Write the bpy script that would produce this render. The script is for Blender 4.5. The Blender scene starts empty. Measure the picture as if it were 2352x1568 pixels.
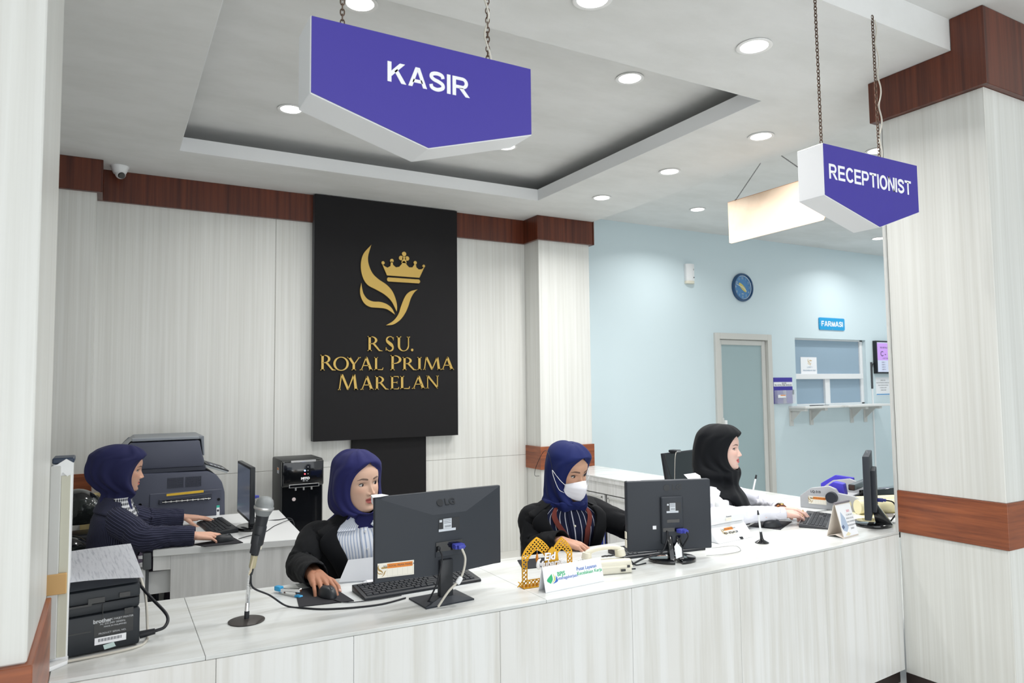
import bpy, bmesh, math, random
import numpy as np
from mathutils import Matrix, Vector
random.seed(7)
SC = bpy.context.scene
COL = SC.collection

# ------------------------------------------------------------------ camera
cam_data = bpy.data.cameras.new('camera')
cam = bpy.data.objects.new('camera', cam_data)
COL.objects.link(cam)
_y, _p, _r = -0.514112243, 0.0640211659, 0.0108153437
_RZ = Matrix.Rotation(_y, 3, 'Z'); _RX = Matrix.Rotation(_p, 3, 'X'); _RY = Matrix.Rotation(_r, 3, 'Y')
_M = _RZ @ _RX @ _RY                      # columns: right, forward, up
_B = Matrix((( _M[0][0], _M[0][2], -_M[0][1]), (_M[1][0], _M[1][2], -_M[1][1]), (_M[2][0], _M[2][2], -_M[2][1])))
cam.matrix_world = Matrix.Translation((0, 0, 1.6)) @ _B.to_4x4()
cam_data.sensor_width = 36.0
cam_data.lens = 1635.8647 / 2352 * 36.0
cam_data.clip_start = 0.05
cam_data.dof.use_dof = True
cam_data.dof.focus_distance = 3.4
cam_data.dof.aperture_fstop = 5.0
SC.camera = cam

# ------------------------------------------------------------------ world, daylight, exposure
SC.view_settings.view_transform = 'Standard'
SC.view_settings.look = 'None'
SC.view_settings.gamma = 1.0
SC.view_settings.use_curve_mapping = False
SC.view_settings.exposure = 0.0
world = bpy.data.worlds.new('daylight'); SC.world = world
world.use_nodes = True
wbg = world.node_tree.nodes['Background']
wbg.inputs['Color'].default_value = (0.90, 0.96, 1.0, 1)
wbg.inputs['Strength'].default_value = 0.9
LAMP_W = 6.5

def area(name, loc, rot, sx, sy, power, color=(1, 1, 1)):
    d = bpy.data.lights.new(name, 'AREA'); d.shape = 'RECTANGLE'; d.size = sx; d.size_y = sy
    d.energy = power; d.color = color
    o = bpy.data.objects.new(name, d); o.location = loc; o.rotation_euler = rot; COL.objects.link(o)
    return o
# daylight through the glazed entrance far behind the photographer
area('entrance_daylight', (1.5, -5.4, 1.75), (math.radians(90), 0, 0), 9.0, 3.0, 105, (0.93, 0.97, 1.0))
# unseen upward fill lamp, added to brighten the ceilings
area('ceiling_fill', (1.5, -4.6, 0.25), (math.radians(128), 0, 0), 9.0, 1.6, 150, (1.0, 0.985, 0.96))

# unseen fill lamps, added to brighten the pharmacy side and the hall pillars
for lx_, ly_ in ((6.9, 3.3), (8.6, 3.4), (9.8, 5.2)): area('pharmacy_fill', (lx_, ly_, 3.43), (0, 0, 0), 0.3, 0.3, 14, (1.0, 0.99, 0.97))
for lx_, ly_ in ((0.2, -1.0), (3.2, -1.0), (1.7, -2.6)): area('hall_fill', (lx_, ly_, 3.43), (0, 0, 0), 0.3, 0.3, 14, (1.0, 0.99, 0.97))

# ------------------------------------------------------------------ materials
def s2l(c):
    return tuple(((v / 12.92) if v <= 0.04045 else ((v + 0.055) / 1.055) ** 2.4) for v in c)
def rgb(r, g, b):
    return s2l((r / 255, g / 255, b / 255))
MATS = {}
def mat(name, col, rough=0.5, metal=0.0, spec=0.5, coat=0.0, emit=None, estr=1.0, alpha=None, trans=0.0, ior=1.45, sheen=0.0, sss=0.0, bump=None):
    if name in MATS: return MATS[name]
    m = bpy.data.materials.new(name); m.use_nodes = True
    b = m.node_tree.nodes['Principled BSDF']
    b.inputs['Base Color'].default_value = (*col, 1)
    b.inputs['Roughness'].default_value = rough
    b.inputs['Metallic'].default_value = metal
    b.inputs['Specular IOR Level'].default_value = spec
    b.inputs['Coat Weight'].default_value = coat
    b.inputs['IOR'].default_value = ior
    b.inputs['Transmission Weight'].default_value = trans
    b.inputs['Sheen Weight'].default_value = sheen
    if sss:
        b.inputs['Subsurface Weight'].default_value = sss
        b.inputs['Subsurface Radius'].default_value = (0.012, 0.005, 0.003)
        b.inputs['Subsurface Scale'].default_value = 1.0
    if alpha is not None: b.inputs['Alpha'].default_value = alpha
    if emit:
        b.inputs['Emission Color'].default_value = (*emit, 1); b.inputs['Emission Strength'].default_value = estr
    if bump:
        nt = m.node_tree
        n = nt.nodes.new('ShaderNodeTexNoise'); n.inputs['Scale'].default_value = bump[0]; n.inputs['Detail'].default_value = 3
        t = nt.nodes.new('ShaderNodeTexCoord'); nt.links.new(t.outputs['Object'], n.inputs['Vector'])
        bp = nt.nodes.new('ShaderNodeBump'); bp.inputs['Strength'].default_value = bump[1]; bp.inputs['Distance'].default_value = bump[2]
        nt.links.new(n.outputs['Fac'], bp.inputs['Height']); nt.links.new(bp.outputs['Normal'], b.inputs['Normal'])
    MATS[name] = m
    return m

def streak(name, c0, c1, scale, rough=0.4, c2=None, detail=4, lo=0.35, hi=0.65, spec=0.5, coat=0.0, rot=(0, 0, 0), second=None, seams=None):
    """Stretched noise between two colours: laminate grain, wood grain, stone veins."""
    if name in MATS: return MATS[name]
    m = bpy.data.materials.new(name); m.use_nodes = True
    nt = m.node_tree; b = nt.nodes['Principled BSDF']
    tc = nt.nodes.new('ShaderNodeTexCoord')
    mp = nt.nodes.new('ShaderNodeMapping'); mp.inputs['Scale'].default_value = scale; mp.inputs['Rotation'].default_value = rot
    nt.links.new(tc.outputs['Object'], mp.inputs['Vector'])
    n = nt.nodes.new('ShaderNodeTexNoise'); n.inputs['Scale'].default_value = 1.0; n.inputs['Detail'].default_value = detail
    n.inputs['Roughness'].default_value = 0.62
    nt.links.new(mp.outputs['Vector'], n.inputs['Vector'])
    r = nt.nodes.new('ShaderNodeValToRGB')
    r.color_ramp.elements[0].position = lo; r.color_ramp.elements[0].color = (*c0, 1)
    r.color_ramp.elements[1].position = hi; r.color_ramp.elements[1].color = (*c1, 1)
    if c2:
        e = r.color_ramp.elements.new((lo + hi) / 2); e.color = (*c2, 1)
    nt.links.new(n.outputs['Fac'], r.inputs['Fac'])
    out = r.outputs['Color']
    if second:      # a second, broader layer multiplied in: (scale, dark value, lo, hi)
        mp2 = nt.nodes.new('ShaderNodeMapping'); mp2.inputs['Scale'].default_value = second[0]; mp2.inputs['Rotation'].default_value = rot
        mp2.inputs['Location'].default_value = (3.1, 7.7, 1.3)
        nt.links.new(tc.outputs['Object'], mp2.inputs['Vector'])
        n2 = nt.nodes.new('ShaderNodeTexNoise'); n2.inputs['Scale'].default_value = 1.0; n2.inputs['Detail'].default_value = 2
        nt.links.new(mp2.outputs['Vector'], n2.inputs['Vector'])
        r2 = nt.nodes.new('ShaderNodeValToRGB')
        v = second[1]
        r2.color_ramp.elements[0].position = second[2]; r2.color_ramp.elements[0].color = (v, v, v, 1) if not isinstance(v, tuple) else (*v, 1)
        r2.color_ramp.elements[1].position = second[3]; r2.color_ramp.elements[1].color = (1, 1, 1, 1)
        nt.links.new(n2.outputs['Fac'], r2.inputs['Fac'])
        mx = nt.nodes.new('ShaderNodeMix'); mx.data_type = 'RGBA'; mx.blend_type = 'MULTIPLY'; mx.inputs['Factor'].default_value = 1.0
        nt.links.new(out, mx.inputs['A']); nt.links.new(r2.outputs['Color'], mx.inputs['B'])
        out = mx.outputs['Result']
    nt.links.new(out, b.inputs['Base Color'])
    b.inputs['Roughness'].default_value = rough; b.inputs['Specular IOR Level'].default_value = spec
    b.inputs['Coat Weight'].default_value = coat
    MATS[name] = m
    return m

M_PANEL = streak('white_laminate', rgb(214, 214, 209), rgb(229, 230, 227), (46, 46, 0.55), 0.34, detail=5, lo=0.3, hi=0.66, second=((9, 9, 0.25), 0.955, 0.35, 0.6))
M_CTOP = streak('counter_top_tile', rgb(198, 199, 196), rgb(218, 221, 221), (2.2, 14, 4), 0.22, detail=5, lo=0.28, hi=0.55, rot=(0, 0, 0.9), second=((1.2, 9, 3), (0.93, 0.92, 0.90), 0.36, 0.5))
M_CFRONT = streak('counter_front_tile', rgb(212, 211, 206), rgb(231, 232, 232), (20, 20, 0.7), 0.25, detail=5, lo=0.26, hi=0.55, second=((7, 7, 0.5), (0.955, 0.945, 0.93), 0.36, 0.5))
M_DESK = streak('white_desk_board', rgb(214, 215, 215), rgb(235, 236, 237), (26, 26, 1.2), 0.4, detail=4, lo=0.3, hi=0.62)
M_DTOP = mat('white_desk_top', rgb(228, 230, 231), 0.3)
M_CAP = streak('dark_mahogany_laminate', rgb(62, 25, 16), rgb(112, 55, 34), (30, 30, 0.7), 0.32, detail=5, lo=0.3, hi=0.68)
M_BAND = streak('teak_laminate', rgb(112, 60, 40), rgb(164, 92, 56), (2.6, 2.6, 42), 0.3, detail=5, lo=0.3, hi=0.68)
M_CEIL = streak('ceiling_paint', rgb(222, 223, 222), rgb(231, 232, 232), (1.5, 3.0, 2), 0.8, detail=6, lo=0.35, hi=0.6)
M_CEILW = mat('cove_paint', rgb(234, 236, 238), 0.75)
M_BLUEWALL = mat('pale_blue_wall_paint', rgb(210, 226, 232), 0.42)
M_HALL = mat('hall_wall_paint', rgb(226, 229, 230), 0.6)
M_FLOOR = mat('floor_tile', rgb(205, 205, 200), 0.25)
M_BLACKP = mat('black_panel', rgb(25, 24, 26), 0.6, spec=0.25, bump=(900, 0.15, 0.001))
M_GOLD = mat('gold_acrylic', rgb(196, 164, 88), 0.38, metal=0.35)
M_GOLDD = mat('gold_letter_edge', rgb(120, 98, 52), 0.5, metal=0.2)
M_WHITE = mat('white_plastic', rgb(236, 238, 240), 0.4)
M_ACR = mat('white_acrylic', rgb(240, 242, 246), 0.35)
M_PURPLE = mat('purple_vinyl', rgb(68, 58, 160), 0.45)
M_LETTER = mat('white_vinyl', rgb(250, 251, 255), 0.5)
M_BLACK = mat('black_plastic', rgb(34, 37, 42), 0.42)
M_BLACKG = mat('black_gloss', rgb(14, 16, 20), 0.12, coat=0.6)
M_CHAR = mat('charcoal_plastic', rgb(45, 50, 58), 0.55, bump=(700, 0.12, 0.0008))
M_DARKG = mat('dark_grey_plastic', rgb(66, 68, 72), 0.5)
M_CHROME = mat('chrome', (0.75, 0.75, 0.76), 0.14, metal=1.0)
M_STEEL = mat('steel', (0.55, 0.55, 0.55), 0.32, metal=1.0)
M_RUST = mat('rusty_chain', rgb(104, 84, 72), 0.6, metal=0.5)
M_ALU = mat('painted_aluminium', rgb(205, 206, 204), 0.45)
M_PAPER = mat('paper', rgb(240, 242, 246), 0.8)
M_INK = mat('ink', rgb(70, 74, 84), 0.8)
M_LAMP = mat('lamp_diffuser', (1, 1, 1), 0.5, emit=(1.0, 0.985, 0.96), estr=9.0)
M_LAMPR = mat('lamp_ring', rgb(240, 240, 240), 0.4)
M_CORD = mat('black_cable', rgb(26, 28, 34), 0.5)
M_CREAM = mat('cream_plastic', rgb(226, 222, 206), 0.45)
M_GREYC = mat('grey_cable', rgb(200, 196, 186), 0.5)
M_VGA = mat('blue_plug', rgb(66, 74, 170), 0.45)
M_ORANGE = mat('orange_print', rgb(228, 136, 48), 0.6)
M_KEY = mat('key_cap', rgb(40, 43, 48), 0.5)

# ------------------------------------------------------------------ mesh helpers
class MB:
    def __init__(self): self.bm = bmesh.new(); self.mi = 0
    def _tag(self, faces):
        for f in faces: f.material_index = self.mi
    def add(self, verts, faces, M=None):
        vs = [self.bm.verts.new(M @ Vector(v) if M else v) for v in verts]
        fs = []
        for f in faces:
            try: fs.append(self.bm.faces.new([vs[i] for i in f]))
            except ValueError: pass
        self._tag(fs)
        return vs, fs
    def box(self, lo, hi, bev=0.0, seg=2, M=None):
        x0, y0, z0 = lo; x1, y1, z1 = hi
        v = [(x0, y0, z0), (x1, y0, z0), (x1, y1, z0), (x0, y1, z0), (x0, y0, z1), (x1, y0, z1), (x1, y1, z1), (x0, y1, z1)]
        f = [(0, 3, 2, 1), (4, 5, 6, 7), (0, 1, 5, 4), (1, 2, 6, 5), (2, 3, 7, 6), (3, 0, 4, 7)]
        vs, fs = self.add(v, f, M)
        if bev > 0:
            es = list({e for q in fs for e in q.edges})
            r = bmesh.ops.bevel(self.bm, geom=es, offset=bev, segments=seg, profile=0.5, affect='EDGES', clamp_overlap=True)
            self._tag(r['faces'])
        return self
    def cbox(self, c, s, bev=0.0, seg=2, M=None):
        return self.box([c[i] - s[i] / 2 for i in range(3)], [c[i] + s[i] / 2 for i in range(3)], bev, seg, M)
    def prism(self, poly, d0, d1, plane='xz', M=None, bev=0.0, seg=2):
        """poly in the named plane, extruded along the remaining axis from d0 to d1."""
        def p(a, b, d): return {'xz': (a, d, b), 'xy': (a, b, d), 'yz': (d, a, b)}[plane]
        n = len(poly)
        v = [p(a, b, d0) for a, b in poly] + [p(a, b, d1) for a, b in poly]
        f = [tuple(range(n)), tuple(range(2 * n - 1, n - 1, -1))] + [(i, i + n, (i + 1) % n + n, (i + 1) % n) for i in range(n)]
        vs, fs = self.add(v, f, M)
        bmesh.ops.recalc_face_normals(self.bm, faces=fs)
        if bev > 0:
            es = list({e for q in fs for e in q.edges})
            r = bmesh.ops.bevel(self.bm, geom=es, offset=bev, segments=seg, profile=0.5, affect='EDGES', clamp_overlap=True)
            self._tag(r['faces'])
        return self
    def rings(self, rings, closed=True, cap0=True, cap1=True, M=None):
        n = len(rings[0]); v = [p for r in rings for p in r]; f = []
        m = n if closed else n - 1
        for k in range(len(rings) - 1):
            for i in range(m):
                j = (i + 1) % n
                f.append((k * n + i, k * n + j, (k + 1) * n + j, (k + 1) * n + i))
        if cap0: f.append(tuple(range(n - 1, -1, -1)))
        if cap1: f.append(tuple((len(rings) - 1) * n + i for i in range(n)))
        vs, fs = self.add(v, f, M)
        return vs, fs
    def lathe(self, prof, n=32, M=None, cap0=True, cap1=True):
        """prof: list of (r, z), revolved about z."""
        rs = [[(r * math.cos(2 * math.pi * i / n), r * math.sin(2 * math.pi * i / n), z) for i in range(n)] for r, z in prof]
        vs, fs = self.rings(rs, True, cap0, cap1, M)
        bmesh.ops.recalc_face_normals(self.bm, faces=fs)
        return self
    def cyl(self, p0, p1, r0, r1=None, n=20):
        r1 = r0 if r1 is None else r1
        self.tube([p0, p1], [r0, r1], n); return self
    def tube(self, pts, r, n=10, cap=True):
        P = [Vector(p) for p in pts]; m = len(P)
        R = [r] * m if not hasattr(r, '__len__') else list(r)
        T = []
        for i in range(m):
            a = P[max(0, i - 1)]; b = P[min(m - 1, i + 1)]; t = b - a
            T.append(t.normalized() if t.length > 1e-9 else Vector((0, 0, 1)))
        u = T[0].cross(Vector((0, 0, 1)))
        if u.length < 1e-3: u = T[0].cross(Vector((1, 0, 0)))
        u.normalize(); rs = []
        for i in range(m):
            u = (u - T[i] * u.dot(T[i])).normalized(); w = T[i].cross(u)
            rs.append([P[i] + (u * math.cos(2 * math.pi * k / n) + w * math.sin(2 * math.pi * k / n)) * R[i] for k in range(n)])
        vs, fs = self.rings(rs, True, cap, cap)
        bmesh.ops.recalc_face_normals(self.bm, faces=fs)
        return self
    def sphere(self, c, r, nu=20, nv=12, M=None):
        rx, ry, rz = (r, r, r) if not hasattr(r, '__len__') else r
        pr = []
        for k in range(nv + 1):
            a = -math.pi / 2 + math.pi * k / nv; q = max(math.cos(a), 1e-4)
            pr.append([(c[0] + rx * q * math.cos(2 * math.pi * i / nu), c[1] + ry * q * math.sin(2 * math.pi * i / nu), c[2] + rz * math.sin(a)) for i in range(nu)])
        vs, fs = self.rings(pr, True, True, True, M)
        return self
    def text(self, s, size, M, depth=0.0004, bold=0.0, xs=1.0, align='CENTER', spacing=1.0):
        cu = bpy.data.curves.new('lettering_curve', 'FONT'); cu.body = s; cu.size = size
        cu.align_x = align; cu.align_y = 'CENTER'; cu.extrude = depth / 2; cu.offset = bold; cu.space_character = spacing
        cu.resolution_u = 4
        o = bpy.data.objects.new('lettering_curve', cu); COL.objects.link(o)
        dg = bpy.context.evaluated_depsgraph_get(); dg.update()
        me = bpy.data.meshes.new_from_object(o.evaluated_get(dg), depsgraph=dg)
        n0 = len(self.bm.faces)
        S = Matrix.Diagonal((xs, 1, 1, 1))
        me.transform(M @ S)
        self.bm.from_mesh(me); self.bm.faces.ensure_lookup_table()
        for f in self.bm.faces[n0:]: f.material_index = self.mi
        COL.objects.unlink(o); bpy.data.objects.remove(o); bpy.data.curves.remove(cu); bpy.data.meshes.remove(me)
        return self
    def build(self, name, mats, parent=None, smooth=35, loc=None, rot=None):
        me = bpy.data.meshes.new(name)
        self.bm.normal_update(); self.bm.to_mesh(me); self.bm.free()
        for m in (mats if isinstance(mats, (list, tuple)) else [mats]): me.materials.append(m)
        if smooth:
            me.polygons.foreach_set('use_smooth', [True] * len(me.polygons))
            me.set_sharp_from_angle(angle=math.radians(smooth))
        o = bpy.data.objects.new(name, me); COL.objects.link(o)
        if parent: o.parent = parent
        if loc is not None: o.location = loc
        if rot is not None: o.rotation_euler = rot
        return o

def tag(o, label=None, cat=None, group=None, kind=None):
    if label: o['label'] = label
    if cat: o['category'] = cat
    if group: o['group'] = group
    if kind: o['kind'] = kind
    return o
def thing(name, label, cat, loc=(0, 0, 0), rz=0.0, group=None):
    o = bpy.data.objects.new(name, None); COL.objects.link(o)
    o.empty_display_size = 0.05
    o.location = loc; o.rotation_euler = (0, 0, rz)
    return tag(o, label, cat, group)
def struct(name, mb, m, parent=None, smooth=35):
    o = mb.build(name, m, parent, smooth)
    if parent is None: o['kind'] = 'structure'
    return o
def copy_tree(o, parent=None):
    c = o.copy(); COL.objects.link(c)
    if parent: c.parent = parent
    for ch in list(o.children): copy_tree(ch, c)
    return c
def spline(pts, n=8):
    """Catmull-Rom through the points, n samples per span."""
    P = [Vector(p) for p in pts]; out = []
    for i in range(len(P) - 1):
        p0 = P[i - 1] if i else P[0] * 2 - P[1]; p1 = P[i]; p2 = P[i + 1]
        p3 = P[i + 2] if i + 2 < len(P) else P[-1] * 2 - P[-2]
        for k in range(n):
            t = k / n
            out.append(0.5 * ((2 * p1) + (p2 - p0) * t + (2 * p0 - 5 * p1 + 4 * p2 - p3) * t * t + (3 * p1 - p0 - 3 * p2 + p3) * t ** 3))
    out.append(P[-1]); return out
def frame(o, x, y):
    """4x4 with origin o, local x along x, local y along y (for text and decals)."""
    x = Vector(x).normalized(); y = Vector(y).normalized(); z = x.cross(y)
    return Matrix(((x[0], y[0], z[0], o[0]), (x[1], y[1], z[1], o[1]), (x[2], y[2], z[2], o[2]), (0, 0, 0, 1)))
FRONT = lambda x, y, z: frame((x, y, z), (1, 0, 0), (0, 0, 1))      # reads from -y

# ================================================================== THE ROOM
ZC, ZH = 3.29, 3.455          # lowered ceiling over the counter, hall ceiling
YB = 6.20                     # panelled back wall
YP = 6.32                     # pharmacy wall
m = MB(); m.box((-6, -6, -0.1), (11, 6.6, 0.0)); struct('floor', m, M_FLOOR)

# hall ceiling (high) in front of the counter and over the pharmacy side
m = MB(); m.box((-6, -6, ZH), (11, 1.97, ZH + 0.1)); m.box((4.30, 1.97, ZH), (11, 6.6, ZH + 0.1)); struct('ceiling', m, M_CEIL)
# lowered ceiling with a rectangular cove opening
OX0, OX1, OY0, OY1 = 0.39, 3.36, 2.875, 5.44
m = MB()
m.box((-3, 1.97, ZC), (4.30, OY0, 3.39)); m.box((-3, OY1, ZC), (4.30, 6.4, 3.39))
m.box((-3, OY0, ZC), (OX0, OY1, 3.39)); m.box((OX1, OY0, ZC), (4.30, OY1, 3.39))
m.box((-3, 1.97, 3.39), (4.30, 2.03, 3.60)); m.box((4.24, 1.97, 3.39), (4.30, 6.4, 3.60))
struct('ceiling_lowered', m, M_CEIL, smooth=0)
# white fascia strips lining the cove opening
m = MB()
e = 0.004
m.box((OX0, OY1 - e, ZC + 0.0005), (OX1, OY1 + 0.02, 3.392)); m.box((OX0, OY0 - 0.02, ZC + 0.0005), (OX1, OY0 + e, 3.392))
m.box((OX0 - 0.02, OY0, ZC + 0.0005), (OX0 + e, OY1, 3.392)); m.box((OX1 - e, OY0, ZC + 0.0005), (OX1 + 0.02, OY1, 3.392))
struct('trim_cove', m, M_CEILW, smooth=0)
# raised ceiling inside the cove, set back beyond the lip
CZ = 3.50
m = MB(); m.box((OX0 - 0.34, OY0 - 0.34, CZ), (OX1 + 0.34, OY1 + 0.34, CZ + 0.08))
m.box((OX0 - 0.36, OY0 - 0.36, 3.391), (OX0 - 0.34, OY1 + 0.36, CZ)); m.box((OX1 + 0.34, OY0 - 0.36, 3.391), (OX1 + 0.36, OY1 + 0.36, CZ))
m.box((OX0 - 0.34, OY0 - 0.36, 3.391), (OX1 + 0.34, OY0 - 0.34, CZ)); m.box((OX0 - 0.34, OY1 + 0.34, 3.391), (OX1 + 0.34, OY1 + 0.36, CZ))
struct('ceiling_cove', m, M_CEIL, smooth=0)

# back wall: laminate panels with thin joints, two half columns
m = MB()
xs = [-0.30, 1.29, 2.28, 3.70]
m.mi = 0
seamx = [-0.115, 1.205, 3.66]
for a, b in zip(seamx[:-1], seamx[1:]):
    for z0, z1 in ((0.0, 0.925), (0.928, 3.29)):
        m.box((a + 0.0015, YB, z0), (b - 0.0015, YB + 0.08, z1), 0.001, 1)
m.mi = 1; m.box((-0.2, YB + 0.004, 0), (3.7, YB + 0.09, 3.29))
struct('wall_back', m, [M_PANEL, mat('panel_joint', rgb(120, 116, 108), 0.8)], smooth=0)
m = MB(); m.box((3.66, 5.93, 0), (4.27, 6.40, 3.40), 0.003, 1); struct('wall_back_column_right', m, M_PANEL)
m = MB(); m.box((-0.9, 5.95, 0), (-0.112, 6.40, 3.29), 0.003, 1); struct('wall_back_column_left', m, M_PANEL)
# dark mahogany trim under the ceiling
m = MB()
m.box((-0.075, YB - 0.035, 3.05), (3.63, YB + 0.01, ZC), 0.002, 1)
struct('trim_back', m, M_CAP)
m = MB()
m.box((3.63, 5.895, 3.05), (4.295, 6.30, ZC - 0.001), 0.002, 1); m.box((4.302, 5.895, 3.05), (4.315, 6.30, 3.40), 0.001, 1)
struct('trim_column_right', m, M_CAP)
m = MB(); m.box((-0.92, 5.91, 3.05), (-0.075, 6.30, ZC - 0.001), 0.002, 1); struct('trim_column_left', m, M_CAP)
# teak bands low on the columns
m = MB(); m.box((3.645, 5.915, 0.80), (4.285, 6.35, 1.02), 0.001, 1); struct('trim_band_right', m, M_BAND)
m = MB(); m.box((-0.92, 5.935, 0.80), (-0.098, 6.35, 1.02), 0.001, 1); struct('trim_band_left', m, M_BAND)

# pharmacy wall with a door opening and a serving window opening
DX0, DX1, DZ = 6.385, 7.375, 2.235       # door frame outer
WX0, WX1, WZ0, WZ1 = 7.845, 9.325, 1.315, 2.21
m = MB()
m.box((4.1, YP, 0), (DX0, YP + 0.14, 3.6)); m.box((DX0, YP, DZ), (DX1, YP + 0.14, 3.6)); m.box((DX1, YP, 0), (WX0, YP + 0.14, 3.6))
m.box((WX0, YP, 0), (WX1, YP + 0.14, WZ0)); m.box((WX0, YP, WZ1), (WX1, YP + 0.14, 3.6)); m.box((WX1, YP, 0), (11, YP + 0.14, 3.6))
struct('wall_pharmacy', m, M_BLUEWALL, smooth=0)
m = MB(); m.box((10.9, -6, 0), (11, 6.6, 3.6)); struct('wall_right', m, M_BLUEWALL, smooth=0)
m = MB(); m.box((-1.0, 1.97, 0), (-0.9, 6.4, 3.4)); struct('wall_left', m, M_PANEL, smooth=0)
m = MB(); m.box((-6, -6, 0), (-5.9, 1.97, 3.6)); struct('wall_hall_left', m, M_HALL, smooth=0)
m = MB(); m.box((4.1, 7.9, 0), (11, 8.0, 3.6)); m.box((4.1, 6.46, 0), (4.2, 8.0, 3.6)); m.box((10.9, 6.46, 0), (11, 8.0, 3.6)); m.box((4.1, 6.46, 3.5), (11, 8.0, 3.6)); m.box((4.1, 6.46, -0.1), (11, 8.0, 0))
struct('wall_pharmacy_room', m, mat('pharmacy_room_paint', rgb(190, 205, 214), 0.7), smooth=0)

# left pillar (near), with its teak band
m = MB(); m.box((-0.9, 1.88, 1.02), (-0.142, 2.43, ZH), 0.004, 1); m.box((-0.9, 1.88, 0), (-0.142, 2.43, 0.80), 0.004, 1)
m.mi = 1; m.box((-0.9, 1.865, 0.80), (-0.130, 2.4405, 1.02), 0.002, 1)
struct('wall_pillar_left', m, [M_PANEL, M_BAND])
# right pillar
m = MB(); m.box((3.735, 1.84, 1.02), (4.60, 2.376, 3.06), 0.003, 1); m.box((3.735, 1.84, 0.06), (4.60, 2.376, 0.80), 0.003, 1)
m.mi = 1; m.box((3.728, 1.833, 0.80), (4.61, 2.378, 1.02), 0.001, 1)
m.mi = 2; m.box((3.735, 1.845, 0.0), (4.60, 2.376, 0.06))
m.mi = 3; m.box((3.722, 2.3775, 0.80), (4.55, 2.392, 3.05), 0.001, 1)
struct('wall_pillar_right', m, [M_PANEL, M_BAND, mat('dark_skirting', rgb(50, 40, 38), 0.5), M_ALU])
m = MB()
m.prism([(1.808, 3.06), (2.425, 3.06), (2.425, ZC - 0.001), (1.967, ZC - 0.001), (1.967, ZH - 0.002), (1.808, ZH - 0.002)], 3.70, 4.64, 'yz', None, 0.002, 1)
struct('trim_pillar_right', m, M_CAP)

# door to the pharmacy: painted frame, leaf frame, frosted glass, handle
M_FROST = mat('frosted_glass', rgb(158, 178, 182), 0.28, coat=0.3)
d = thing('door_1', None, None, (0, 0, 0)); d['kind'] = 'structure'
fw = 0.075
m = MB(); y0, y1 = YP - 0.03, YP + 0.12
m.box((DX0, y0, 0), (DX0 + fw, y1, DZ), 0.003, 1); m.box((DX1 - fw, y0, 0), (DX1, y1, DZ), 0.003, 1); m.box((DX0 + fw, y0, DZ - fw), (DX1 - fw, y1, DZ), 0.003, 1)
m.build('door_frame', mat('door_frame_paint', rgb(206, 206, 202), 0.45), d)
m = MB(); a, b, c = DX0 + fw + 0.004, DX1 - fw - 0.004, DZ - fw - 0.004
lw = 0.062; y0, y1 = YP + 0.012, YP + 0.055
m.box((a, y0, 0.01), (a + lw, y1, c), 0.004, 1); m.box((b - lw, y0, 0.01), (b, y1, c), 0.004, 1); m.box((a + lw, y0, c - lw), (b - lw, y1, c), 0.004, 1); m.box((a + lw, y0, 0.01), (b - lw, y1, 0.12), 0.004, 1)
leaf = m.build('door_leaf', mat('door_leaf_paint', rgb(214, 214, 211), 0.4), d)
m = MB(); m.box((a + lw - 0.006, YP + 0.028, 0.115), (b - lw + 0.006, YP + 0.036, c - lw + 0.006)); m.build('glass_pane', M_FROST, leaf)
m = MB(); m.box((a + 0.012, YP - 0.012, 1.02), (a + 0.05, y0 + 0.001, 1.20), 0.004); m.mi = 1; m.box((a + 0.05, YP - 0.03, 1.01), (a + 0.085, y0 + 0.001, 1.17), 0.006)
m.build('door_handle', [M_ALU, M_WHITE], leaf)

# serving window: white frame with transom and mullion, tinted panes
M_PANE = mat('tinted_pane', rgb(150, 172, 190), 0.08, coat=0.2)
w = thing('window_1', None, None); w['kind'] = 'structure'
m = MB(); y0, y1 = YP + 0.05, YP + 0.10
m.box((WX0, y0, WZ0), (WX0 + 0.03, y1, WZ1), 0.002, 1); m.box((WX1 - 0.06, y0, WZ0), (WX1, y1, WZ1), 0.002, 1)
m.box((WX0, y0, WZ1 - 0.02), (WX1, y1, WZ1), 0.002, 1); m.box((WX0, y0, WZ0), (WX1, y1, WZ0 + 0.02), 0.002, 1)
m.box((WX0, y0 - 0.035, 1.665), (WX1 - 0.05, y1, 1.735), 0.003, 1); m.box((8.475, y0 - 0.012, WZ0), (8.575, y1, 1.665), 0.003, 1)
m.build('window_frame', M_WHITE, w)
for nm, x0, x1, z0, z1 in (('a', WX0 + 0.03, WX1 - 0.06, 1.735, WZ1 - 0.02), ('b', WX0 + 0.03, 8.475, WZ0 + 0.02, 1.665), ('c', 8.575, WX1 - 0.06, WZ0 + 0.02, 1.665)):
    m = MB(); m.box((x0 - 0.004, y0 + 0.02, z0 - 0.004), (x1 + 0.004, y0 + 0.026, z1 + 0.004)); m.build('window_pane', M_PANE, w)

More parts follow.
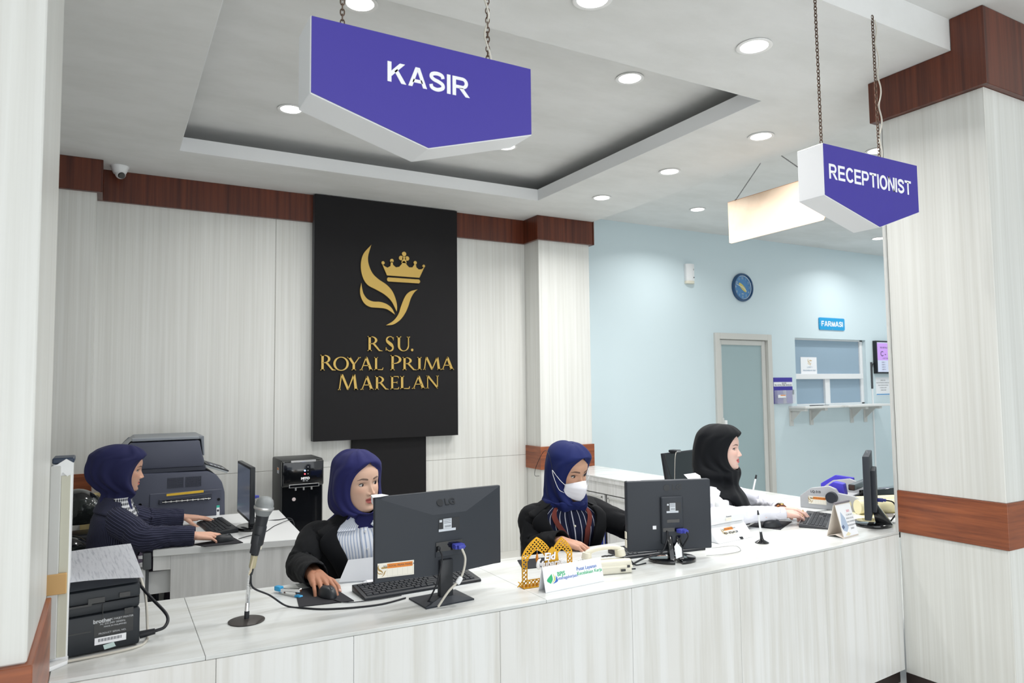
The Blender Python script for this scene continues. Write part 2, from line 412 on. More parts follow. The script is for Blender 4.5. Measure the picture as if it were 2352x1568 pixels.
# ceiling downlights: ring, glowing disc and the lamp's own light
def downlight(x, y, z, label, first=[None]):
    if first[0] is None:
        t = thing('downlight', label, 'ceiling light', (x, y, z), 0, 'recessed ceiling downlights')
        m = MB(); m.lathe([(0.085, -0.0015), (0.088, -0.007), (0.084, -0.0095), (0.068, -0.006), (0.066, 0.004)], 40, None, False, False); m.build('trim_ring', M_LAMPR, t, 60)
        m = MB(); m.lathe([(0.0005, -0.0042), (0.060, -0.0040), (0.0675, -0.0035)], 40, None, True, False); m.build('diffuser', M_LAMP, t, 60)
        first[0] = t
    else:
        t = copy_tree(first[0]); t.location = (x, y, z); t['label'] = label
    ld = bpy.data.lights.new('downlight_lamp', 'AREA'); ld.shape = 'DISK'; ld.size = 0.13; ld.energy = LAMP_W; ld.color = (1.0, 0.985, 0.96); ld.spread = math.radians(140)
    lo = bpy.data.objects.new('downlight_lamp', ld); lo.location = (0, 0, -0.012); lo.parent = t; COL.objects.link(lo)
    return t
for x, y, z, lab in (
    (1.035, 3.32, CZ, 'bright downlight in the raised cove, beside the left chain of the large purple sign'),
    (1.03, 4.84, CZ, 'downlight in the raised cove ceiling, left of the large purple sign'),
    (2.76, 3.37, CZ, 'downlight in the raised cove ceiling, right of the large purple sign'),
    (2.69, 4.82, CZ, 'downlight in the cove ceiling half hidden by the lower edge of the large purple sign'),
    (3.83, 3.30, ZC, 'nearest of three downlights in a row beside the cove edge, left of the rusty chain'),
    (3.82, 4.20, ZC, 'middle one of the three downlights in a row beside the cove edge'),
    (3.81, 5.08, ZC, 'farthest of the three downlights in a row beside the cove edge, above the half column'),
    (2.77, 2.41, ZC, 'large downlight in the flat ceiling in front of the cove, between the two signs'),
    (1.80, 2.44, ZC, 'downlight cut off by the top edge of the photo, in front of the cove'),
    (5.37, 5.49, ZH, 'downlight just left of the blank orange board'),
    (8.55, 5.55, ZH, 'downlight cut by the right pillar, above the pharmacy window'),
    (5.30, 3.42, ZH, 'downlight half hidden behind the top edge of the smaller purple sign')):
    downlight(x, y, z, lab)

def words(name, s, size, M, m, parent, bold=0.0, xs=1.0, align='CENTER', depth=0.0005):
    q = MB(); q.text(s, size, M, depth, bold, xs, align); return q.build(name, m, parent, 0)
# ================================================================== COUNTER AND DESKS
CT = 0.80
def interp(pts, x):
    xs = np.array([p[0] for p in pts]); ys = np.array([p[1] for p in pts])
    # smooth cubic through the points
    n = len(xs); d = np.gradient(ys, xs)
    i = int(np.clip(np.searchsorted(xs, x) - 1, 0, n - 2)); h = xs[i + 1] - xs[i]; t = (x - xs[i]) / h
    return float((2*t**3-3*t**2+1)*ys[i] + (t**3-2*t**2+t)*h*d[i] + (-2*t**3+3*t**2)*ys[i+1] + (t**3-t**2)*h*d[i+1])
CF = [(-0.9, 2.44), (-0.14, 2.402), (0.25, 2.381), (0.9, 2.347), (1.42, 2.326), (2.0, 2.314), (2.456, 2.311), (3.0, 2.325), (3.74, 2.378), (4.3, 2.42)]
CBK = [(-0.9, 3.15), (-0.14, 3.11), (0.28, 3.085), (1.0, 3.03), (1.7, 2.972), (2.3, 2.972), (3.2, 2.945), (3.8, 2.97), (4.3, 3.0)]
ctr = thing('reception_counter', 'long gently curved white tiled reception counter across the whole front', 'counter', (1.7, 2.65, 0))
CO = Vector((1.7, 2.65, 0))
def strip(m, x0, x1, z0, z1, f, b, n=10):
    """solid between two plan curves f(x) and b(x)."""
    xs = [x0 + (x1 - x0) * i / n for i in range(n + 1)]
    pf = [(x, f(x)) for x in xs]; pb = [(x, b(x)) for x in xs]
    poly = [(x - CO.x, y - CO.y) for x, y in pf + pb[::-1]]
    m.prism(poly, z0, z1, 'xy', None, 0.0012, 1)
cuts = [-0.13, 0.27, 1.45, 2.62, 3.732]
m = MB()
for a, b in zip(cuts[:-1], cuts[1:]):
    strip(m, a + 0.0006, b - 0.0006, CT - 0.012, CT, lambda x: interp(CF, x), lambda x: interp(CBK, x), 14)
strip(m, 3.7332, 4.75, CT - 0.012, CT, lambda x: 2.396, lambda x: 3.0 if x < 4.3 else 3.018, 6)
m.mi = 1
strip(m, -0.13, 3.73, CT - 0.04, CT - 0.0125, lambda x: interp(CF, x) + 0.004, lambda x: interp(CBK, x) - 0.003, 40); strip(m, 3.733, 4.74, CT - 0.04, CT - 0.0125, lambda x: 2.4, lambda x: 2.99, 4)
m.build('countertop', [M_CTOP, mat('tile_joint', rgb(96, 96, 96), 0.8)], ctr, 30)
m = MB()
fc = [-0.13, 0.30, 0.72, 1.255, 1.85, 2.45, 3.05, 3.60, 3.732]
for a, b in zip(fc[:-1], fc[1:]):
    strip(m, a + 0.0006, b - 0.0006, 0.075, CT - 0.0135, lambda x: interp(CF, x) + 0.001, lambda x: interp(CF, x) + 0.02, 8)
m.mi = 1; strip(m, -0.13, 3.732, 0.075, CT - 0.0135, lambda x: interp(CF, x) + 0.021, lambda x: interp(CF, x) + 0.05, 30)
m.build('front_panel', [M_CFRONT, MATS['tile_joint']], ctr, 30)
m = MB(); strip(m, -0.13, 3.732, 0, 0.0745, lambda x: interp(CF, x) + 0.03, lambda x: interp(CF, x) + 0.06, 30); m.build('plinth', MATS['dark_skirting'], ctr, 30)

# return desk running back along the right side
rd = thing('return_desk', 'white tiled desk running from the counter back to the half column on the right', 'desk', (4.05, 4.4, 0))
m = MB()
for a, b in ((3.02, 3.6), (3.6, 4.2), (4.2, 4.8), (4.8, 5.4), (5.4, 5.90)):
    m.box((-0.25, a + 0.001 - 4.4, 0.788), (0.25, b - 0.001 - 4.4, CT), 0.001, 1)
m.mi = 1; m.box((-0.247, 3.022 - 4.4, 0.755), (0.247, 5.898 - 4.4, 0.7875))
m.build('desktop', [M_CTOP, M_DESK], rd)
m = MB(); m.box((-0.235, 3.03 - 4.4, 0.655), (-0.215, 5.89 - 4.4, 0.754), 0.001, 1)
m.box((-0.225, 3.03 - 4.4, 0.02), (0.235, 3.06 - 4.4, 0.754), 0.001, 1); m.box((-0.225, 5.86 - 4.4, 0.02), (0.235, 5.89 - 4.4, 0.754), 0.001, 1)
m.box((0.21, 3.06 - 4.4, 0.0), (0.235, 5.86 - 4.4, 0.754), 0.001, 1); m.build('carcass', M_DESK, rd)
for i, (a, b) in enumerate(((3.10, 3.74), (3.78, 4.42), (4.46, 5.10), (5.14, 5.72))):
    m = MB(); m.box((-0.232, a - 4.4, 0.06), (-0.212, b - 4.4, 0.645), 0.002, 1); c = m.build('cabinet_door', M_DESK, rd)
    m = MB()
    for (y0, y1, z0, z1) in ((a + 0.02, b - 0.02, 0.615, 0.63), (a + 0.02, b - 0.02, 0.08, 0.095), (a + 0.02, a + 0.035, 0.08, 0.63), (b - 0.035, b - 0.02, 0.08, 0.63)):
        m.box((-0.241, y0 - 4.4, z0), (-0.2325, y1 - 4.4, z1), 0.002, 1)
    m.build('edge_moulding', M_ALU, c)

# desk of the seated cashier at the left, with a drawer left open
DT = 0.75
ld = thing('side_desk', 'small white desk at the back left carrying a keyboard and monitor', 'desk', (0.62, 4.75, 0))
m = MB(); m.prism([(0.222 - 0.62, 4.335 - 4.75), (1.0 - 0.62, 4.19 - 4.75), (1.065 - 0.62, 5.27 - 4.75), (0.255 - 0.62, 5.30 - 4.75)], 0.712, DT, 'xy', None, 0.003, 1)
m.build('desktop', M_DTOP, ld)
m = MB(); m.prism([(0.31 - 0.62, 4.335 - 4.75), (1.0 - 0.62, 4.20 - 4.75), (1.0 - 0.62, 4.222 - 4.75), (0.31 - 0.62, 4.357 - 4.75)], 0.0, 0.7115, 'xy', None, 0.001, 1)
m.prism([(0.225 - 0.62, 4.350 - 4.75), (0.3095 - 0.62, 4.336 - 4.75), (0.3095 - 0.62, 4.357 - 4.75), (0.225 - 0.62, 4.372 - 4.75)], 0.635, 0.7115, 'xy', None, 0.001, 1)
m.box((1.02 - 0.62, 4.23 - 4.75, 0), (1.04 - 0.62, 5.26 - 4.75, 0.7115), 0.001, 1); m.box((0.31 - 0.62, 5.25 - 4.75, 0), (1.02 - 0.62, 5.27 - 4.75, 0.7115), 0.001, 1)
m.build('front_panel', M_DESK, ld)
m = MB(); m.box((0.19 - 0.62, 4.40 - 4.75, 0.50), (0.60 - 0.62, 4.42 - 4.75, 0.62), 0.001, 1); m.box((0.19 - 0.62, 4.70 - 4.75, 0.50), (0.60 - 0.62, 4.72 - 4.75, 0.62), 0.001, 1); m.box((0.19 - 0.62, 4.42 - 4.75, 0.50), (0.60 - 0.62, 4.70 - 4.75, 0.51))
m.box((0.165 - 0.62, 4.375 - 4.75, 0.44), (0.19 - 0.62, 4.745 - 4.75, 0.645), 0.002, 1)
m.build('drawer', M_WHITE, ld)

# aluminium partition frame at the left end of the counter
pf = thing('partition_frame', 'white aluminium upright standing on the counter beside the left pillar, taped on top', 'frame', (-0.12, 2.54, CT))
m = MB(); m.box((-0.022, 0.0, 0.0), (0.028, 0.10, 0.585), 0.002, 1); m.mi = 1; m.box((-0.028, -0.014, 0.02), (0.0, 0.05, 0.58), 0.002, 1)
m.mi = 2; m.box((0.0005, -0.004, 0.02), (0.024, 0.0005, 0.55), 0.0005, 1)
m.build('upright', [M_WHITE, M_ALU, mat('putty_strip', rgb(200, 199, 184), 0.6)], pf)
m = MB(); m.prism([(-0.03, -0.075), (0.03, -0.02), (0.03, 0.10), (-0.03, 0.10)], 0.0, 0.012, 'xy', None, 0.002, 1); m.build('base_strip', M_WHITE, pf)
m = MB(); m.box((-0.024, -0.006, 0.586), (0.032, 0.10, 0.603), 0.003, 1); m.build('end_cap', mat('dark_blue_plastic', rgb(38, 52, 74), 0.4), pf)
m = MB(); m.prism([(-0.024, 0.555), (-0.006, 0.545), (0.004, 0.56), (0.016, 0.548), (0.031, 0.56), (0.031, 0.587), (0.012, 0.60), (-0.01, 0.585), (-0.024, 0.58)], -0.0085, -0.0065, 'xz'); m.build('tape', M_WHITE, pf)
m = MB(); m.box((-0.034, -0.018, 0.205), (0.022, -0.0045, 0.265), 0.002, 1); m.build('tape_patch', mat('brown_tape', rgb(204, 164, 108), 0.5), pf)

def arc(cx, cz, rx, rz, a0, a1, n=16):
    return [(cx + rx * math.cos(math.radians(a0 + (a1 - a0) * k / n)), cz + rz * math.sin(math.radians(a0 + (a1 - a0) * k / n))) for k in range(n + 1)]
def spine(pts, ws, n=8):
    P = spline([(a, b, 0) for a, b in pts], n); m_ = len(P); W = np.interp(np.linspace(0, len(pts) - 1, m_), range(len(pts)), ws)
    L, R = [], []
    for k in range(m_):
        d = (P[min(m_ - 1, k + 1)] - P[max(0, k - 1)]).normalized(); nrm = Vector((-d.y, d.x, 0)) * W[k] / 2
        L.append((P[k] + nrm)); R.append((P[k] - nrm))
    return [[(L[k].x, L[k].y), (L[k + 1].x, L[k + 1].y), (R[k + 1].x, R[k + 1].y), (R[k].x, R[k].y)] for k in range(m_ - 1)]

def sans(c):
    """bold sans capitals, height 1: (advance width, outline pieces)."""
    V = lambda x: [(x, 0), (x + 0.2, 0), (x + 0.2, 1), (x, 1)]
    def bw(z0, z1, xr):
        zc = (z0 + z1) / 2; rz = (z1 - z0) / 2; o = arc(xr - 0.32, zc, 0.32, rz, -90, 90); i = arc(xr - 0.32, zc, 0.13, rz - 0.165, 90, -90)
        O = [(0.2, z0)] + o + [(0.2, z1)]; I = [(0.2, z1 - 0.165)] + i + [(0.2, z0 + 0.165)]
        return [O + I]
    if c == 'I': return 0.2, [V(0)]
    if c == 'K': return 0.96, [V(0), [(0.2, 0.28), (0.2, 0.56), (0.635, 1), (0.905, 1)], [(0.355, 0.56), (0.50, 0.70), (0.97, 0), (0.71, 0)]]
    if c == 'A': return 1.0, [[(0, 0), (0.215, 0), (0.505, 0.80), (0.5, 1), (0.385, 1)], [(1, 0), (0.615, 1), (0.5, 1), (0.495, 0.80), (0.785, 0)], [(0.22, 0.215), (0.78, 0.215), (0.72, 0.385), (0.28, 0.385)]]
    if c == 'S': return 0.87, spine([(0.765, 0.70), (0.70, 0.85), (0.44, 0.915), (0.18, 0.85), (0.125, 0.70), (0.27, 0.58), (0.52, 0.505), (0.735, 0.39), (0.74, 0.21), (0.46, 0.085), (0.17, 0.15), (0.10, 0.315)], [0.19] * 12, 6)
    if c == 'R': return 0.97, [V(0)] + bw(0.40, 1, 0.88) + [[(0.36, 0.42), (0.60, 0.44), (0.98, 0), (0.735, 0)]]
    if c == 'P': return 0.88, [V(0)] + bw(0.36, 1, 0.88)
    if c == 'E': return 0.82, [V(0), [(0.2, 0), (0.82, 0), (0.82, 0.17), (0.2, 0.17)], [(0.2, 0.425), (0.76, 0.425), (0.76, 0.59), (0.2, 0.59)], [(0.2, 0.83), (0.80, 0.83), (0.80, 1), (0.2, 1)]]
    if c == 'F': return 0.78, [V(0), [(0.2, 0.405), (0.70, 0.405), (0.70, 0.57), (0.2, 0.57)], [(0.2, 0.83), (0.78, 0.83), (0.78, 1), (0.2, 1)]]
    if c == 'T': return 0.86, [[(0.33, 0), (0.53, 0), (0.53, 0.9), (0.33, 0.9)], [(0, 0.83), (0.86, 0.83), (0.86, 1), (0, 1)]]
    if c == 'N': return 0.88, [V(0), V(0.68), [(0, 1), (0.20, 1), (0.88, 0), (0.68, 0)]]
    if c == 'M': return 1.06, [V(0), V(0.86), [(0.0, 1), (0.27, 1), (0.555, 0.26), (0.53, 0), (0.43, 0)], [(1.06, 1), (0.63, 0), (0.53, 0), (0.505, 0.26), (0.79, 1)]]
    o = lambda a0, a1: [[p, q, r, s] for p, q, r, s in zip(arc(0.5, 0.5, 0.5, 0.51, a0, a1, 40)[:-1], arc(0.5, 0.5, 0.5, 0.51, a0, a1, 40)[1:], arc(0.5, 0.5, 0.29, 0.335, a0, a1, 40)[1:], arc(0.5, 0.5, 0.29, 0.335, a0, a1, 40)[:-1])]
    if c == 'O': return 1.0, o(0, 360)
    if c == 'C': return 0.93, o(38, 322)
def sans_words(s, x0, x1, z0, z1, y, parent, m, off=(0, 0), gap=0.11):
    W = sum(sans(c)[0] for c in s) + gap * (len(s) - 1); k = (x1 - x0) / W; x = x0
    for c in s:
        w, P = sans(c); q = MB()
        for p in P: q.prism([(x + a * k - off[0], z0 + b * (z1 - z0) - off[1]) for a, b in p], y - 0.001, y, 'xz')
        q.build('letter', m, parent, 0); x += (w + gap) * k
# ================================================================== SIGNS
def chain(m, p0, p1, L=0.021, r=0.0021):
    p0 = Vector(p0); p1 = Vector(p1); n = max(2, int((p1 - p0).length / (L * 0.74))); d = (p1 - p0) / n
    t = d.normalized(); u = t.cross(Vector((0.3, 1, 0.1))).normalized(); w = t.cross(u)
    for k in range(n):
        c = p0 + d * (k + 0.5); a = u if k % 2 else w
        pts = [c + t * (L * 0.5 * math.cos(q)) + a * (L * 0.29 * math.sin(q)) for q in [2 * math.pi * i / 10 for i in range(10)]]
        tn = []; nb = t.cross(a)
        rings = []
        for i in range(10):
            tg = (pts[(i + 1) % 10] - pts[i - 1]).normalized(); o = nb.cross(tg)
            rings.append([pts[i] + (o * math.cos(q) + nb * math.sin(q)) * r for q in [2 * math.pi * j / 5 for j in range(5)]])
        rings.append(rings[0])
        m.rings(rings, True, False, False)
def hook(m, c, r=0.016):
    c = Vector(c); pts = [c + Vector((r * math.cos(a), 0, r * math.sin(a))) for a in [math.radians(d) for d in range(-80, 200, 20)]]
    m.tube(pts + [pts[-1] + Vector((0, 0.02, 0.004))], 0.0022, 6)

def box_sign(name, label, x0, x1, xm, ztop, zlow, ztip, y0, dep, txt, tsize, tx, tz, xs, bold, c0x, c1x, ctop, wire):
    o = Vector(((x0 + x1) / 2, y0 + dep / 2, ztop))
    t = thing(name, label, 'hanging sign', o)
    P = [(x0 - o.x, 0), (x0 - o.x, zlow - ztop), (xm - o.x, ztip - ztop), (x1 - o.x, zlow - ztop), (x1 - o.x, 0)]
    m = MB(); m.prism(P, -dep / 2 + 0.003, dep / 2, 'xz', None, 0.002, 1); m.build('light_box', M_ACR, t, 20)
    e = 0.0025; cx = sum(p[0] for p in P) / 5; cz = sum(p[1] for p in P) / 5
    F = [(a + (e if a < cx else -e) * (abs(a - cx) > 0.1), b + (-e if b > cz else e)) for a, b in P]
    m = MB(); m.prism(F, -dep / 2, -dep / 2 + 0.0028, 'xz')
    f = m.build('face_panel', M_PURPLE, t, 0)
    sans_words(txt, tx, xs, tz, tsize, -dep / 2 - 0.0001, f, M_LETTER, (o.x, ztop))
    for cx_, has in ((c0x, False), (c1x, wire)):
        m = MB(); chain(m, (cx_ - o.x, 0, 0.012), (cx_ - o.x, 0.004, ctop - ztop)); hook(m, (cx_ - o.x, 0.008, ctop - ztop + 0.014)); 
        m.tube([(cx_ - o.x - 0.012, 0, -0.002), (cx_ - o.x - 0.008, 0, 0.012), (cx_ - o.x + 0.008, 0, 0.012), (cx_ - o.x + 0.012, 0, -0.002)], 0.002, 6)
        c = m.build('chain', M_RUST, t)
        if has:
            m = MB(); n = 26
            m.tube(spline([(cx_ - o.x + 0.010 * math.sin(k * 1.1 + 0.5) + has * math.sin(math.pi * k / n), -0.006 + 0.006 * math.cos(k * 1.1), 0.0 + (ctop - ztop - 0.03) * k / n) for k in range(n + 1)], 4), 0.0034, 6)
            m.build('supply_wire', M_GREYC, t)
    return t
box_sign('cashier_sign', 'large purple hanging sign reading KASIR, left of the two purple signs', 0.455, 1.155, 0.80, 2.618, 2.400, 2.300, 1.90, 0.14,
         'KASIR', 2.5365, 0.673, 2.4775, 0.934, 0, 0.562, 1.035, 3.31, -0.012)
box_sign('receptionist_sign', 'smaller purple hanging sign reading RECEPTIONIST in front of the right pillar', 2.578, 3.243, 2.944, 2.607, 2.384, 2.285, 1.90, 0.13,
         'RECEPTIONIST', 2.523, 2.609, 2.4585, 3.186, 0, 2.655, 3.06, 3.31, 0.016)

# blank metal board hung from the edge of the ceiling
t = thing('blank_board', 'blank pale orange metal board hanging behind the smaller purple sign', 'hanging board', (4.30, 3.61, 3.06))
m = MB(); m.prism([(3.17 - 3.61, -0.30), (3.185 - 3.61, -0.325), (4.03 - 3.61, -0.335), (4.052 - 3.61, -0.325), (4.056 - 3.61, 0.0), (3.17 - 3.61, 0.0)], -0.004, 0.004, 'yz')
b = m.build('board', streak('peach_metal', rgb(232, 204, 178), rgb(242, 218, 194), (3, 3, 3), 0.45, lo=0.3, hi=0.5), t, 0)
m = MB(); m.prism([(3.17 - 3.61, 0.0), (4.056 - 3.61, 0.0), (4.056 - 3.61, 0.003), (3.17 - 3.61, 0.003)], -0.0045, 0.0045, 'yz'); m.build('rusty_edge', mat('rust_orange', rgb(190, 128, 70), 0.7), b, 0)
for y0, y1, z1 in ((3.975, 3.717, 0.229), (3.27, 3.522, 0.229)):
    m = MB(); chain(m, (0, y0 - 3.61, 0.004), (0, y1 - 3.61, z1), 0.014, 0.0012); m.tube([(0.006, y0 - 3.61, -0.004), (0.006, y0 - 3.61, 0.008), (-0.006, y0 - 3.61, 0.008), (-0.006, y0 - 3.61, -0.004)], 0.002, 6)
    m.build('chain', M_DARKG, t)

# security camera
t = thing('security_camera', 'white turret security camera on the ceiling above the left trim', 'camera', (0.03, 6.03, ZC))
m = MB(); m.lathe([(0.002, 0), (0.062, 0.0), (0.063, -0.008), (0.048, -0.045), (0.04, -0.058), (0.002, -0.06)], 32); m.build('housing', M_WHITE, t, 40)
m = MB(); m.sphere((0.006, -0.012, -0.062), 0.036, 24, 14); ball = m.build('eyeball', M_WHITE, t, 60)
dv = Vector((0.25, -0.75, -0.5)).normalized()
m = MB(); c = Vector((0.006, -0.012, -0.062)); m.cyl(c + dv * 0.028, c + dv * 0.0372, 0.025, 0.022, 24); m.build('lens', M_BLACKG, ball, 40)

# ------------------------------------------------------------------ logo board
lb = thing('logo_board', 'tall black board with gold crown emblem and gold hospital name on the back wall', 'sign board', (2.18, 6.20, 1.158))
def lx(p): return (p[0] - 2.18, p[1] - 1.158)
m = MB(); m.box((1.507 - 2.18, -0.10, 0), (2.856 - 2.18, -0.022, 3.283 - 1.158), 0.002, 1); m.mi = 1; m.box((1.506 - 2.18, -0.096, 0.001), (1.5085 - 2.18, -0.024, 3.28 - 1.158))
m.build('board', [M_BLACKP, M_DARKG], lb, 30)
YF = -0.101
def flat(name, polys, parent, dep=0.013):
    m = MB()
    for p in polys:
        m.mi = 0; m.prism(p, YF - dep, YF - dep + 0.0015, 'xz'); m.mi = 1; m.prism(p, YF - dep + 0.0015, YF + 0.0005, 'xz')
    return m.build(name, [M_GOLD, M_GOLDD], parent, 25)
def smooth_poly(pts, sharp=()):
    """closed smooth outline through pts with corners kept sharp at the given indices."""
    idx = sorted(sharp); n = len(pts); out = []
    for a, b in zip(idx, idx[1:] + [idx[0] + n]):
        seg = [(*pts[k % n], 0) for k in range(a, b + 1)]
        out += [(v.x, v.y) for v in spline(seg, 5)[:-1]]
    return out
leaf1=[(2.006, 2.88), (1.934, 2.792), (1.911, 2.693), (1.927, 2.59), (1.973, 2.519), (2.057, 2.479), (2.135, 2.438), (2.197, 2.381), (2.245, 2.292), (2.248, 2.338), (2.237, 2.398), (2.205, 2.472), (2.15, 2.53), (2.072, 2.577), (2.018, 2.626), (1.984, 2.699), (1.977, 2.773)]
leaf2=[(1.916, 2.533), (1.905, 2.47), (1.912, 2.411), (1.943, 2.354), (1.996, 2.323), (2.073, 2.319), (2.15, 2.311), (2.229, 2.265), (2.197, 2.321), (2.15, 2.356), (2.088, 2.373), (2.026, 2.373), (1.973, 2.392), (1.938, 2.435), (1.923, 2.486)]
leaf3=[(2.447, 2.506), (2.373, 2.482), (2.325, 2.433), (2.285, 2.34), (2.261, 2.27), (2.213, 2.208), (2.143, 2.164), (2.213, 2.175), (2.277, 2.218), (2.325, 2.281), (2.354, 2.343), (2.381, 2.421), (2.414, 2.476)]
crown=[(2.108, 2.714), (2.153, 2.616), (2.465, 2.615), (2.516, 2.72), (2.488, 2.696), (2.459, 2.691), (2.436, 2.709), (2.429, 2.74), (2.418, 2.739), (2.398, 2.707), (2.365, 2.704), (2.341, 2.726), (2.325, 2.758), (2.303, 2.756), (2.293, 2.73), (2.269, 2.702), (2.237, 2.695), (2.21, 2.716), (2.204, 2.746), (2.191, 2.745), (2.185, 2.703), (2.158, 2.686), (2.135, 2.695)]
balls=[(2.116, 2.727, 0.015), (2.199, 2.753, 0.017), (2.287, 2.784, 0.021), (2.345, 2.785, 0.021), (2.316, 2.824, 0.021), (2.424, 2.752, 0.016), (2.508, 2.727, 0.013)]
em = thing('emblem', None, None); em.parent = lb
flat('emblem_swoosh', [[lx(p) for p in smooth_poly(leaf1, (0, 8))]], em)
flat('emblem_swoosh', [[lx(p) for p in smooth_poly(leaf2, (0, 7))]], em)
flat('emblem_swoosh', [[lx(p) for p in smooth_poly(leaf3, (0, 6))]], em)
circ = lambda c, n=20: [lx((c[0] + c[2] * math.cos(2 * math.pi * k / n), c[1] + c[2] * math.sin(2 * math.pi * k / n))) for k in range(n)]
flat('emblem_crown', [[lx(p) for p in crown], [lx(p) for p in ((2.29, 2.74), (2.34, 2.74), (2.33, 2.80), (2.302, 2.80))]] + [circ(c) for c in balls], em)
flat('emblem_bar', [[lx(p) for p in ((2.165, 2.5985), (2.156, 2.592), (2.152, 2.580), (2.156, 2.568), (2.165, 2.5615), (2.459, 2.5625), (2.468, 2.569), (2.472, 2.580), (2.468, 2.592), (2.459, 2.5985))]], em)

# serif capitals drawn as outlines, unit box 0..1 (scaled per letter)
def foot(a, b, z=0.0, up=1, e=0.055, t=0.045):
    return [(a - e, z), (b + e, z), (b + e * 0.9, z + up * t * 0.45), (b + 0.004, z + up * t * 1.6), (a - 0.004, z + up * t * 1.6), (a - e * 0.9, z + up * t * 0.45)]
def stem(a, b, e=0.055): return [[(a, 0), (b, 0), (b, 1), (a, 1)], foot(a, b, 0, 1, e), foot(a, b, 1, -1, e)]
def bowl(x, z0, z1, wd, th):
    zc = (z0 + z1) / 2; rz = (z1 - z0) / 2; o = arc(x + 0.1, zc, wd - 0.1, rz, -90, 90); i = arc(x + 0.1, zc, wd - 0.1 - th, rz - 0.045, 90, -90)
    return [[(x, z0)] + o + [(x, z1), (x, z1 - 0.045)] + i + [(x, z0 + 0.045)]]
def glyph(c):
    if c == 'I': return [[(0.25, 0), (0.75, 0), (0.75, 1), (0.25, 1)], [(0, 0), (1, 0), (0.96, 0.025), (0.76, 0.07), (0.24, 0.07), (0.04, 0.025)], [(0, 1), (1, 1), (0.96, 0.975), (0.76, 0.93), (0.24, 0.93), (0.04, 0.975)]]
    if c == 'L': return stem(0.10, 0.32, 0.1) + [[(0.2, 0), (0.94, 0), (1.0, 0.2), (0.95, 0.2), (0.86, 0.06), (0.2, 0.05)]]
    if c == 'E': return stem(0.10, 0.32, 0.1) + [[(0.2, 0), (0.94, 0), (1.0, 0.17), (0.95, 0.17), (0.86, 0.05), (0.2, 0.045)], [(0.2, 0.955), (0.86, 0.95), (0.9, 0.84), (0.95, 0.84), (0.93, 1), (0.2, 1)], [(0.3, 0.49), (0.74, 0.49), (0.75, 0.42), (0.79, 0.42), (0.79, 0.62), (0.75, 0.62), (0.74, 0.54), (0.3, 0.54)]]
    if c == 'P': return stem(0.10, 0.30, 0.1) + bowl(0.2, 0.42, 1, 0.78, 0.22)
    if c == 'R': return stem(0.07, 0.22, 0.07) + bowl(0.15, 0.47, 1, 0.5, 0.155) + [[(0.33, 0.49), (0.50, 0.49), (0.83, 0.07), (1.0, 0.03), (1.0, 0), (0.76, 0)]]
    if c == 'S': return spine([(0.90, 0.80), (0.74, 0.95), (0.46, 0.975), (0.18, 0.86), (0.16, 0.69), (0.42, 0.55), (0.74, 0.40), (0.86, 0.22), (0.70, 0.06), (0.40, 0.025), (0.08, 0.16)], [0.05, 0.05, 0.05, 0.13, 0.20, 0.24, 0.24, 0.19, 0.10, 0.05, 0.05]) + [[(0.86, 0.74), (0.92, 0.74), (0.94, 0.95), (0.88, 0.95)], [(0.02, 0.04), (0.09, 0.04), (0.11, 0.26), (0.04, 0.26)]]
    if c == 'U':
        o = arc(0.5, 0.36, 0.40, 0.36, 180, 360); i = arc(0.53, 0.36, 0.27, 0.315, 360, 180)
        return [[(0.10, 1), (0.10, 0.36)] + o[1:-1] + [(0.90, 0.36), (0.90, 1), (0.83, 1), (0.83, 0.36)] + i[1:-1] + [(0.26, 0.36), (0.26, 1)], foot(0.08, 0.28, 1, -1, 0.08), foot(0.82, 0.91, 1, -1, 0.08)]
    if c == '.': return [arc(0.5, 0.5, 0.5, 0.5, 0, 350, 16)]
    if c == 'O':
        o = arc(0.5, 0.5, 0.5, 0.51, 0, 360, 36); i = arc(0.5, 0.5, 0.355, 0.455, 0, 360, 36)
        return [[o[k], o[k + 1], i[k + 1], i[k]] for k in range(36)]
    if c == 'Y': return [[(0.40, 0), (0.57, 0), (0.57, 0.46), (0.40, 0.46)], foot(0.40, 0.57, 0, 1, 0.08), [(0.05, 1), (0.24, 1), (0.57, 0.46), (0.40, 0.44)], [(0.86, 1), (0.93, 1), (0.57, 0.46), (0.50, 0.48)], foot(0.06, 0.22, 1, -1, 0.06), foot(0.86, 0.93, 1, -1, 0.07)]
    if c == 'A': return [[(0.10, 0.0), (0.16, 0.0), (0.54, 1.0), (0.46, 1.0)], [(0.42, 0.94), (0.50, 1.03), (0.58, 0.98), (0.94, 0.0), (0.74, 0.0)], [(0.27, 0.32), (0.72, 0.32), (0.70, 0.375), (0.29, 0.375)], foot(0.08, 0.18, 0, 1, 0.07), foot(0.74, 0.93, 0, 1, 0.06)]
    if c == 'N': return [[(0.10, 0), (0.165, 0), (0.165, 1), (0.10, 1)], [(0.03, 1), (0.22, 1), (0.90, 0.10), (0.90, -0.02), (0.85, -0.02), (0.165, 0.86)], [(0.84, 0), (0.90, 0), (0.90, 1), (0.84, 1)], foot(0.10, 0.165, 0, 1, 0.07), foot(0.84, 0.90, 1, -1, 0.08)]
    if c == 'M': return [[(0.05, 0), (0.10, 0), (0.20, 1), (0.15, 1)], [(0.13, 1), (0.25, 1), (0.54, 0.12), (0.50, 0.0), (0.46, 0.0)], [(0.48, 0.0), (0.52, 0.0), (0.84, 1), (0.76, 1)], [(0.75, 1), (0.86, 1), (0.97, 0), (0.83, 0)], foot(0.05, 0.10, 0, 1, 0.045), foot(0.83, 0.97, 0, 1, 0.03)]
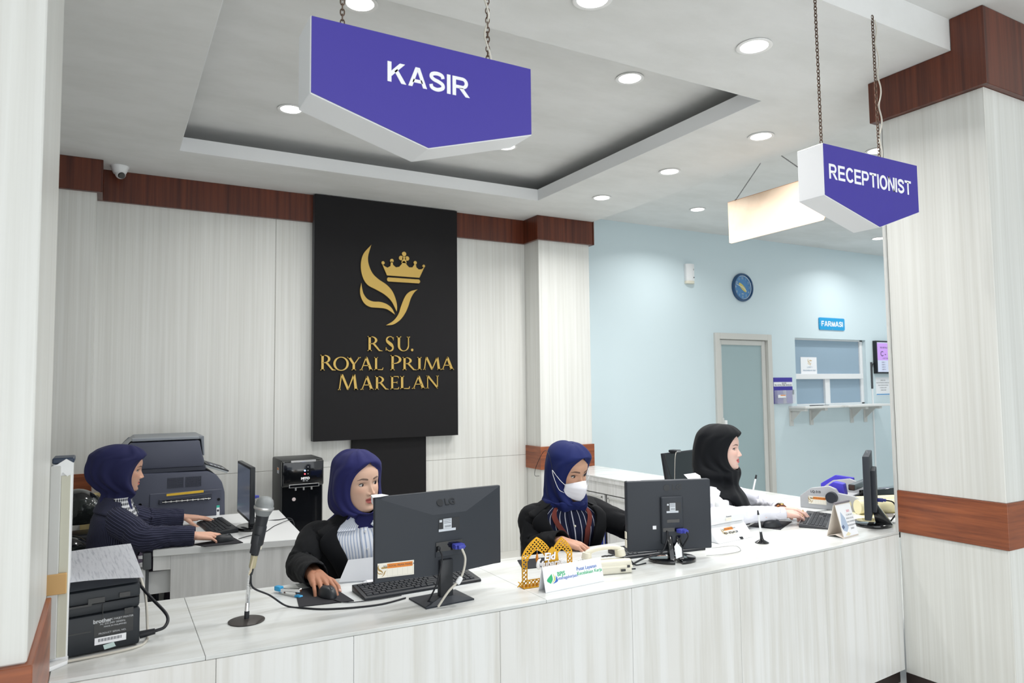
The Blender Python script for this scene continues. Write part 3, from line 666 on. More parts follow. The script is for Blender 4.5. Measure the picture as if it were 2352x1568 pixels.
LET = [('R', 1.974, 2.112, 1.933, 2.063), ('S', 2.14, 2.221, 1.933, 2.067), ('U', 2.242, 2.376, 1.935, 2.068), ('.', 2.382, 2.405, 1.936, 1.960), ('R', 1.56, 1.692, 1.761, 1.893), ('O', 1.672, 1.807, 1.759, 1.877), ('Y', 1.792, 1.914, 1.763, 1.877), ('A', 1.902, 2.026, 1.763, 1.879), ('L', 2.035, 2.12, 1.765, 1.878), ('P', 2.185, 2.292, 1.764, 1.898), ('R', 2.3, 2.437, 1.765, 1.881), ('I', 2.442, 2.486, 1.768, 1.883), ('M', 2.499, 2.676, 1.768, 1.885), ('A', 2.676, 2.812, 1.770, 1.887), ('M', 1.712, 1.889, 1.592, 1.727), ('A', 1.909, 2.033, 1.592, 1.71), ('R', 2.043, 2.170, 1.592, 1.71), ('E', 2.185, 2.268, 1.593, 1.71), ('L', 2.276, 2.372, 1.595, 1.711), ('A', 2.388, 2.523, 1.596, 1.712), ('N', 2.526, 2.659, 1.597, 1.714)]
for c, x0, x1, z0, z1 in LET:
    flat('gold_letter', [[lx((x0 + (x1 - x0) * a, z0 + (z1 - z0) * b)) for a, b in p] for p in glyph(c)], lb, 0.011)
lp = MB(); lp.box((-0.35, -0.045, 0), (0.35, -0.022, 1.157), 0.002, 1)
tag(lp.build('lower_panel', M_BLACKP, None, 30, (2.205, 6.20, 0)), 'narrow black panel below the gold lettered board', 'panel')

# ------------------------------------------------------------------ on the pharmacy wall
t = thing('wall_clock', 'round blue wall clock with a yellow centre on the pale blue wall', 'clock', (6.895, YP, 2.818))
RY = Matrix.Rotation(math.radians(90), 4, 'X')
m = MB(); m.lathe([(0.150, 0.006), (0.152, 0.034), (0.163, 0.040), (0.176, 0.030), (0.181, 0.012), (0.178, 0.0), (0.150, 0.0)], 48, RY, False, False); m.build('rim', mat('clock_rim_blue', rgb(24, 72, 116), 0.25, coat=0.4), t, 50)
m = MB(); m.lathe([(0.0005, 0.012), (0.151, 0.012)], 48, RY, True, False); fc_ = m.build('dial', mat('clock_dial_blue', rgb(84, 138, 190), 0.3), t, 0)
m = MB(); m.lathe([(0.143, 0.014), (0.1495, 0.020)], 48, RY, False, False); m.build('inner_ring', mat('clock_inner_ring', rgb(196, 214, 234), 0.3), fc_, 0)
M_NUM = mat('clock_numeral', rgb(214, 222, 216), 0.5)
for k in range(1, 13):
    a = math.radians(90 - 30 * k); words('numeral', str(k), 0.042, frame((0.118 * math.cos(a), -0.0135, 0.118 * math.sin(a)), (1, 0, 0), (0, 0, 1)), M_NUM, fc_, 0.0, 0.85)
words('lettering', 'SEIKO', 0.014, frame((0, -0.0135, -0.082), (1, 0, 0), (0, 0, 1)), M_NUM, fc_, 0.0005)
m = MB()
Q = [(0.082 * math.cos(a), 0.026 * math.sin(a)) for a in [2 * math.pi * k / 24 for k in range(24)]]
ca, sa = math.cos(math.radians(-40)), math.sin(math.radians(-40))
m.prism([(x * ca - y * sa, x * sa + y * ca) for x, y in Q], -0.0145, -0.0135, 'xz'); m.build('emblem', mat('clock_yellow', rgb(222, 206, 112), 0.5), fc_, 0)
m = MB(); m.prism([(0.02, -0.012), (0.024, -0.006), (-0.112, 0.042), (-0.114, 0.036)], -0.0175, -0.016, 'xz'); m.build('minute_hand', M_WHITE, t, 0)
m = MB(); m.prism([(-0.012, 0.012), (-0.017, 0.006), (0.064, -0.050), (0.068, -0.046)], -0.0195, -0.018, 'xz'); m.build('hour_hand', M_WHITE, t, 0)

t = thing('air_freshener', 'small white wall dispenser left of the round clock', 'dispenser', (6.0, YP, 2.925))
m = MB(); pr = [(-0.065, 0.0), (-0.065, -0.035), (-0.045, -0.055), (0.0, -0.062), (0.045, -0.055), (0.065, -0.035), (0.065, 0.0)]
m.prism(pr, -0.085, 0.118, 'xy', None, 0.004, 2); m.build('body', M_WHITE, t, 40)
m = MB(); m.prism([(a * 0.98, b * 0.96) for a, b in pr], -0.118, -0.085, 'xy', None, 0.003, 1); m.build('base', M_CREAM, t, 40)
m = MB(); m.box((0.03, -0.0585, 0.04), (0.036, -0.056, 0.06)); m.build('indicator', M_DARKG, t)
m = MB(); m.cyl((0.035, -0.0595, -0.045), (0.035, -0.054, -0.045), 0.008, None, 12); m.build('button', M_DARKG, t)

t = thing('pharmacy_sign', 'small bright blue wall sign reading FARMASI', 'wall sign', (8.60, YP, 2.415))
m = MB(); w2, h2, r2 = 0.268, 0.083, 0.02
pl = [(s * (w2 - r2) + r2 * math.cos(math.radians(a)), q * (h2 - r2) + r2 * math.sin(math.radians(a))) for s, q, a0 in ((1, 1, 0), (-1, 1, 90), (-1, -1, 180), (1, -1, 270)) for a in range(a0, a0 + 91, 18)]
m.prism(pl, -0.012, 0.0, 'xz'); m.build('plate', mat('sign_blue', rgb(34, 156, 214), 0.35), t, 30)
sans_words('FARMASI', -0.222, 0.226, -0.034, 0.036, -0.0121, t, M_LETTER, (0, 0), 0.10)
for x in (-0.25, 0.0, 0.25):
    m = MB(); m.cyl((x, -0.014, -0.006 if x else -0.072), (x, -0.010, -0.006 if x else -0.072), 0.006, None, 10); m.build('screw', M_STEEL, t)

t = thing('brochure_holder', 'purple brochure board with clear pockets between the door and the serving window', 'brochure holder', (7.58, YP, 1.518))
m = MB(); m.box((-0.176, -0.008, -0.168), (0.178, 0, 0.168)); m.build('backing', M_PURPLE, t, 0)
m = MB(); m.box((-0.174, -0.0095, 0.055), (0.176, -0.0082, 0.110)); wb = m.build('title_strip', M_PAPER, t, 0)
words('lettering', 'BROSUR', 0.022, frame((0.02, -0.0099, 0.094), (1, 0, 0), (0, 0, 1)), M_INK, wb, 0.0004); words('lettering', 'RSU. ROYAL PRIMA MARELAN', 0.026, frame((0, -0.0099, 0.071), (1, 0, 0), (0, 0, 1)), M_INK, wb, 0.0003, 0.93)
M_CLEAR = mat('clear_acrylic', (0.95, 0.97, 1.0), 0.05, alpha=0.22)
for x0, x1 in ((-0.17, -0.004), (0.0, 0.166)):
    m = MB(); m.box((x0, -0.062, -0.166), (x1, -0.059, 0.005)); m.box((x0, -0.059, -0.166), (x1, -0.008, -0.163)); m.box((x1 - 0.003, -0.059, -0.163), (x1, -0.008, 0.005)); m.box((x0, -0.059, -0.163), (x0 + 0.003, -0.008, 0.005)); m.build('clear_pocket', M_CLEAR, t, 0)
m = MB(); m.box((-0.165, -0.064, -0.09), (-0.02, -0.0625, -0.052)); m.mi = 1; m.box((-0.12, -0.0645, -0.066), (-0.024, -0.064, -0.054)); m.build('sticker', [M_PAPER, M_ORANGE], t, 0)
m = MB(); m.box((0.11, -0.066, -0.05), (0.135, -0.0625, 0.012)); m.build('clip', M_STEEL, t, 0)

t = thing('window_notice', 'white notice with small crown emblem taped inside the serving window', 'notice', (8.19, YP + 0.066, 1.845))
m = MB(); m.box((-0.162, 0, -0.115), (0.162, 0.002, 0.115)); m.build('sheet', M_PAPER, t, 0)
m = MB(); k = 0.14
def sm(p): return ((p[0] - 2.2) * k + 0.02, (p[1] - 2.5) * k + 0.045)
for q in (leaf1, leaf2, leaf3, crown): m.prism([sm(p) for p in q], -0.0008, -0.0002, 'xz')
m.build('emblem', mat('pale_gold_print', rgb(206, 180, 130), 0.7), t, 0)
M_PP = mat('pale_print', rgb(120, 150, 175), 0.8)
words('lettering', 'LOKET 1', 0.03, frame((0.02, -0.0006, -0.022), (1, 0, 0), (0, 0, 1)), M_PP, t); words('lettering', 'PENGAMBILAN OBAT', 0.027, frame((0.01, -0.0006, -0.065), (1, 0, 0), (0, 0, 1)), M_PP, t)

sh = thing('wall_shelf', 'narrow white shelf on brackets under the serving window', 'shelf', (8.59, YP, 1.315))
m = MB(); m.box((-0.91, -0.26, -0.028), (0.92, 0, 0.0), 0.004, 1); m.build('board', streak('worn_white_paint', rgb(190, 190, 186), rgb(232, 233, 232), (3, 9, 9), 0.5, lo=0.3, hi=0.42), sh, 30)
for x in (-0.87, -0.48, 0.36, 0.66):
    m = MB(); m.box((x - 0.035, -0.012, -0.255), (x + 0.035, 0, -0.029), 0.002, 1); m.box((x - 0.028, -0.24, -0.062), (x + 0.028, -0.012, -0.029), 0.002, 1); m.prism([(-0.012, -0.20), (-0.012, -0.062), (-0.16, -0.062)], x - 0.006, x + 0.006, 'yz'); m.build('bracket', M_ALU, sh, 30)
t = thing('ballpoint_pen', 'black pen lying on the left end of the wall shelf', 'pen', (8.05, YP - 0.16, 1.3205))
m = MB(); m.cyl((-0.16, 0, 0), (0.10, 0, 0), 0.0055, None, 10); m.cyl((0.10, 0, 0), (0.14, 0, 0), 0.0055, 0.001, 10); m.build('barrel', M_BLACK, t)
m = MB(); m.tube(spline([(-0.16, 0, 0), (-0.05, 0.05, -0.002), (0.12, 0.06, -0.002), (0.26, 0.03, -0.002)], 6), 0.003, 6); m.build('tether', M_CORD, t)

t = thing('queue_screen', 'small wall screen showing a purple queue number beside the serving window', 'screen', (9.86, YP, 1.972))
m = MB(); m.box((-0.375, -0.055, -0.235), (0.375, -0.0, 0.235), 0.006, 2); m.build('casing', M_BLACK, t, 30)
m = MB(); m.box((-0.352, -0.0562, -0.212), (0.352, -0.0551, 0.212)); m.mi = 1; m.box((-0.352, -0.0568, -0.045), (0.352, -0.0562, 0.20)); pn = m.build('display', [mat('screen_grey', rgb(190, 196, 214), 0.3, emit=rgb(176, 184, 206), estr=0.45), mat('screen_purple', rgb(180, 140, 210), 0.3, emit=rgb(178, 138, 208), estr=0.5)], t, 0)
fr = lambda x, z: frame((x, -0.0571, z), (1, 0, 0), (0, 0, 1)); M_SI = mat('screen_ink', rgb(60, 48, 96), 0.5)
words('screen_text', 'C - 100', 0.10, fr(-0.13, 0.045), M_SI, pn, 0.001); words('screen_text', 'RSU ROYAL PRIMA', 0.030, fr(-0.16, 0.135), M_SI, pn, 0.0005); words('screen_text', 'LOKET FARMASI', 0.024, fr(-0.15, -0.018), M_SI, pn)
for k in range(4): words('screen_text', 'LOKET %d' % (k + 1), 0.022, fr(-0.22, -0.075 - 0.034 * k), M_SI, pn)
m = MB(); m.tube(spline([(-0.36, -0.02, -0.06), (-0.40, -0.012, -0.10), (-0.42, -0.012, -0.14)], 6), 0.006, 8); m.build('cable', M_CORD, t)
t = thing('wall_notice', 'white printed notice with a blue foot line below the wall screen', 'notice', (9.69, YP, 1.555))
m = MB(); m.box((-0.165, -0.003, -0.13), (0.165, 0, 0.13)); m.build('sheet', M_PAPER, t, 0)
for k, q in enumerate(('PERHATIAN', 'MOHON MENUNGGU PANGGILAN', 'SESUAI NOMOR ANTRIAN', 'DI DEPAN LOKET', 'TERIMA KASIH')): words('lettering', q, 0.02, frame((0, -0.0034, 0.085 - 0.035 * k), (1, 0, 0), (0, 0, 1)), M_INK, t)
m = MB(); m.box((-0.16, -0.0036, -0.122), (0.16, -0.003, -0.108)); m.build('foot_line', mat('print_blue', rgb(60, 150, 210), 0.7), t, 0)
t = thing('cable_channel', 'thin white cable channel running down the wall left of the screen', 'cable channel', (9.43, YP, 1.2))
m = MB(); m.box((-0.012, -0.014, -0.82), (0.012, 0, 0.32), 0.002, 1); m.build('channel', M_WHITE, t); m = MB(); m.box((-0.014, -0.016, 0.325), (0.014, 0, 0.70), 0.002, 1); m.build('dark_cover', M_DARKG, t)

# ================================================================== DEVICES AND SMALL THINGS
def keyboard(label, loc, rz, w=0.44, d=0.148, flat=False):
    t = thing('keyboard', label, 'keyboard', loc, rz)
    h0, h1 = (0.010, 0.020) if flat else (0.012, 0.026)
    m = MB(); m.prism([(-d / 2, 0.0), (d / 2, 0.0), (d / 2, h1), (d / 2 - 0.012, h1 + 0.001), (-d / 2 + 0.008, h0 + 0.001), (-d / 2, h0 - 0.003)], -w / 2, w / 2, 'yz', None, 0.003, 2)
    m.build('case', M_BLACK if not flat else M_DARKG, t, 40)
    rows = 6; u = (w - 0.03) / 22.5; rd_ = (d - 0.036) / 6; meshes = {}
    sl = math.atan2(h1 - h0, d - 0.02)
    def key(x, r, ku, name='key'):
        kw = ku * u
        if (ku,) not in meshes:
            q = MB(); q.prism([(-kw / 2 + 0.001, -rd_ / 2 + 0.001), (kw / 2 - 0.001, -rd_ / 2 + 0.001), (kw / 2 - 0.001, rd_ / 2 - 0.001), (-kw / 2 + 0.001, rd_ / 2 - 0.001)], 0, 0.0055, 'xy')
            top = [f for f in q.bm.faces if f.normal.z > 0.5 or all(v.co.z > 0.004 for v in f.verts)]
            for v in top[0].verts: v.co.x *= 1 - 0.0035 / kw; v.co.y *= 0.82
            o = q.build('key', M_KEY, t, 20); meshes[(ku,)] = o
        else:
            o = meshes[(ku,)].copy(); COL.objects.link(o)
        y = -d / 2 + 0.012 + rd_ * (r + 0.5) + (0.006 if r == 5 else 0)
        o.location = (x, y, h0 + (y + d / 2) * math.tan(sl) - 0.001); o.rotation_euler = (sl, 0, 0)
    L = -w / 2 + 0.012
    pat = [[1.25, 1.25, 1.25, 5.75, 1.25, 1.25, 1.5, 1.5], [2.25] + [1] * 10 + [2.75], [1.75] + [1] * 11 + [2.25], [1.5] + [1] * 12 + [1.5], [1] * 13 + [2], [1, 1, 1, 1, 1, 1, 1, 1, 1, 1, 1, 1, 1, 2]]
    for r, p in enumerate(pat):
        x = L
        for ku in p: key(x + ku * u / 2, r, ku); x += ku * u
    for r in (0, 3, 4, 5):
        for k in range(3): key(L + (15.6 + k) * u, r, 1)
    key(L + 16.6 * u, 1, 1)
    for r in range(5):
        for k in range(4): key(L + (19.0 + k - 0.1) * u - 0.2 * u, r, 1)
    return t
def mouse(label, loc, rz):
    t = thing('computer_mouse', label, 'mouse', loc, rz)
    n = 18; rs = []
    for k in range(9):
        a = k / 8; z = 0.036 * math.sin(a * math.pi / 2); s = math.cos(a * math.pi / 2) ** 0.55 if k < 8 else 0.02
        rs.append([(0.031 * s * math.cos(q) * (1 - 0.12 * math.sin(q)), 0.056 * s * math.sin(q) - 0.006 * a, 0.002 + z) for q in [2 * math.pi * i / n for i in range(n)]])
    m = MB(); m.rings(rs); m.build('shell', M_BLACK, t, 60)
    m = MB(); m.lathe([(0.003, -0.003), (0.009, -0.003), (0.009, 0.003), (0.003, 0.003)], 16, Matrix.Translation((0, 0.03, 0.030)) @ Matrix.Rotation(math.radians(90), 4, 'Y')); m.build('wheel', M_DARKG, t)
    return t
def mousepad(label, pts, z, mt=None, flip=None):
    c = Vector((sum(p[0] for p in pts) / 4, sum(p[1] for p in pts) / 4, z))
    m = MB(); P = []
    for k in range(4):
        a = Vector(pts[k]); b = Vector(pts[(k + 1) % 4])
        for q in range(6): P.append((a.lerp(b, q / 6).x - c.x, a.lerp(b, q / 6).y - c.y))
    m.prism(P, 0.0, 0.003, 'xy')
    return tag(m.build('mouse_pad', mt or mat('black_cloth', rgb(34, 34, 40), 0.85, bump=(500, 0.3, 0.001)), None, 30, c), label, 'mouse pad')
def cable(name, label, pts, r=0.0025, m=None, n=8):
    c = Vector(pts[0]); q = MB(); q.tube(spline([Vector(p) - c for p in pts], n), r, 7)
    return tag(q.build(name, m or M_CORD, None, 60, c), label, 'cable')
def plug(parent, p, dirv):
    """blue VGA plug with its lead starting"""
    m = MB(); m.box((-0.021, -0.030, -0.009), (0.021, 0.0, 0.009), 0.003, 2); m.box((-0.013, -0.045, -0.007), (0.013, -0.030, 0.007), 0.003, 2); 
    m.cyl((-0.018, -0.034, 0), (-0.018, -0.0305, 0), 0.004, None, 8); m.cyl((0.018, -0.034, 0), (0.018, -0.0305, 0), 0.004, None, 8)
    o = m.build('video_plug', M_VGA, parent, 30); o.location = p; o.rotation_euler = dirv; return o
def rating_label(parent, x, y, z, w=0.088, h=0.048):
    m = MB(); m.box((x - w / 2, y - 0.0004, z - h / 2), (x + w / 2, y, z + h / 2)); m.mi = 1
    m.box((x - w * 0.28, y - 0.0008, z - h * 0.30), (x + w * 0.12, y - 0.0004, z + h * 0.46)); m.box((x - w * 0.5, y - 0.0008, z - h * 0.5), (x + w * 0.32, y - 0.0004, z - h * 0.31)); m.box((x - w * 0.46, y - 0.0008, z + h * 0.22), (x - w * 0.34, y - 0.0004, z + h * 0.40))
    m.mi = 2
    for k in range(9): m.box((x - w * 0.20 + k * w * 0.033, y - 0.001, z - h * 0.2), (x - w * 0.185 + k * w * 0.033, y - 0.0008, z - h * 0.06))
    for k in range(3): m.box((x - w * 0.25, y - 0.001, z + h * (0.36 - 0.12 * k)), (x + w * 0.09, y - 0.0008, z + h * (0.39 - 0.12 * k)))
    return m.build('rating_label', [M_BLACK, mat('label_white', rgb(206, 212, 220), 0.5), M_INK], parent, 0)
def asset_sticker(parent, M, w=0.07, h=0.03):
    """hospital asset label: crown emblem, orange title strip, empty boxes; drawn in local x (width) / y (height)"""
    q = MB(); q.prism([(-w / 2, -h / 2), (w / 2, -h / 2), (w / 2, h / 2), (-w / 2, h / 2)], 0, 0.0005, 'xy', M)
    q.mi = 1; q.prism([(-w * 0.24, h * 0.1), (w * 0.46, h * 0.1), (w * 0.46, h * 0.42), (-w * 0.24, h * 0.42)], 0.0005, 0.0008, 'xy', M)
    q.mi = 2
    k = h * 0.85 / 0.72
    for lf in (leaf1, leaf2, leaf3, crown): q.prism([((a - 2.2) * k - w * 0.37, (b - 2.52) * k) for a, b in lf], 0.0005, 0.0008, 'xy', M)
    q.mi = 3
    for j in range(6): q.prism([(-w * 0.24 + j * w * 0.14, -h * 0.42), (-w * 0.24 + j * w * 0.14 + 0.0006, -h * 0.42), (-w * 0.24 + j * w * 0.14 + 0.0006, h * 0.06), (-w * 0.24 + j * w * 0.14, h * 0.06)], 0.0005, 0.0007, 'xy', M)
    q.prism([(-w * 0.24, -h * 0.44), (w * 0.46, -h * 0.44), (w * 0.46, -h * 0.42), (-w * 0.24, -h * 0.42)], 0.0005, 0.0007, 'xy', M)
    s = q.build('asset_sticker', [mat('sticker_paper', rgb(238, 234, 222), 0.6), M_ORANGE, mat('sticker_gold', rgb(170, 140, 80), 0.6), M_GREYC], parent, 0)
    words('sticker_text', 'RSU ROYAL PRIMA MARELAN', h * 0.2, M @ Matrix.Translation((w * 0.11, h * 0.255, 0.001)), M_INK, s, 0.0, 0.9, depth=0.0002)
    return s

# ---- monitor of the cashier in the middle: seen from behind, square foot
t = thing('monitor', 'wide black monitor seen from behind with white serial label, in front of the striped shirt', 'monitor', (1.1125, 2.535, CT), math.radians(3.5))
W, H, Z0 = 0.535, 0.307, 0.100
m = MB(); m.box((-W / 2, 0.0, Z0), (W / 2, 0.020, Z0 + H), 0.004, 2)
# tapered rear shell
a = [(-W / 2 + 0.003, 0.0, Z0 + 0.003), (W / 2 - 0.003, 0.0, Z0 + 0.003), (W / 2 - 0.003, 0.0, Z0 + H - 0.003), (-W / 2 + 0.003, 0.0, Z0 + H - 0.003)]
b = [(-0.20, -0.012, Z0 + 0.02), (0.20, -0.012, Z0 + 0.02), (0.085, -0.042, Z0 + 0.225), (-0.055, -0.042, Z0 + 0.225)]
b = [(-0.06, -0.036, Z0 + 0.005), (0.09, -0.036, Z0 + 0.005), (0.085, -0.042, Z0 + 0.228), (-0.055, -0.042, Z0 + 0.228)]
m.add(a + b, [(0, 1, 5, 4), (1, 2, 6, 5), (2, 3, 7, 6), (3, 0, 4, 7), (4, 5, 6, 7)])
m.box((-0.045, -0.0425, Z0 + 0.07), (0.07, -0.039, Z0 + 0.112), 0.001, 1)
sh_ = m.build('shell', M_CHAR, t, 15)
m = MB(); m.box((-W / 2 + 0.012, 0.0195, Z0 + 0.016), (W / 2 - 0.012, 0.0206, Z0 + H - 0.012)); m.build('screen', mat('screen_glow', rgb(120, 140, 165), 0.15, emit=rgb(190, 205, 225), estr=0.8), t, 0)
m = MB(); m.box((-0.043, -0.0432, Z0 + 0.09), (0.068, -0.0424, Z0 + 0.125)); m.build('port_recess', M_BLACKG, sh_, 0)
rating_label(sh_, 0.012, -0.0424, Z0 + 0.187)
words('maker_mark', 'LG', 0.034, frame((0.015, -0.021, Z0 + 0.267), (1, 0, 0), (0, 0.55, 1)) @ Matrix.Translation((0.012, 0, 0.0005)), M_BLACK, sh_, 0.0008, 1.1, depth=0.002)
m = MB(); m.lathe([(0.0005, -0.0008), (0.014, -0.0008), (0.014, 0.0012), (0.0005, 0.0012)], 24, frame((0.015, -0.021, Z0 + 0.267), (1, 0, 0), (0, 0.55, 1)) @ Matrix.Translation((-0.03, 0, 0.0005))); m.build('maker_roundel', M_BLACK, sh_)
plug(sh_, (0.043, -0.0425, Z0 + 0.105), (0, 0, 0))
m = MB(); m.tube(spline([(0.043, -0.085, Z0 + 0.10), (0.05, -0.098, Z0 + 0.06), (0.03, -0.10, Z0 + 0.0), (-0.02, -0.095, Z0 - 0.045), (-0.06, -0.09, Z0 - 0.094)], 8), 0.0044, 8); m.build('video_cable', M_GREYC, t, 60)
m = MB(); m.lathe([(0.0065, -0.014), (0.0095, -0.01), (0.0095, 0.01), (0.0065, 0.014)], 14, Matrix.Translation((0.022, -0.1005, Z0 - 0.01)) @ Matrix.Rotation(math.radians(38), 4, 'Y')); m.build('cable_tie', M_WHITE, t)
m = MB(); m.box((-0.04, -0.052, Z0 + 0.096), (-0.028, -0.042, Z0 + 0.110), 0.002, 1); m.tube(spline([(-0.034, -0.055, Z0 + 0.10), (-0.032, -0.07, Z0 + 0.07), (-0.05, -0.06, Z0 - 0.02), (-0.075, -0.03, Z0 - 0.095)], 8), 0.0032, 7); m.build('power_cable', M_CORD, t, 60)
asset_sticker(sh_, frame((-0.192, -0.0146, Z0 + 0.045), (1, -0.16, 0.0), (0, 0, 1)), 0.135, 0.052)
m = MB(); m.box((-0.03, -0.052, 0.02), (0.024, -0.024, Z0 + 0.06), 0.004, 2); m.build('neck', M_BLACK, t, 30)
m = MB(); m.add([(-0.10, -0.075, 0), (0.10, -0.075, 0), (0.10, 0.075, 0), (-0.10, 0.075, 0), (-0.10, -0.075, 0.006), (0.10, -0.075, 0.006), (0.10, 0.075, 0.006), (-0.10, 0.075, 0.006), (-0.032, -0.054, 0.026), (0.026, -0.054, 0.026), (0.026, -0.02, 0.026), (-0.032, -0.02, 0.026)],
      [(0, 3, 2, 1), (0, 1, 5, 4), (1, 2, 6, 5), (2, 3, 7, 6), (3, 0, 4, 7), (4, 5, 9, 8), (5, 6, 10, 9), (6, 7, 11, 10), (7, 4, 8, 11), (8, 9, 10, 11)])
m.build('foot', M_CHAR, t, 10)
m = MB(); m.add([(-W / 2 - 0.010, -0.006, Z0 + H + 0.001), (-W / 2 + 0.02, -0.006, Z0 + H + 0.001), (-W / 2 + 0.058, 0.008, Z0 + H + 0.002), (-W / 2 + 0.038, 0.03, Z0 + H + 0.006), (-W / 2 - 0.006, 0.022, Z0 + H + 0.007)], [(0, 1, 2, 3, 4)])
m.add([(-W / 2 - 0.010, -0.006, Z0 + H + 0.001), (-W / 2 - 0.006, 0.022, Z0 + H + 0.007), (-W / 2 - 0.005, 0.022, Z0 + H - 0.02), (-W / 2 - 0.008, -0.003, Z0 + H - 0.026)], [(0, 1, 2, 3)])
m.build('paper_note', M_PAPER, t, 0)

# ---- monitor of the masked woman: squarish, round split foot
t = thing('monitor', 'squarish black monitor seen from behind, in front of the masked woman', 'monitor', (2.262, 2.553, CT), math.radians(-19.6))
W, H, Z0 = 0.409, 0.318, 0.046
m = MB(); m.box((-W / 2, -0.014, Z0), (W / 2, 0.022, Z0 + H), 0.007, 3); m.box((-0.045, -0.030, Z0 + 0.03), (0.062, -0.010, Z0 + 0.245), 0.008, 3); sh_ = m.build('shell', M_CHAR, t, 30)
m = MB(); m.box((-W / 2 + 0.014, 0.0215, Z0 + 0.02), (W / 2 - 0.014, 0.0226, Z0 + H - 0.014)); m.build('screen', MATS['screen_glow'], t, 0)
rating_label(sh_, 0.014, -0.0302, Z0 + 0.195, 0.07, 0.046)
m = MB(); m.box((-0.02, -0.0312, Z0 + 0.128), (0.04, -0.030, Z0 + 0.142)); m.box((-0.04, -0.0312, Z0 + 0.088), (0.058, -0.030, Z0 + 0.105)); m.build('port_recess', M_BLACKG, sh_, 0)
words('maker_mark', 'LG', 0.036, frame((0.038, -0.0146, Z0 + 0.284), (1, 0, 0), (0, 0, 1)), M_BLACK, sh_, 0.001, 1.1, depth=0.001)
m = MB(); m.lathe([(0.0005, 0.0), (0.015, 0.0), (0.015, 0.0012), (0.0005, 0.0012)], 24, frame((-0.012, -0.0143, Z0 + 0.284), (1, 0, 0), (0, 0, 1))); m.build('maker_roundel', M_BLACK, sh_)
plug(sh_, (0.038, -0.031, Z0 + 0.092), (0, 0, math.radians(25)))
m = MB(); m.tube(spline([(0.055, -0.072, Z0 + 0.092), (0.062, -0.075, Z0 + 0.07), (0.05, -0.05, Z0 + 0.03), (0.045, -0.02, Z0 - 0.01)], 8), 0.004, 8); m.build('video_cable', M_CORD, t, 60)
m = MB(); m.tube(spline([(-0.02, -0.034, Z0 + 0.09), (-0.03, -0.05, Z0 + 0.06), (-0.06, -0.05, Z0 + 0.0), (-0.14, -0.05, -0.02 + Z0), (-0.20, -0.06, 0.004)], 8), 0.0042, 8); m.build('power_cable', M_CORD, t, 60)
m = MB(); m.box((-0.083, -0.0148, Z0 + 0.098), (-0.066, -0.0142, Z0 + 0.114)); m.build('small_sticker', M_PAPER, sh_, 0)
m = MB()
for s in (-1, 1): m.prism([(-0.066, 0.008), (-0.030, 0.008), (-0.018, Z0 + 0.055), (-0.033, Z0 + 0.07)], 0.012 + s * 0.022 - 0.012, 0.012 + s * 0.022 + 0.012, 'yz', None, 0.003, 2)
m.build('neck', M_BLACKG, t, 30)
m = MB()
for s in (0, 1):
    pl = [(0.105 * math.cos(math.radians(a)) + (0.014 if s else 0.004), 0.088 * math.sin(math.radians(a)) - 0.01) for a in (range(-86, 87, 6) if s else range(94, 267, 6))]
    m.prism(pl, 0.0, 0.016, 'xy', None, 0.004, 2)
m.build('foot', M_BLACKG, t, 40)
m = MB(); m.add([(0.004, -0.069, 0.02), (0.034, -0.067, 0.028), (0.038, -0.052, 0.062), (0.022, -0.040, 0.088), (0.004, -0.050, 0.07)], [(0, 1, 2, 3, 4)]); m.build('paper_tag', M_PAPER, t, 0)
for x, dz in ((-0.165, 0.030), (0.13, 0.024)):
    m = MB(); m.add([(x - 0.03, 0.0, Z0 + H + 0.001), (x + 0.035, 0.0, Z0 + H + 0.001), (x + 0.04, 0.02, Z0 + H + dz * 0.5), (x + 0.02, 0.03, Z0 + H + dz), (x - 0.04, 0.024, Z0 + H + dz * 0.8)], [(0, 1, 2, 3, 4)]); m.build('paper_note', M_PAPER, t, 0)
m = MB(); m.box((-W / 2 - 0.004, -0.008, Z0 + 0.06), (-W / 2 - 0.0005, 0.012, Z0 + 0.09)); m.box((-W / 2 - 0.004, -0.008, Z0 + 0.02), (-W / 2 - 0.0005, 0.012, Z0 + 0.055)); m.build('edge_note', M_CREAM, t, 0)

# ---- monitor of the woman in the white shirt, seen almost edge-on
t = thing('monitor', 'black monitor seen edge-on at the right end of the counter, beside the pillar', 'monitor', (3.775, 2.575, CT), math.radians(32))
W, H, Z0 = 0.43, 0.345, 0.058
m = MB(); m.box((-W / 2, -0.016, Z0), (W / 2, 0.018, Z0 + H), 0.005, 2); m.box((-0.12, -0.04, Z0 + 0.03), (0.12, -0.012, Z0 + 0.26), 0.006, 2); sh_ = m.build('shell', M_CHAR, t, 30)
m = MB(); m.box((-W / 2 + 0.014, 0.0175, Z0 + 0.02), (W / 2 - 0.014, 0.0186, Z0 + H - 0.014)); m.build('screen', MATS['screen_glow'], t, 0)
plug(sh_, (0.03, -0.04, Z0 + 0.08), (0, 0, 0))
m = MB(); m.tube(spline([(0.03, -0.082, Z0 + 0.08), (0.03, -0.12, Z0 + 0.07), (0.03, -0.135, Z0 + 0.02), (0.03, -0.10, Z0 - 0.04)], 8), 0.004, 8); m.build('video_cable', M_CORD, t, 60)
m = MB(); m.prism([(-0.115, 0.010), (-0.03, 0.010), (-0.012, Z0 + 0.045), (-0.04, Z0 + 0.06)], -0.03, 0.03, 'yz', None, 0.004, 2); m.build('neck', M_BLACKG, t, 30)
m = MB(); m.prism([(0.125 * math.cos(a), 0.10 * math.sin(a) - 0.01) for a in [2 * math.pi * k / 40 for k in range(40)]], 0, 0.018, 'xy', None, 0.005, 2); m.build('foot', M_BLACKG, t, 40)
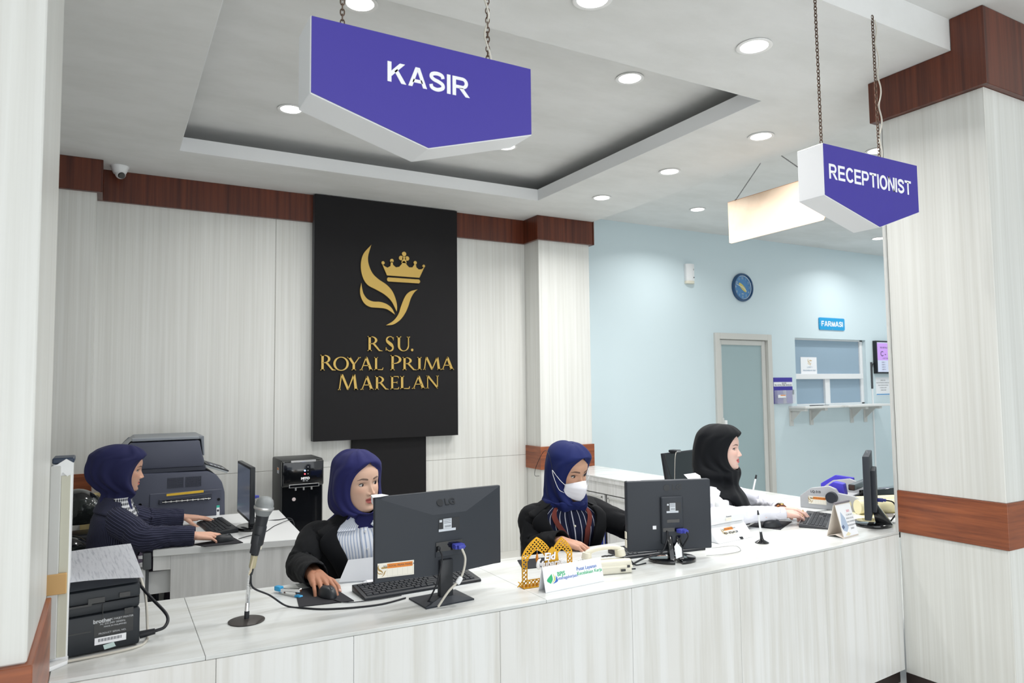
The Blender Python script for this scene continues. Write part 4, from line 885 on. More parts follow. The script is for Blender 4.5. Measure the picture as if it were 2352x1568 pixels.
m = MB(); m.box((0.10, -0.0412, Z0 + 0.15), (0.118, -0.040, Z0 + 0.20)); m.build('small_sticker', M_PAPER, sh_, 0)
m = MB(); m.add([(-0.02, 0.0, Z0 + H), (0.02, 0.0, Z0 + H), (0.0, 0.004, Z0 + H + 0.025)], [(0, 1, 2)]); m.build('paper_note', M_PAPER, t, 0)

# ---- monitor on the side desk, seen edge-on
t = thing('monitor', 'thin black monitor seen edge-on on the small desk at the back left', 'monitor', (0.742, 4.665, DT), math.radians(90))
W, H, Z0 = 0.48, 0.325, 0.072
m = MB(); m.box((-W / 2, -0.016, Z0), (W / 2, 0.012, Z0 + H), 0.004, 2); m.box((-0.12, -0.034, Z0 + 0.03), (0.12, -0.012, Z0 + 0.22), 0.006, 2); sh_ = m.build('shell', M_BLACK, t, 30)
m = MB(); m.box((-W / 2 + 0.014, 0.0115, Z0 + 0.02), (W / 2 - 0.014, 0.0126, Z0 + H - 0.014)); m.build('screen', mat('dim_screen', rgb(60, 66, 76), 0.2, emit=rgb(120, 130, 150), estr=0.25), t, 0)
m = MB(); m.box((-0.03, -0.05, 0.012), (0.03, -0.02, Z0 + 0.05), 0.005, 2); m.build('neck', M_BLACKG, t, 30)
m = MB(); m.prism([(0.115 * math.cos(a), 0.085 * math.sin(a) - 0.035) for a in [2 * math.pi * k / 40 for k in range(40)]], 0, 0.018, 'xy', None, 0.005, 2); m.build('foot', M_BLACKG, t, 40)
plug(sh_, (0.0, -0.034, Z0 + 0.12), (0, 0, 0))
m = MB(); m.add([(W / 2 - 0.004, 0.013, Z0 + H - 0.02), (W / 2 + 0.004, 0.013, Z0 + H - 0.02), (W / 2 + 0.004, 0.014, Z0 + H + 0.05), (W / 2 - 0.002, 0.014, Z0 + H + 0.05)], [(0, 1, 2, 3)]); m.build('paper_note', M_PAPER, t, 0)

# ---- monitor with a clipped webcam behind the woman in white
t = thing('monitor', 'black monitor with a clipped webcam on the return desk behind the woman in white', 'monitor', (4.02, 4.33, CT), math.radians(14))
m = MB(); Rt = Matrix.Rotation(math.radians(-9), 4, 'X')
m.box((-0.25, -0.012, 0.03), (0.25, 0.014, 0.275), 0.004, 2, Rt); m.build('shell', M_BLACK, t, 30)
m = MB(); m.box((-0.237, -0.0132, 0.045), (0.237, -0.0122, 0.262), 0, 1, Rt); m.build('screen', M_BLACKG, t, 0)
m = MB(); m.box((-0.03, 0.0, 0.0), (0.03, 0.03, 0.06), 0.004, 2); m.prism([(0.1 * math.cos(a), 0.07 * math.sin(a) + 0.02) for a in [2 * math.pi * k / 30 for k in range(30)]], 0, 0.012, 'xy'); m.build('foot', M_BLACKG, t, 40)
m = MB(); m.box((-0.145, -0.02, 0.272), (-0.075, 0.055, 0.292), 0.006, 2); m.mi = 1; m.box((-0.14, -0.024, 0.276), (-0.085, -0.0195, 0.288), 0.002, 1); m.build('webcam', [M_BLACK, M_STEEL], t, 30)
m = MB(); m.tube(spline([(-0.14, -0.016, 0.28), (-0.165, -0.022, 0.24), (-0.172, -0.02, 0.14), (-0.17, -0.014, 0.04)], 8), 0.0022, 6); m.build('webcam_cable', M_GREYC, t, 60)

# ---- keyboards, mice, pads
keyboard('wide black keyboard lying under the square-footed monitor', (1.105, 2.752, CT), math.radians(1.5), 0.50, 0.155)
keyboard('black keyboard under the squarish monitor beside the cream telephone', (2.325, 2.712, CT), math.radians(-7), 0.46, 0.15)
keyboard('flat dark keyboard under the typing hands of the woman in white', (3.612, 2.802, CT), math.radians(33), 0.47, 0.15, True)
keyboard('black keyboard on the small side desk at the back left', (0.598, 4.80, DT), math.radians(-86), 0.46, 0.155)
mousepad('black cloth mouse pad under the hand of the woman with the open black blazer', [(0.625, 2.722), (0.822, 2.690), (0.800, 2.952), (0.662, 2.955)], CT)
mousepad('black mouse pad near the right end, under an unused mouse', [(3.165, 2.905), (3.235, 2.745), (3.478, 2.868), (3.36, 2.995)], CT)
mousepad('black mouse pad on the front corner of the small side desk', [(0.425, 4.36), (0.47, 4.262), (0.668, 4.255), (0.642, 4.43)], DT)
mousepad('black mouse pad seen through the gold arch decoration', [(1.60, 2.76), (1.80, 2.72), (1.84, 2.88), (1.66, 2.91)], CT)
mouse('black mouse under the hand of the woman with the open black blazer', (0.752, 2.80, CT + 0.003), math.radians(-172))
mouse('black mouse resting unused on the pad near the desk calendar', (3.255, 2.815, CT + 0.003), math.radians(250))
mouse('black mouse under the hand of the woman in pinstripes', (0.578, 4.345, DT + 0.003), math.radians(-84))
cable('mouse_cable', 'thin black mouse cable curving from the pad to the wide keyboard', [(0.755, 2.735, CT + 0.006), (0.79, 2.68, CT + 0.003), (0.90, 2.655, CT + 0.003), (1.00, 2.66, CT + 0.003)], 0.0017)
cable('mouse_cable', 'thin black cable running across the small side desk to its edge', [(0.66, 4.36, DT + 0.005), (0.72, 4.42, DT + 0.003), (0.82, 4.48, DT + 0.003), (0.93, 4.68, DT + 0.003), (1.05, 4.78, DT + 0.003), (1.08, 4.82, DT - 0.1)], 0.0022)
cable('monitor_cable', 'black cable from the side desk monitor over the desk edge', [(0.80, 4.86, DT + 0.10), (0.86, 4.92, DT + 0.004), (0.97, 4.86, DT + 0.003), (1.06, 4.83, DT + 0.003), (1.085, 4.82, DT - 0.12)], 0.003)
cable('mouse_cable', 'thin black mouse cable looping behind the unused mouse', [(3.30, 2.89, CT + 0.012), (3.34, 2.95, CT + 0.02), (3.42, 2.96, CT + 0.003), (3.50, 2.93, CT + 0.003)], 0.002)

# ---- microphone on a gooseneck stand
t = thing('microphone_stand', 'handheld microphone clipped to a chrome gooseneck stand at the left of the counter', 'microphone', (0.432, 2.66, CT))
m = MB(); m.lathe([(0.0005, 0), (0.060, 0), (0.061, 0.003), (0.05, 0.006), (0.018, 0.010), (0.0005, 0.010)], 36); m.build('base', mat('worn_black_metal', rgb(66, 62, 60), 0.45, metal=0.3), t, 40)
m = MB(); m.cyl((0, 0, 0.009), (0.001, 0, 0.035), 0.0085, None, 16); m.mi = 1; m.cyl((0.001, 0, 0.035), (0.002, 0, 0.062), 0.0085, 0.007, 16)
pts = spline([(0.002, 0, 0.06), (0.004, 0, 0.10), (0.008, 0, 0.15), (0.014, -0.002, 0.20), (0.018, -0.003, 0.235)], 18)
m.tube(pts, [0.0068 if k % 2 else 0.0058 for k in range(len(pts))], 12); m.build('gooseneck', [M_BLACK, M_CHROME], t, 25)
A = Vector((0.022, -0.012, 0.225)); Bv = Vector((0.050, -0.026, 0.392)); ax = (Bv - A).normalized()
Mm = ax.to_track_quat('Z', 'Y').to_matrix().to_4x4(); Mm.translation = A
m = MB(); m.lathe([(0.0005, 0), (0.0125, 0.0), (0.0165, 0.05), (0.0215, 0.125), (0.0225, 0.140)], 24, Mm); bd = m.build('microphone_body', M_BLACK, t, 40)
m = MB(); m.lathe([(0.0225, 0.139), (0.026, 0.146), (0.0315, 0.160), (0.0335, 0.162), (0.0335, 0.169), (0.031, 0.171), (0.0305, 0.182), (0.0265, 0.194), (0.017, 0.203), (0.0005, 0.206)], 32, Mm)
m.build('grille', mat('mic_grille', rgb(150, 154, 156), 0.45, metal=0.7, bump=(900, 0.8, 0.002)), t, 50)
m = MB(); m.lathe([(0.0335, 0.1605), (0.0345, 0.162), (0.0345, 0.169), (0.0335, 0.1705)], 32, Mm, False, False); m.build('grille_band', M_STEEL, t, 40)
m = MB()
m.prism([(0.006, 0.018), (0.0125, 0.018), (0.0155, 0.136), (0.009, 0.136)], -0.0235, -0.0185, 'xz', Mm @ Matrix.Rotation(math.radians(38), 4, 'Z')); m.build('pale_stripe', M_CREAM, bd, 0)
m = MB(); m.prism([(0.005, 0.030), (0.012, 0.030), (0.0145, 0.136), (0.0085, 0.136)], -0.0235, -0.0185, 'xz', Mm @ Matrix.Rotation(math.radians(66), 4, 'Z')); m.build('orange_stripe', mat('orange_red', rgb(204, 92, 62), 0.5), bd, 0)
m = MB(); m.lathe([(0.0185, 0.035), (0.0215, 0.04), (0.0225, 0.10), (0.0205, 0.105)], 24, Mm, False, False); m.box((-0.03, -0.012, 0.01), (-0.016, 0.012, 0.075), 0.004, 2, Mm); m.build('clip', M_BLACK, t, 40)
m = MB(); m.lathe([(0.009, -0.045), (0.0115, -0.04), (0.0115, 0.0)], 16, Mm); m.build('tape_wrap', mat('yellowed_tape', rgb(178, 170, 140), 0.45), t, 40)
m = MB(); m.prism([(-0.034, -0.062), (-0.006, -0.055), (-0.004, 0.004), (-0.016, 0.0)], -0.003, -0.001, 'xz', Mm); m.build('tape_tail', mat('yellowed_tape_loose', rgb(206, 194, 168), 0.5), t, 0)
m = MB(); m.cyl(A - ax * 0.045, A - ax * 0.068, 0.0075, 0.006, 12); m.build('connector', M_BLACK, t)
a0 = Vector((0.432, 2.66, CT)) + A - ax * 0.068
cable('microphone_cable', 'black microphone cable sagging onto the counter and running under the monitor', [a0, a0 + Vector((0.008, 0.0, -0.045)), (0.52, 2.72, CT + 0.06), (0.585, 2.745, CT + 0.006), (0.64, 2.690, CT + 0.0035), (0.70, 2.640, CT + 0.0035), (0.80, 2.602, CT + 0.0035), (0.90, 2.590, CT + 0.0035), (1.0, 2.617, CT + 0.0035)], 0.0034)

# ---- stapler
t = thing('stapler', 'small chrome stapler with blue end caps beside the mouse pad', 'stapler', (0.632, 2.895, CT), math.radians(-62))
m = MB(); m.box((-0.062, -0.008, 0.0), (0.055, 0.008, 0.006), 0.002, 1); m.prism([(-0.055, 0.010), (0.058, 0.020), (0.058, 0.034), (-0.05, 0.022)], -0.007, 0.007, 'xz', None, 0.002, 1); m.box((-0.058, -0.006, 0.004), (-0.035, 0.006, 0.02), 0.002, 1); m.build('body', M_CHROME, t, 30)
m = MB(); m.box((-0.085, -0.011, 0.008), (-0.052, 0.011, 0.027), 0.004, 2); m.build('end_cap', mat('bright_blue_plastic', rgb(50, 160, 214), 0.4), t, 30)
m = MB(); m.box((0.03, -0.010, 0.0), (0.062, 0.010, 0.008), 0.003, 1); m.build('end_cap', MATS['bright_blue_plastic'], t, 30)

# ---- papers in front of the middle cashier
def sheet(name, label, cat, pts, thick=0.0006, m_=None, sub=8):
    c = Vector(pts[0]); P = [Vector(p) - c for p in pts]; vs = []; fs = []
    for j in range(sub + 1):
        for i in range(sub + 1):
            u, v = i / sub, j / sub
            vs.append(P[0] * (1 - u) * (1 - v) + P[1] * u * (1 - v) + P[2] * u * v + P[3] * (1 - u) * v)
    for j in range(sub):
        for i in range(sub): fs.append((j * (sub + 1) + i, j * (sub + 1) + i + 1, (j + 1) * (sub + 1) + i + 1, (j + 1) * (sub + 1) + i))
    q = MB(); n0 = len(vs); q.add(vs, fs); g = bmesh.ops.solidify(q.bm, geom=list(q.bm.faces), thickness=thick)
    return tag(q.build(name, m_ or M_PAPER, None, 30, c), label, cat)
sheet('paper_sheet', 'tilted white sheet of paper in front of the striped shirt', 'paper', [(0.84, 2.96, CT + 0.006), (1.06, 2.90, CT + 0.006), (1.10, 2.975, CT + 0.085), (0.90, 3.03, CT + 0.075)])
t = thing('paper_stack', 'stack of white papers lying behind the wide keyboard', 'papers', (1.08, 2.885, CT), math.radians(-6))
for k in range(5):
    m = MB(); m.box((-0.15 + 0.003 * k, -0.03, 0.0014 * k), (0.15 - 0.004 * k, 0.055, 0.0014 * k + 0.0011)); m.build('sheet', M_PAPER, t, 0)
m = MB(); m.box((-0.03, -0.031, 0.0072), (0.10, -0.014, 0.0085)); m.build('yellow_marker_strip', mat('pale_yellow', rgb(226, 214, 96), 0.6), t, 0)

# ---- printer at the left end of the counter, its back to the visitor, paper on top
t = thing('printer', 'black multifunction printer seen from its back at the left end of the counter', 'printer', (-0.115, 2.80, CT), math.radians(8))
X0, X1, Y0, Y1 = -0.20, 0.185, -0.235, 0.16
m = MB(); m.box((X0, Y0, 0.004), (X1, Y1, 0.118), 0.008, 2)
m.box((X0 + 0.006, Y0 + 0.006, 0.119), (X1 - 0.002, Y1, 0.150), 0.006, 2)
m.prism([(Y0 + 0.002, 0.151), (Y1, 0.151), (Y1, 0.215), (Y1 - 0.08, 0.222), (Y0 + 0.07, 0.212), (Y0 + 0.006, 0.19)], X0 + 0.004, X1, 'yz', None, 0.008, 2)
m.prism([(Y0 + 0.004, 0.196), (Y0 + 0.07, 0.214), (Y1 - 0.02, 0.232), (Y1 - 0.02, 0.21), (Y0 + 0.06, 0.20)], X0 + 0.06, X1 - 0.006, 'yz', None, 0.003, 1)
m.mi = 1; m.box((X0 + 0.08, Y0 - 0.0006, 0.146), (X0 + 0.25, Y0 + 0.004, 0.152)); m.box((0.04, Y0 - 0.0008, 0.152), (0.085, Y0 + 0.004, 0.168)); m.box((0.125, Y0 - 0.0008, 0.158), (0.155, Y0 + 0.004, 0.172)); m.box((X0 + 0.03, Y0 - 0.0008, 0.068), (0.05, Y0 + 0.004, 0.072)); m.box((0.14, Y0 - 0.0008, 0.104), (0.165, Y0 + 0.004, 0.122)); m.box((0.0795, Y0 - 0.0008, 0.09), (0.081, Y0 + 0.004, 0.146))
m.build('body', [mat('printer_black', rgb(30, 35, 41), 0.5, bump=(800, 0.15, 0.0006)), M_BLACKG], t, 30)
M_PW = mat('printer_print', rgb(190, 194, 198), 0.6)
fp = lambda x, z: frame((x, Y0 - 0.0008, z), (1, 0, 0), (0, 0, 1))
m = MB(); m.box((0.058, Y0 - 0.0007, 0.050), (0.165, Y0 + 0.002, 0.102)); lb_ = m.build('model_plate', M_BLACKG, t, 0)
words('lettering', 'brother', 0.016, fp(0.080, 0.096), M_PW, lb_, 0.0005); words('lettering', 'MFC INKJET PRINTER', 0.0075, fp(0.130, 0.096), M_PW, lb_); words('lettering', 'AC 220-240V 50/60Hz', 0.0075, fp(0.108, 0.086), M_PW, lb_); words('lettering', 'MADE IN PHILIPPINES', 0.0065, fp(0.115, 0.077), M_PW, lb_); words('lettering', 'PRODUCT SERIAL NO.', 0.0075, fp(0.108, 0.058), M_PW, lb_)
m = MB(); m.box((0.060, Y0 - 0.0008, 0.026), (0.146, Y0, 0.047)); m.mi = 1
for k in range(22): m.box((0.07 + k * 0.0029, Y0 - 0.0012, 0.034), (0.07 + k * 0.0029 + 0.0012 + 0.0008 * (k % 3 == 0), Y0 - 0.0008, 0.043))
m.build('barcode_label', [M_PAPER, M_INK], t, 0)
m = MB(); m.add([(0.083, Y0 - 0.0012, 0.022), (0.112, Y0 - 0.0012, 0.026), (0.118, Y0 - 0.0012, 0.012), (0.087, Y0 - 0.0012, 0.008)], [(0, 1, 2, 3)]); m.build('tape_scrap', mat('pale_green_paper', rgb(196, 218, 216), 0.6), t, 0)
m = MB(); m.box((-0.13, Y0 - 0.014, 0.03), (-0.098, Y0 + 0.002, 0.052), 0.002, 1); m.build('phone_jack', mat('grey_jack', rgb(110, 122, 132), 0.4), t, 30)
m = MB(); m.tube(spline([(-0.11, Y0 - 0.014, 0.022), (-0.06, Y0 - 0.03, 0.008), (0.05, Y0 - 0.034, 0.004), (0.16, Y0 - 0.03, 0.004), (0.205, Y0 + 0.01, 0.004), (0.225, Y0 + 0.1, 0.02), (0.235, Y0 + 0.2, 0.10), (0.225, Y0 + 0.27, 0.17)], 8), 0.0042, 8); m.build('data_cable', M_GREYC, t, 60)
m = MB(); m.cyl((0.19, Y0 + 0.03, 0.022), (0.232, Y0 + 0.018, 0.028), 0.012, 0.009, 14); m.tube(spline([(0.23, Y0 + 0.018, 0.028), (0.262, Y0 + 0.02, 0.036), (0.275, Y0 + 0.06, 0.06), (0.245, Y0 + 0.16, 0.10), (0.225, Y0 + 0.24, 0.13), (0.215, Y0 + 0.30, 0.16)], 8), 0.0052, 8); m.build('power_cord', M_CORD, t, 60)
# printed sheet lying over the document tray
q = MB(); vs = []; nU, nV = 14, 10
for j in range(nV + 1):
    for i in range(nU + 1):
        u, v = i / nU, j / nV
        x = -0.185 + 0.380 * u + 0.010 * v; y = Y0 + 0.01 + 0.30 * v
        z = 0.220 + 0.035 * v + 0.016 * math.sin(u * 3.0 + 0.3) * (1 - v * 0.5) + 0.02 * u * v
        vs.append((x, y, z))
q.add(vs, [(j * (nU + 1) + i, j * (nU + 1) + i + 1, (j + 1) * (nU + 1) + i + 1, (j + 1) * (nU + 1) + i) for j in range(nV) for i in range(nU)])
bmesh.ops.solidify(q.bm, geom=list(q.bm.faces), thickness=0.0008)
mp = streak('printed_sheet', rgb(206, 209, 217), rgb(236, 238, 244), (150, 14, 4), 0.8, detail=4, lo=0.34, hi=0.50)
pp = q.build('printed_paper', mp, None, 60, (-0.115, 2.80, CT - 0.012), (0, 0, math.radians(8)))
tag(pp, 'large printed sheet draped over the top of the black printer', 'paper')

# ---- big office copier behind the pinstriped woman
t = thing('copier', 'large dark slate office copier standing behind the woman in pinstripes', 'copier', (0.40, 5.62, 0))
M_SL = mat('slate_plastic', rgb(74, 78, 94), 0.5, bump=(900, 0.1, 0.0006)); M_SL2 = mat('slate_dark', rgb(52, 56, 70), 0.5)
ox, oy = 0.40, 5.62
def cp(x): return x - ox
fy = 5.30 - oy; by = 5.98 - oy
m = MB(); m.prism([(cp(0.125), 0.02), (cp(0.70), 0.02), (cp(0.715), 0.55), (cp(0.708), 0.90), (cp(0.690), 0.97), (cp(0.655), 1.02), (cp(0.60), 1.05), (cp(0.125), 1.06)], fy, by, 'xz', None, 0.012, 2); m.build('body', M_SL, t, 30)
m = MB(); m.prism([(cp(0.245), 0.40), (cp(0.695), 0.40), (cp(0.690), 0.925), (cp(0.245), 0.925)], fy - 0.006, fy, 'xz', None, 0.003, 1); sp = m.build('side_cover', M_SL, t, 30)
m = MB(); m.prism([(cp(0.30), 0.852), (cp(0.625), 0.862), (cp(0.625), 0.905), (cp(0.30), 0.885)], fy - 0.018, fy - 0.006, 'xz', None, 0.003, 1); m.mi = 1; m.box((cp(0.32), fy - 0.0195, 0.862), (cp(0.615), fy - 0.017, 0.876)); gr = m.build('exit_slot', [M_SL2, M_BLACKG], sp, 30)
m = MB()
for k in range(9): m.cyl((cp(0.335 + k * 0.033), fy - 0.024, 0.868), (cp(0.343 + k * 0.033), fy - 0.024, 0.868), 0.006, None, 8)
m.cyl((cp(0.32), fy - 0.022, 0.867), (cp(0.615), fy - 0.022, 0.869), 0.0022, None, 6); m.build('rollers', M_STEEL, gr, 40)
m = MB(); m.prism([(cp(0.345), 0.903), (cp(0.572), 0.910), (cp(0.572), 0.926), (cp(0.345), 0.918)], fy - 0.0075, fy - 0.006, 'xz'); m.build('warning_label', mat('yellow_label', rgb(226, 186, 60), 0.5), sp, 0)
for x0 in (0.350, 0.460):
    m = MB()
    for k in range(7): m.box((cp(x0), fy - 0.003, 0.955 + k * 0.0098), (cp(x0 + 0.095), fy + 0.004, 0.9605 + k * 0.0098))
    for k in range(9): m.box((cp(x0 + 0.0117 * k), fy - 0.0035, 0.953), (cp(x0 + 0.0117 * k + 0.003), fy + 0.004, 1.022))
    m.build('vent_grille', M_SL2, t, 0)
m = MB(); m.box((cp(0.655), fy - 0.0075, 0.70), (cp(0.675), fy - 0.006, 0.80)); m.mi = 1; m.box((cp(0.655), fy - 0.008, 0.80), (cp(0.675), fy - 0.006, 0.815)); m.mi = 2; m.cyl((cp(0.665), fy - 0.0085, 0.78), (cp(0.665), fy - 0.0075, 0.78), 0.008, None, 12); m.build('service_label', [M_PAPER, mat('teal_label', rgb(60, 180, 160), 0.5), M_INK], sp, 0)
for x, z in ((0.19, 0.86), (0.668, 0.855)):
    m = MB(); m.cyl((cp(x), fy - 0.009, z), (cp(x), fy + 0.002, z), 0.010, None, 14); m.build('screw_recess', M_BLACKG, t, 30)
m = MB(); m.prism([(cp(0.10), 1.085), (cp(0.575), 1.085), (cp(0.575), 1.125), (cp(0.555), 1.20), (cp(0.545), 1.262), (cp(0.13), 1.262), (cp(0.085), 1.20), (cp(0.10), 1.11)], fy + 0.01, by - 0.03, 'xz', None, 0.012, 2); m.build('document_feeder', M_SL, t, 30)
m = MB(); m.box((cp(0.095), fy + 0.02, 1.055), (cp(0.585), by - 0.04, 1.088), 0.004, 1); m.build('scanner_bed', M_SL2, t, 30)
m = MB(); m.prism([(cp(0.06), 1.20), (cp(0.16), 1.285), (cp(0.58), 1.285), (cp(0.585), 1.15), (cp(0.575), 1.15), (cp(0.56), 1.265), (cp(0.13), 1.262), (cp(0.07), 1.19)], fy + 0.10, by - 0.04, 'xz', None, 0.004, 1); m.build('feeder_tray', mat('smoky_grey_plastic', rgb(120, 126, 134), 0.35), t, 30)
m = MB(); m.box((cp(0.135), fy + 0.02, 1.270), (cp(0.54), fy + 0.12, 1.288), 0.003, 1); m.build('feeder_cover', mat('grey_cover', rgb(134, 140, 148), 0.4), t, 30)
Rp = Matrix.Translation((cp(0.588), 0, 1.098)) @ Matrix.Rotation(math.radians(21), 4, 'Y')
m = MB(); m.box((0.0, fy + 0.02, -0.018), (0.155, fy + 0.40, 0.0), 0.004, 2, Rp); m.mi = 1; m.box((0.0, fy + 0.018, -0.006), (0.157, fy + 0.40, 0.002), 0.001, 1, Rp); pn_ = m.build('control_panel', [mat('panel_edge_grey', rgb(176, 182, 186), 0.4), M_BLACK], t, 30)
m = MB(); m.box((0.03, fy + 0.12, 0.002), (0.10, fy + 0.28, 0.0035), 0, 1, Rp); m.build('touch_screen', M_SL, pn_, 0)
for k in range(8):
    m = MB(); m.box((0.03 + 0.026 * (k % 4), fy + 0.04 + 0.035 * (k // 4), 0.002), (0.048 + 0.026 * (k % 4), fy + 0.06 + 0.035 * (k // 4), 0.0055), 0.001, 1, Rp); m.build('button', M_STEEL if k == 5 else M_PW, pn_, 0)
m = MB(); m.box((cp(0.715), fy + 0.03, 0.02), (cp(0.735), fy + 0.30, 0.72), 0.01, 2); m.build('front_door', M_SL2, t, 30)

# ---- water dispenser
t = thing('water_dispenser', 'black water dispenser with a blue light against the back wall', 'water dispenser', (1.31, 5.80, 0))
m = MB(); m.box((-0.16, -0.165, 0.02), (0.16, 0.17, 1.065), 0.012, 2); m.build('cabinet', mat('dispenser_side', rgb(58, 60, 60), 0.5), t, 30)
m = MB(); m.box((-0.158, -0.20, 0.86), (0.158, -0.160, 1.055), 0.012, 3); hd = m.build('front_panel', M_BLACKG, t, 40)
m = MB(); m.box((-0.158, -0.182, 0.045), (0.158, -0.16, 0.44), 0.006, 2); m.build('lower_door', M_BLACKG, t, 40)
m = MB(); m.box((-0.150, -0.168, 0.45), (0.150, -0.1655, 0.855)); m.build('tap_recess', M_BLACKG, t, 0)
m = MB(); m.box((-0.095, -0.206, 1.043), (0.095, -0.196, 1.058), 0.002, 1); m.build('push_button_bar', M_STEEL, hd, 30)
m = MB(); m.box((-0.108, -0.205, 0.852), (0.122, -0.19, 0.878), 0.002, 1); m.mi = 1; m.box((-0.10, -0.2057, 0.856), (0.115, -0.205, 0.874)); tb = m.build('tap_bar', [M_STEEL, M_BLACKG], t, 30)
for x in (-0.055, 0.005, 0.065):
    m = MB(); m.cyl((x, -0.19, 0.83), (x, -0.19, 0.853), 0.008, None, 12); m.build('tap', M_STEEL, t)
for nm, z, c, e in (('blue_light', 0.978, (0.15, 0.3, 1), 14), ('red_light', 0.952, (1, 0.08, 0.1), 3)):
    m = MB(); m.cyl((0.012, -0.2025, z), (0.012, -0.199, z), 0.0055, None, 14); m.build(nm, mat('led_' + nm, c, 0.4, emit=c, estr=e), hd)
for z in (1.004, 0.978, 0.952):
    m = MB(); m.cyl((0.036, -0.2018, z), (0.036, -0.199, z), 0.0035, None, 10); m.build('indicator_mark', M_PW, hd)
words('maker_name', 'MITO', 0.024, frame((0.016, -0.2008, 0.918), (1, 0, 0), (0, 0, 1)), M_LETTER, hd, 0.0016, 1.1); words('model_name', 'MD - 666', 0.010, frame((0.016, -0.2008, 0.900), (1, 0, 0), (0, 0, 1)), M_PW, hd, 0.0003)
m = MB(); m.cyl((-0.062, -0.1695, 0.762), (-0.062, -0.168, 0.762), 0.014, None, 20); m.build('round_sticker', mat('pink_white', rgb(220, 206, 206), 0.5), t)
m = MB(); m.box((-0.1606, -0.09, 0.955), (-0.160, -0.03, 1.0)); m.mi = 1; m.box((-0.1610, -0.085, 0.98), (-0.1606, -0.035, 0.998)); m.build('side_sticker', [M_PAPER, M_ORANGE], t, 0)

# ---- gold festive arch decoration
t = thing('festive_arch', 'gold lattice arch ornament with white festive greeting on the counter', 'ornament', (1.56, 2.505, CT), math.radians(-3))
M_GF = mat('gold_mirror_acrylic', rgb(222, 166, 46), 0.2, metal=0.75)
def lattice_bars(m, region, pitch, wbar, bounds, th=(-0.0015, 0.0015)):
    """diagonal bars clipped to where region(x, z) holds"""
    x0, x1, z0, z1 = bounds
    for s in (1, -1):
        c = -1.0
        k0 = int(math.floor(((x0 - s * z1) if s > 0 else (x0 + z0)) / pitch)) - 1; k1 = int(math.ceil(((x1 - s * z0) if s > 0 else (x1 + z1)) / pitch)) + 1
        for k in range(k0, k1 + 1):
            b = k * pitch; run = None; steps = 90
            for q in range(steps + 2):
                z = z0 + (z1 - z0) * q / steps; x = b + s * z
                ok = q <= steps and region(x, z)
                if ok and run is None: run = (x, z)
                if ok: last = (x, z)
                if not ok and run is not None:
                    if last[1] - run[1] > 0.002:
                        h = wbar * 0.707
                        m.prism([(run[0] - h, run[1] + s * 0), (run[0] + h, run[1]), (last[0] + h, last[1]), (last[0] - h, last[1])], th[0], th[1], 'xz')
                    run = None
def arch(x0, x1, zt, zs, sgn=1):
    """outer half width w, apex zt, springing zs; returns outer and inner outline as functions"""
    xc = (x0 + x1) / 2; w = (x1 - x0) / 2
    def outer(x):
        u = abs(x - xc) / w
        if u >= 1: return -1
        return zs + (zt - zs) * ((1 - u) ** 0.85 * 0.55 + 0.45 * math.sqrt(max(0, 1 - u * u)))
    def inner(x):
        u = abs(x - xc) / (w * 0.62)
        return -1 if u >= 1 else zs - 0.012 + (zt - zs) * 0.55 * ((1 - u) ** 0.8 * 0.5 + 0.5 * math.sqrt(max(0, 1 - u * u)))
    return xc, w, outer, inner
def outline(m, f, x0, x1, wbar, n=40, zmin=0.0):
    P = [(x0 + (x1 - x0) * k / n) for k in range(n + 1)]; Q = [(x, f(x)) for x in P if f(x) > zmin]
    for (a, b), (c, d) in zip(Q[:-1], Q[1:]):
        dd = Vector((c - a, d - b)); L = dd.length
        if L < 1e-6: continue
        nn = Vector((-dd.y, dd.x)) / L * wbar / 2; e = dd / L * 0.0004
        m.prism([(a + nn.x - e.x, b + nn.y - e.y), (c + nn.x + e.x, d + nn.y + e.y), (c - nn.x + e.x, d - nn.y + e.y), (a - nn.x - e.x, b - nn.y - e.y)], -0.0017, 0.0017, 'xz')
for (x0, x1, zt, zs, zb, nm) in ((-0.108, 0.028, 0.192, 0.112, 0.006, 'arch'), (0.026, 0.126, 0.180, 0.108, 0.006, 'arch')):
    xc, w, fo, fi = arch(x0, x1, zt, zs)
    m = MB(); lattice_bars(m, lambda x, z: (z < fo(x) and z > max(fi(x), zs - 0.002)), 0.0165, 0.0042, (x0, x1, zs, zt))
    outline(m, fo, x0 + 0.0005, x1 - 0.0005, 0.004, 48); outline(m, fi, xc - w * 0.615, xc + w * 0.615, 0.0035, 30)
    for a, b in ((x0, x0 + 0.024), (x1 - 0.024, x1)):
        for e in (a, b - 0.003): m.box((e, -0.0017, zb), (e + 0.003, 0.0017, zs + 0.004))
        lattice_bars(m, lambda x, z: a < x < b, 0.0165, 0.0034, (a, b, zb, zs))
    m.build('lattice_arch', M_GF, t, 0)
m = MB(); m.box((-0.112, -0.022, 0), (0.128, 0.022, 0.0045), 0.002, 1); m.build('base', M_GF, t, 30)
m = MB(); lattice_bars(m, lambda x, z: True, 0.0165, 0.004, (-0.084, 0.02, 0.005, 0.026)); m.box((-0.085, -0.0017, 0.025), (0.02, 0.0017, 0.0285)); m.build('lattice_rail', M_GF, t, 0)
m = MB(); m.prism([(-0.013, 0.05), (0.075, 0.05), (0.075, 0.085), (0.058, 0.085), (0.052, 0.13), (0.028, 0.15), (0.008, 0.133), (0.0, 0.10), (-0.013, 0.085)], -0.009, -0.006, 'xz'); m.build('gold_plaque', mat('gold_plaque', rgb(206, 158, 44), 0.3, metal=0.6), t, 0)
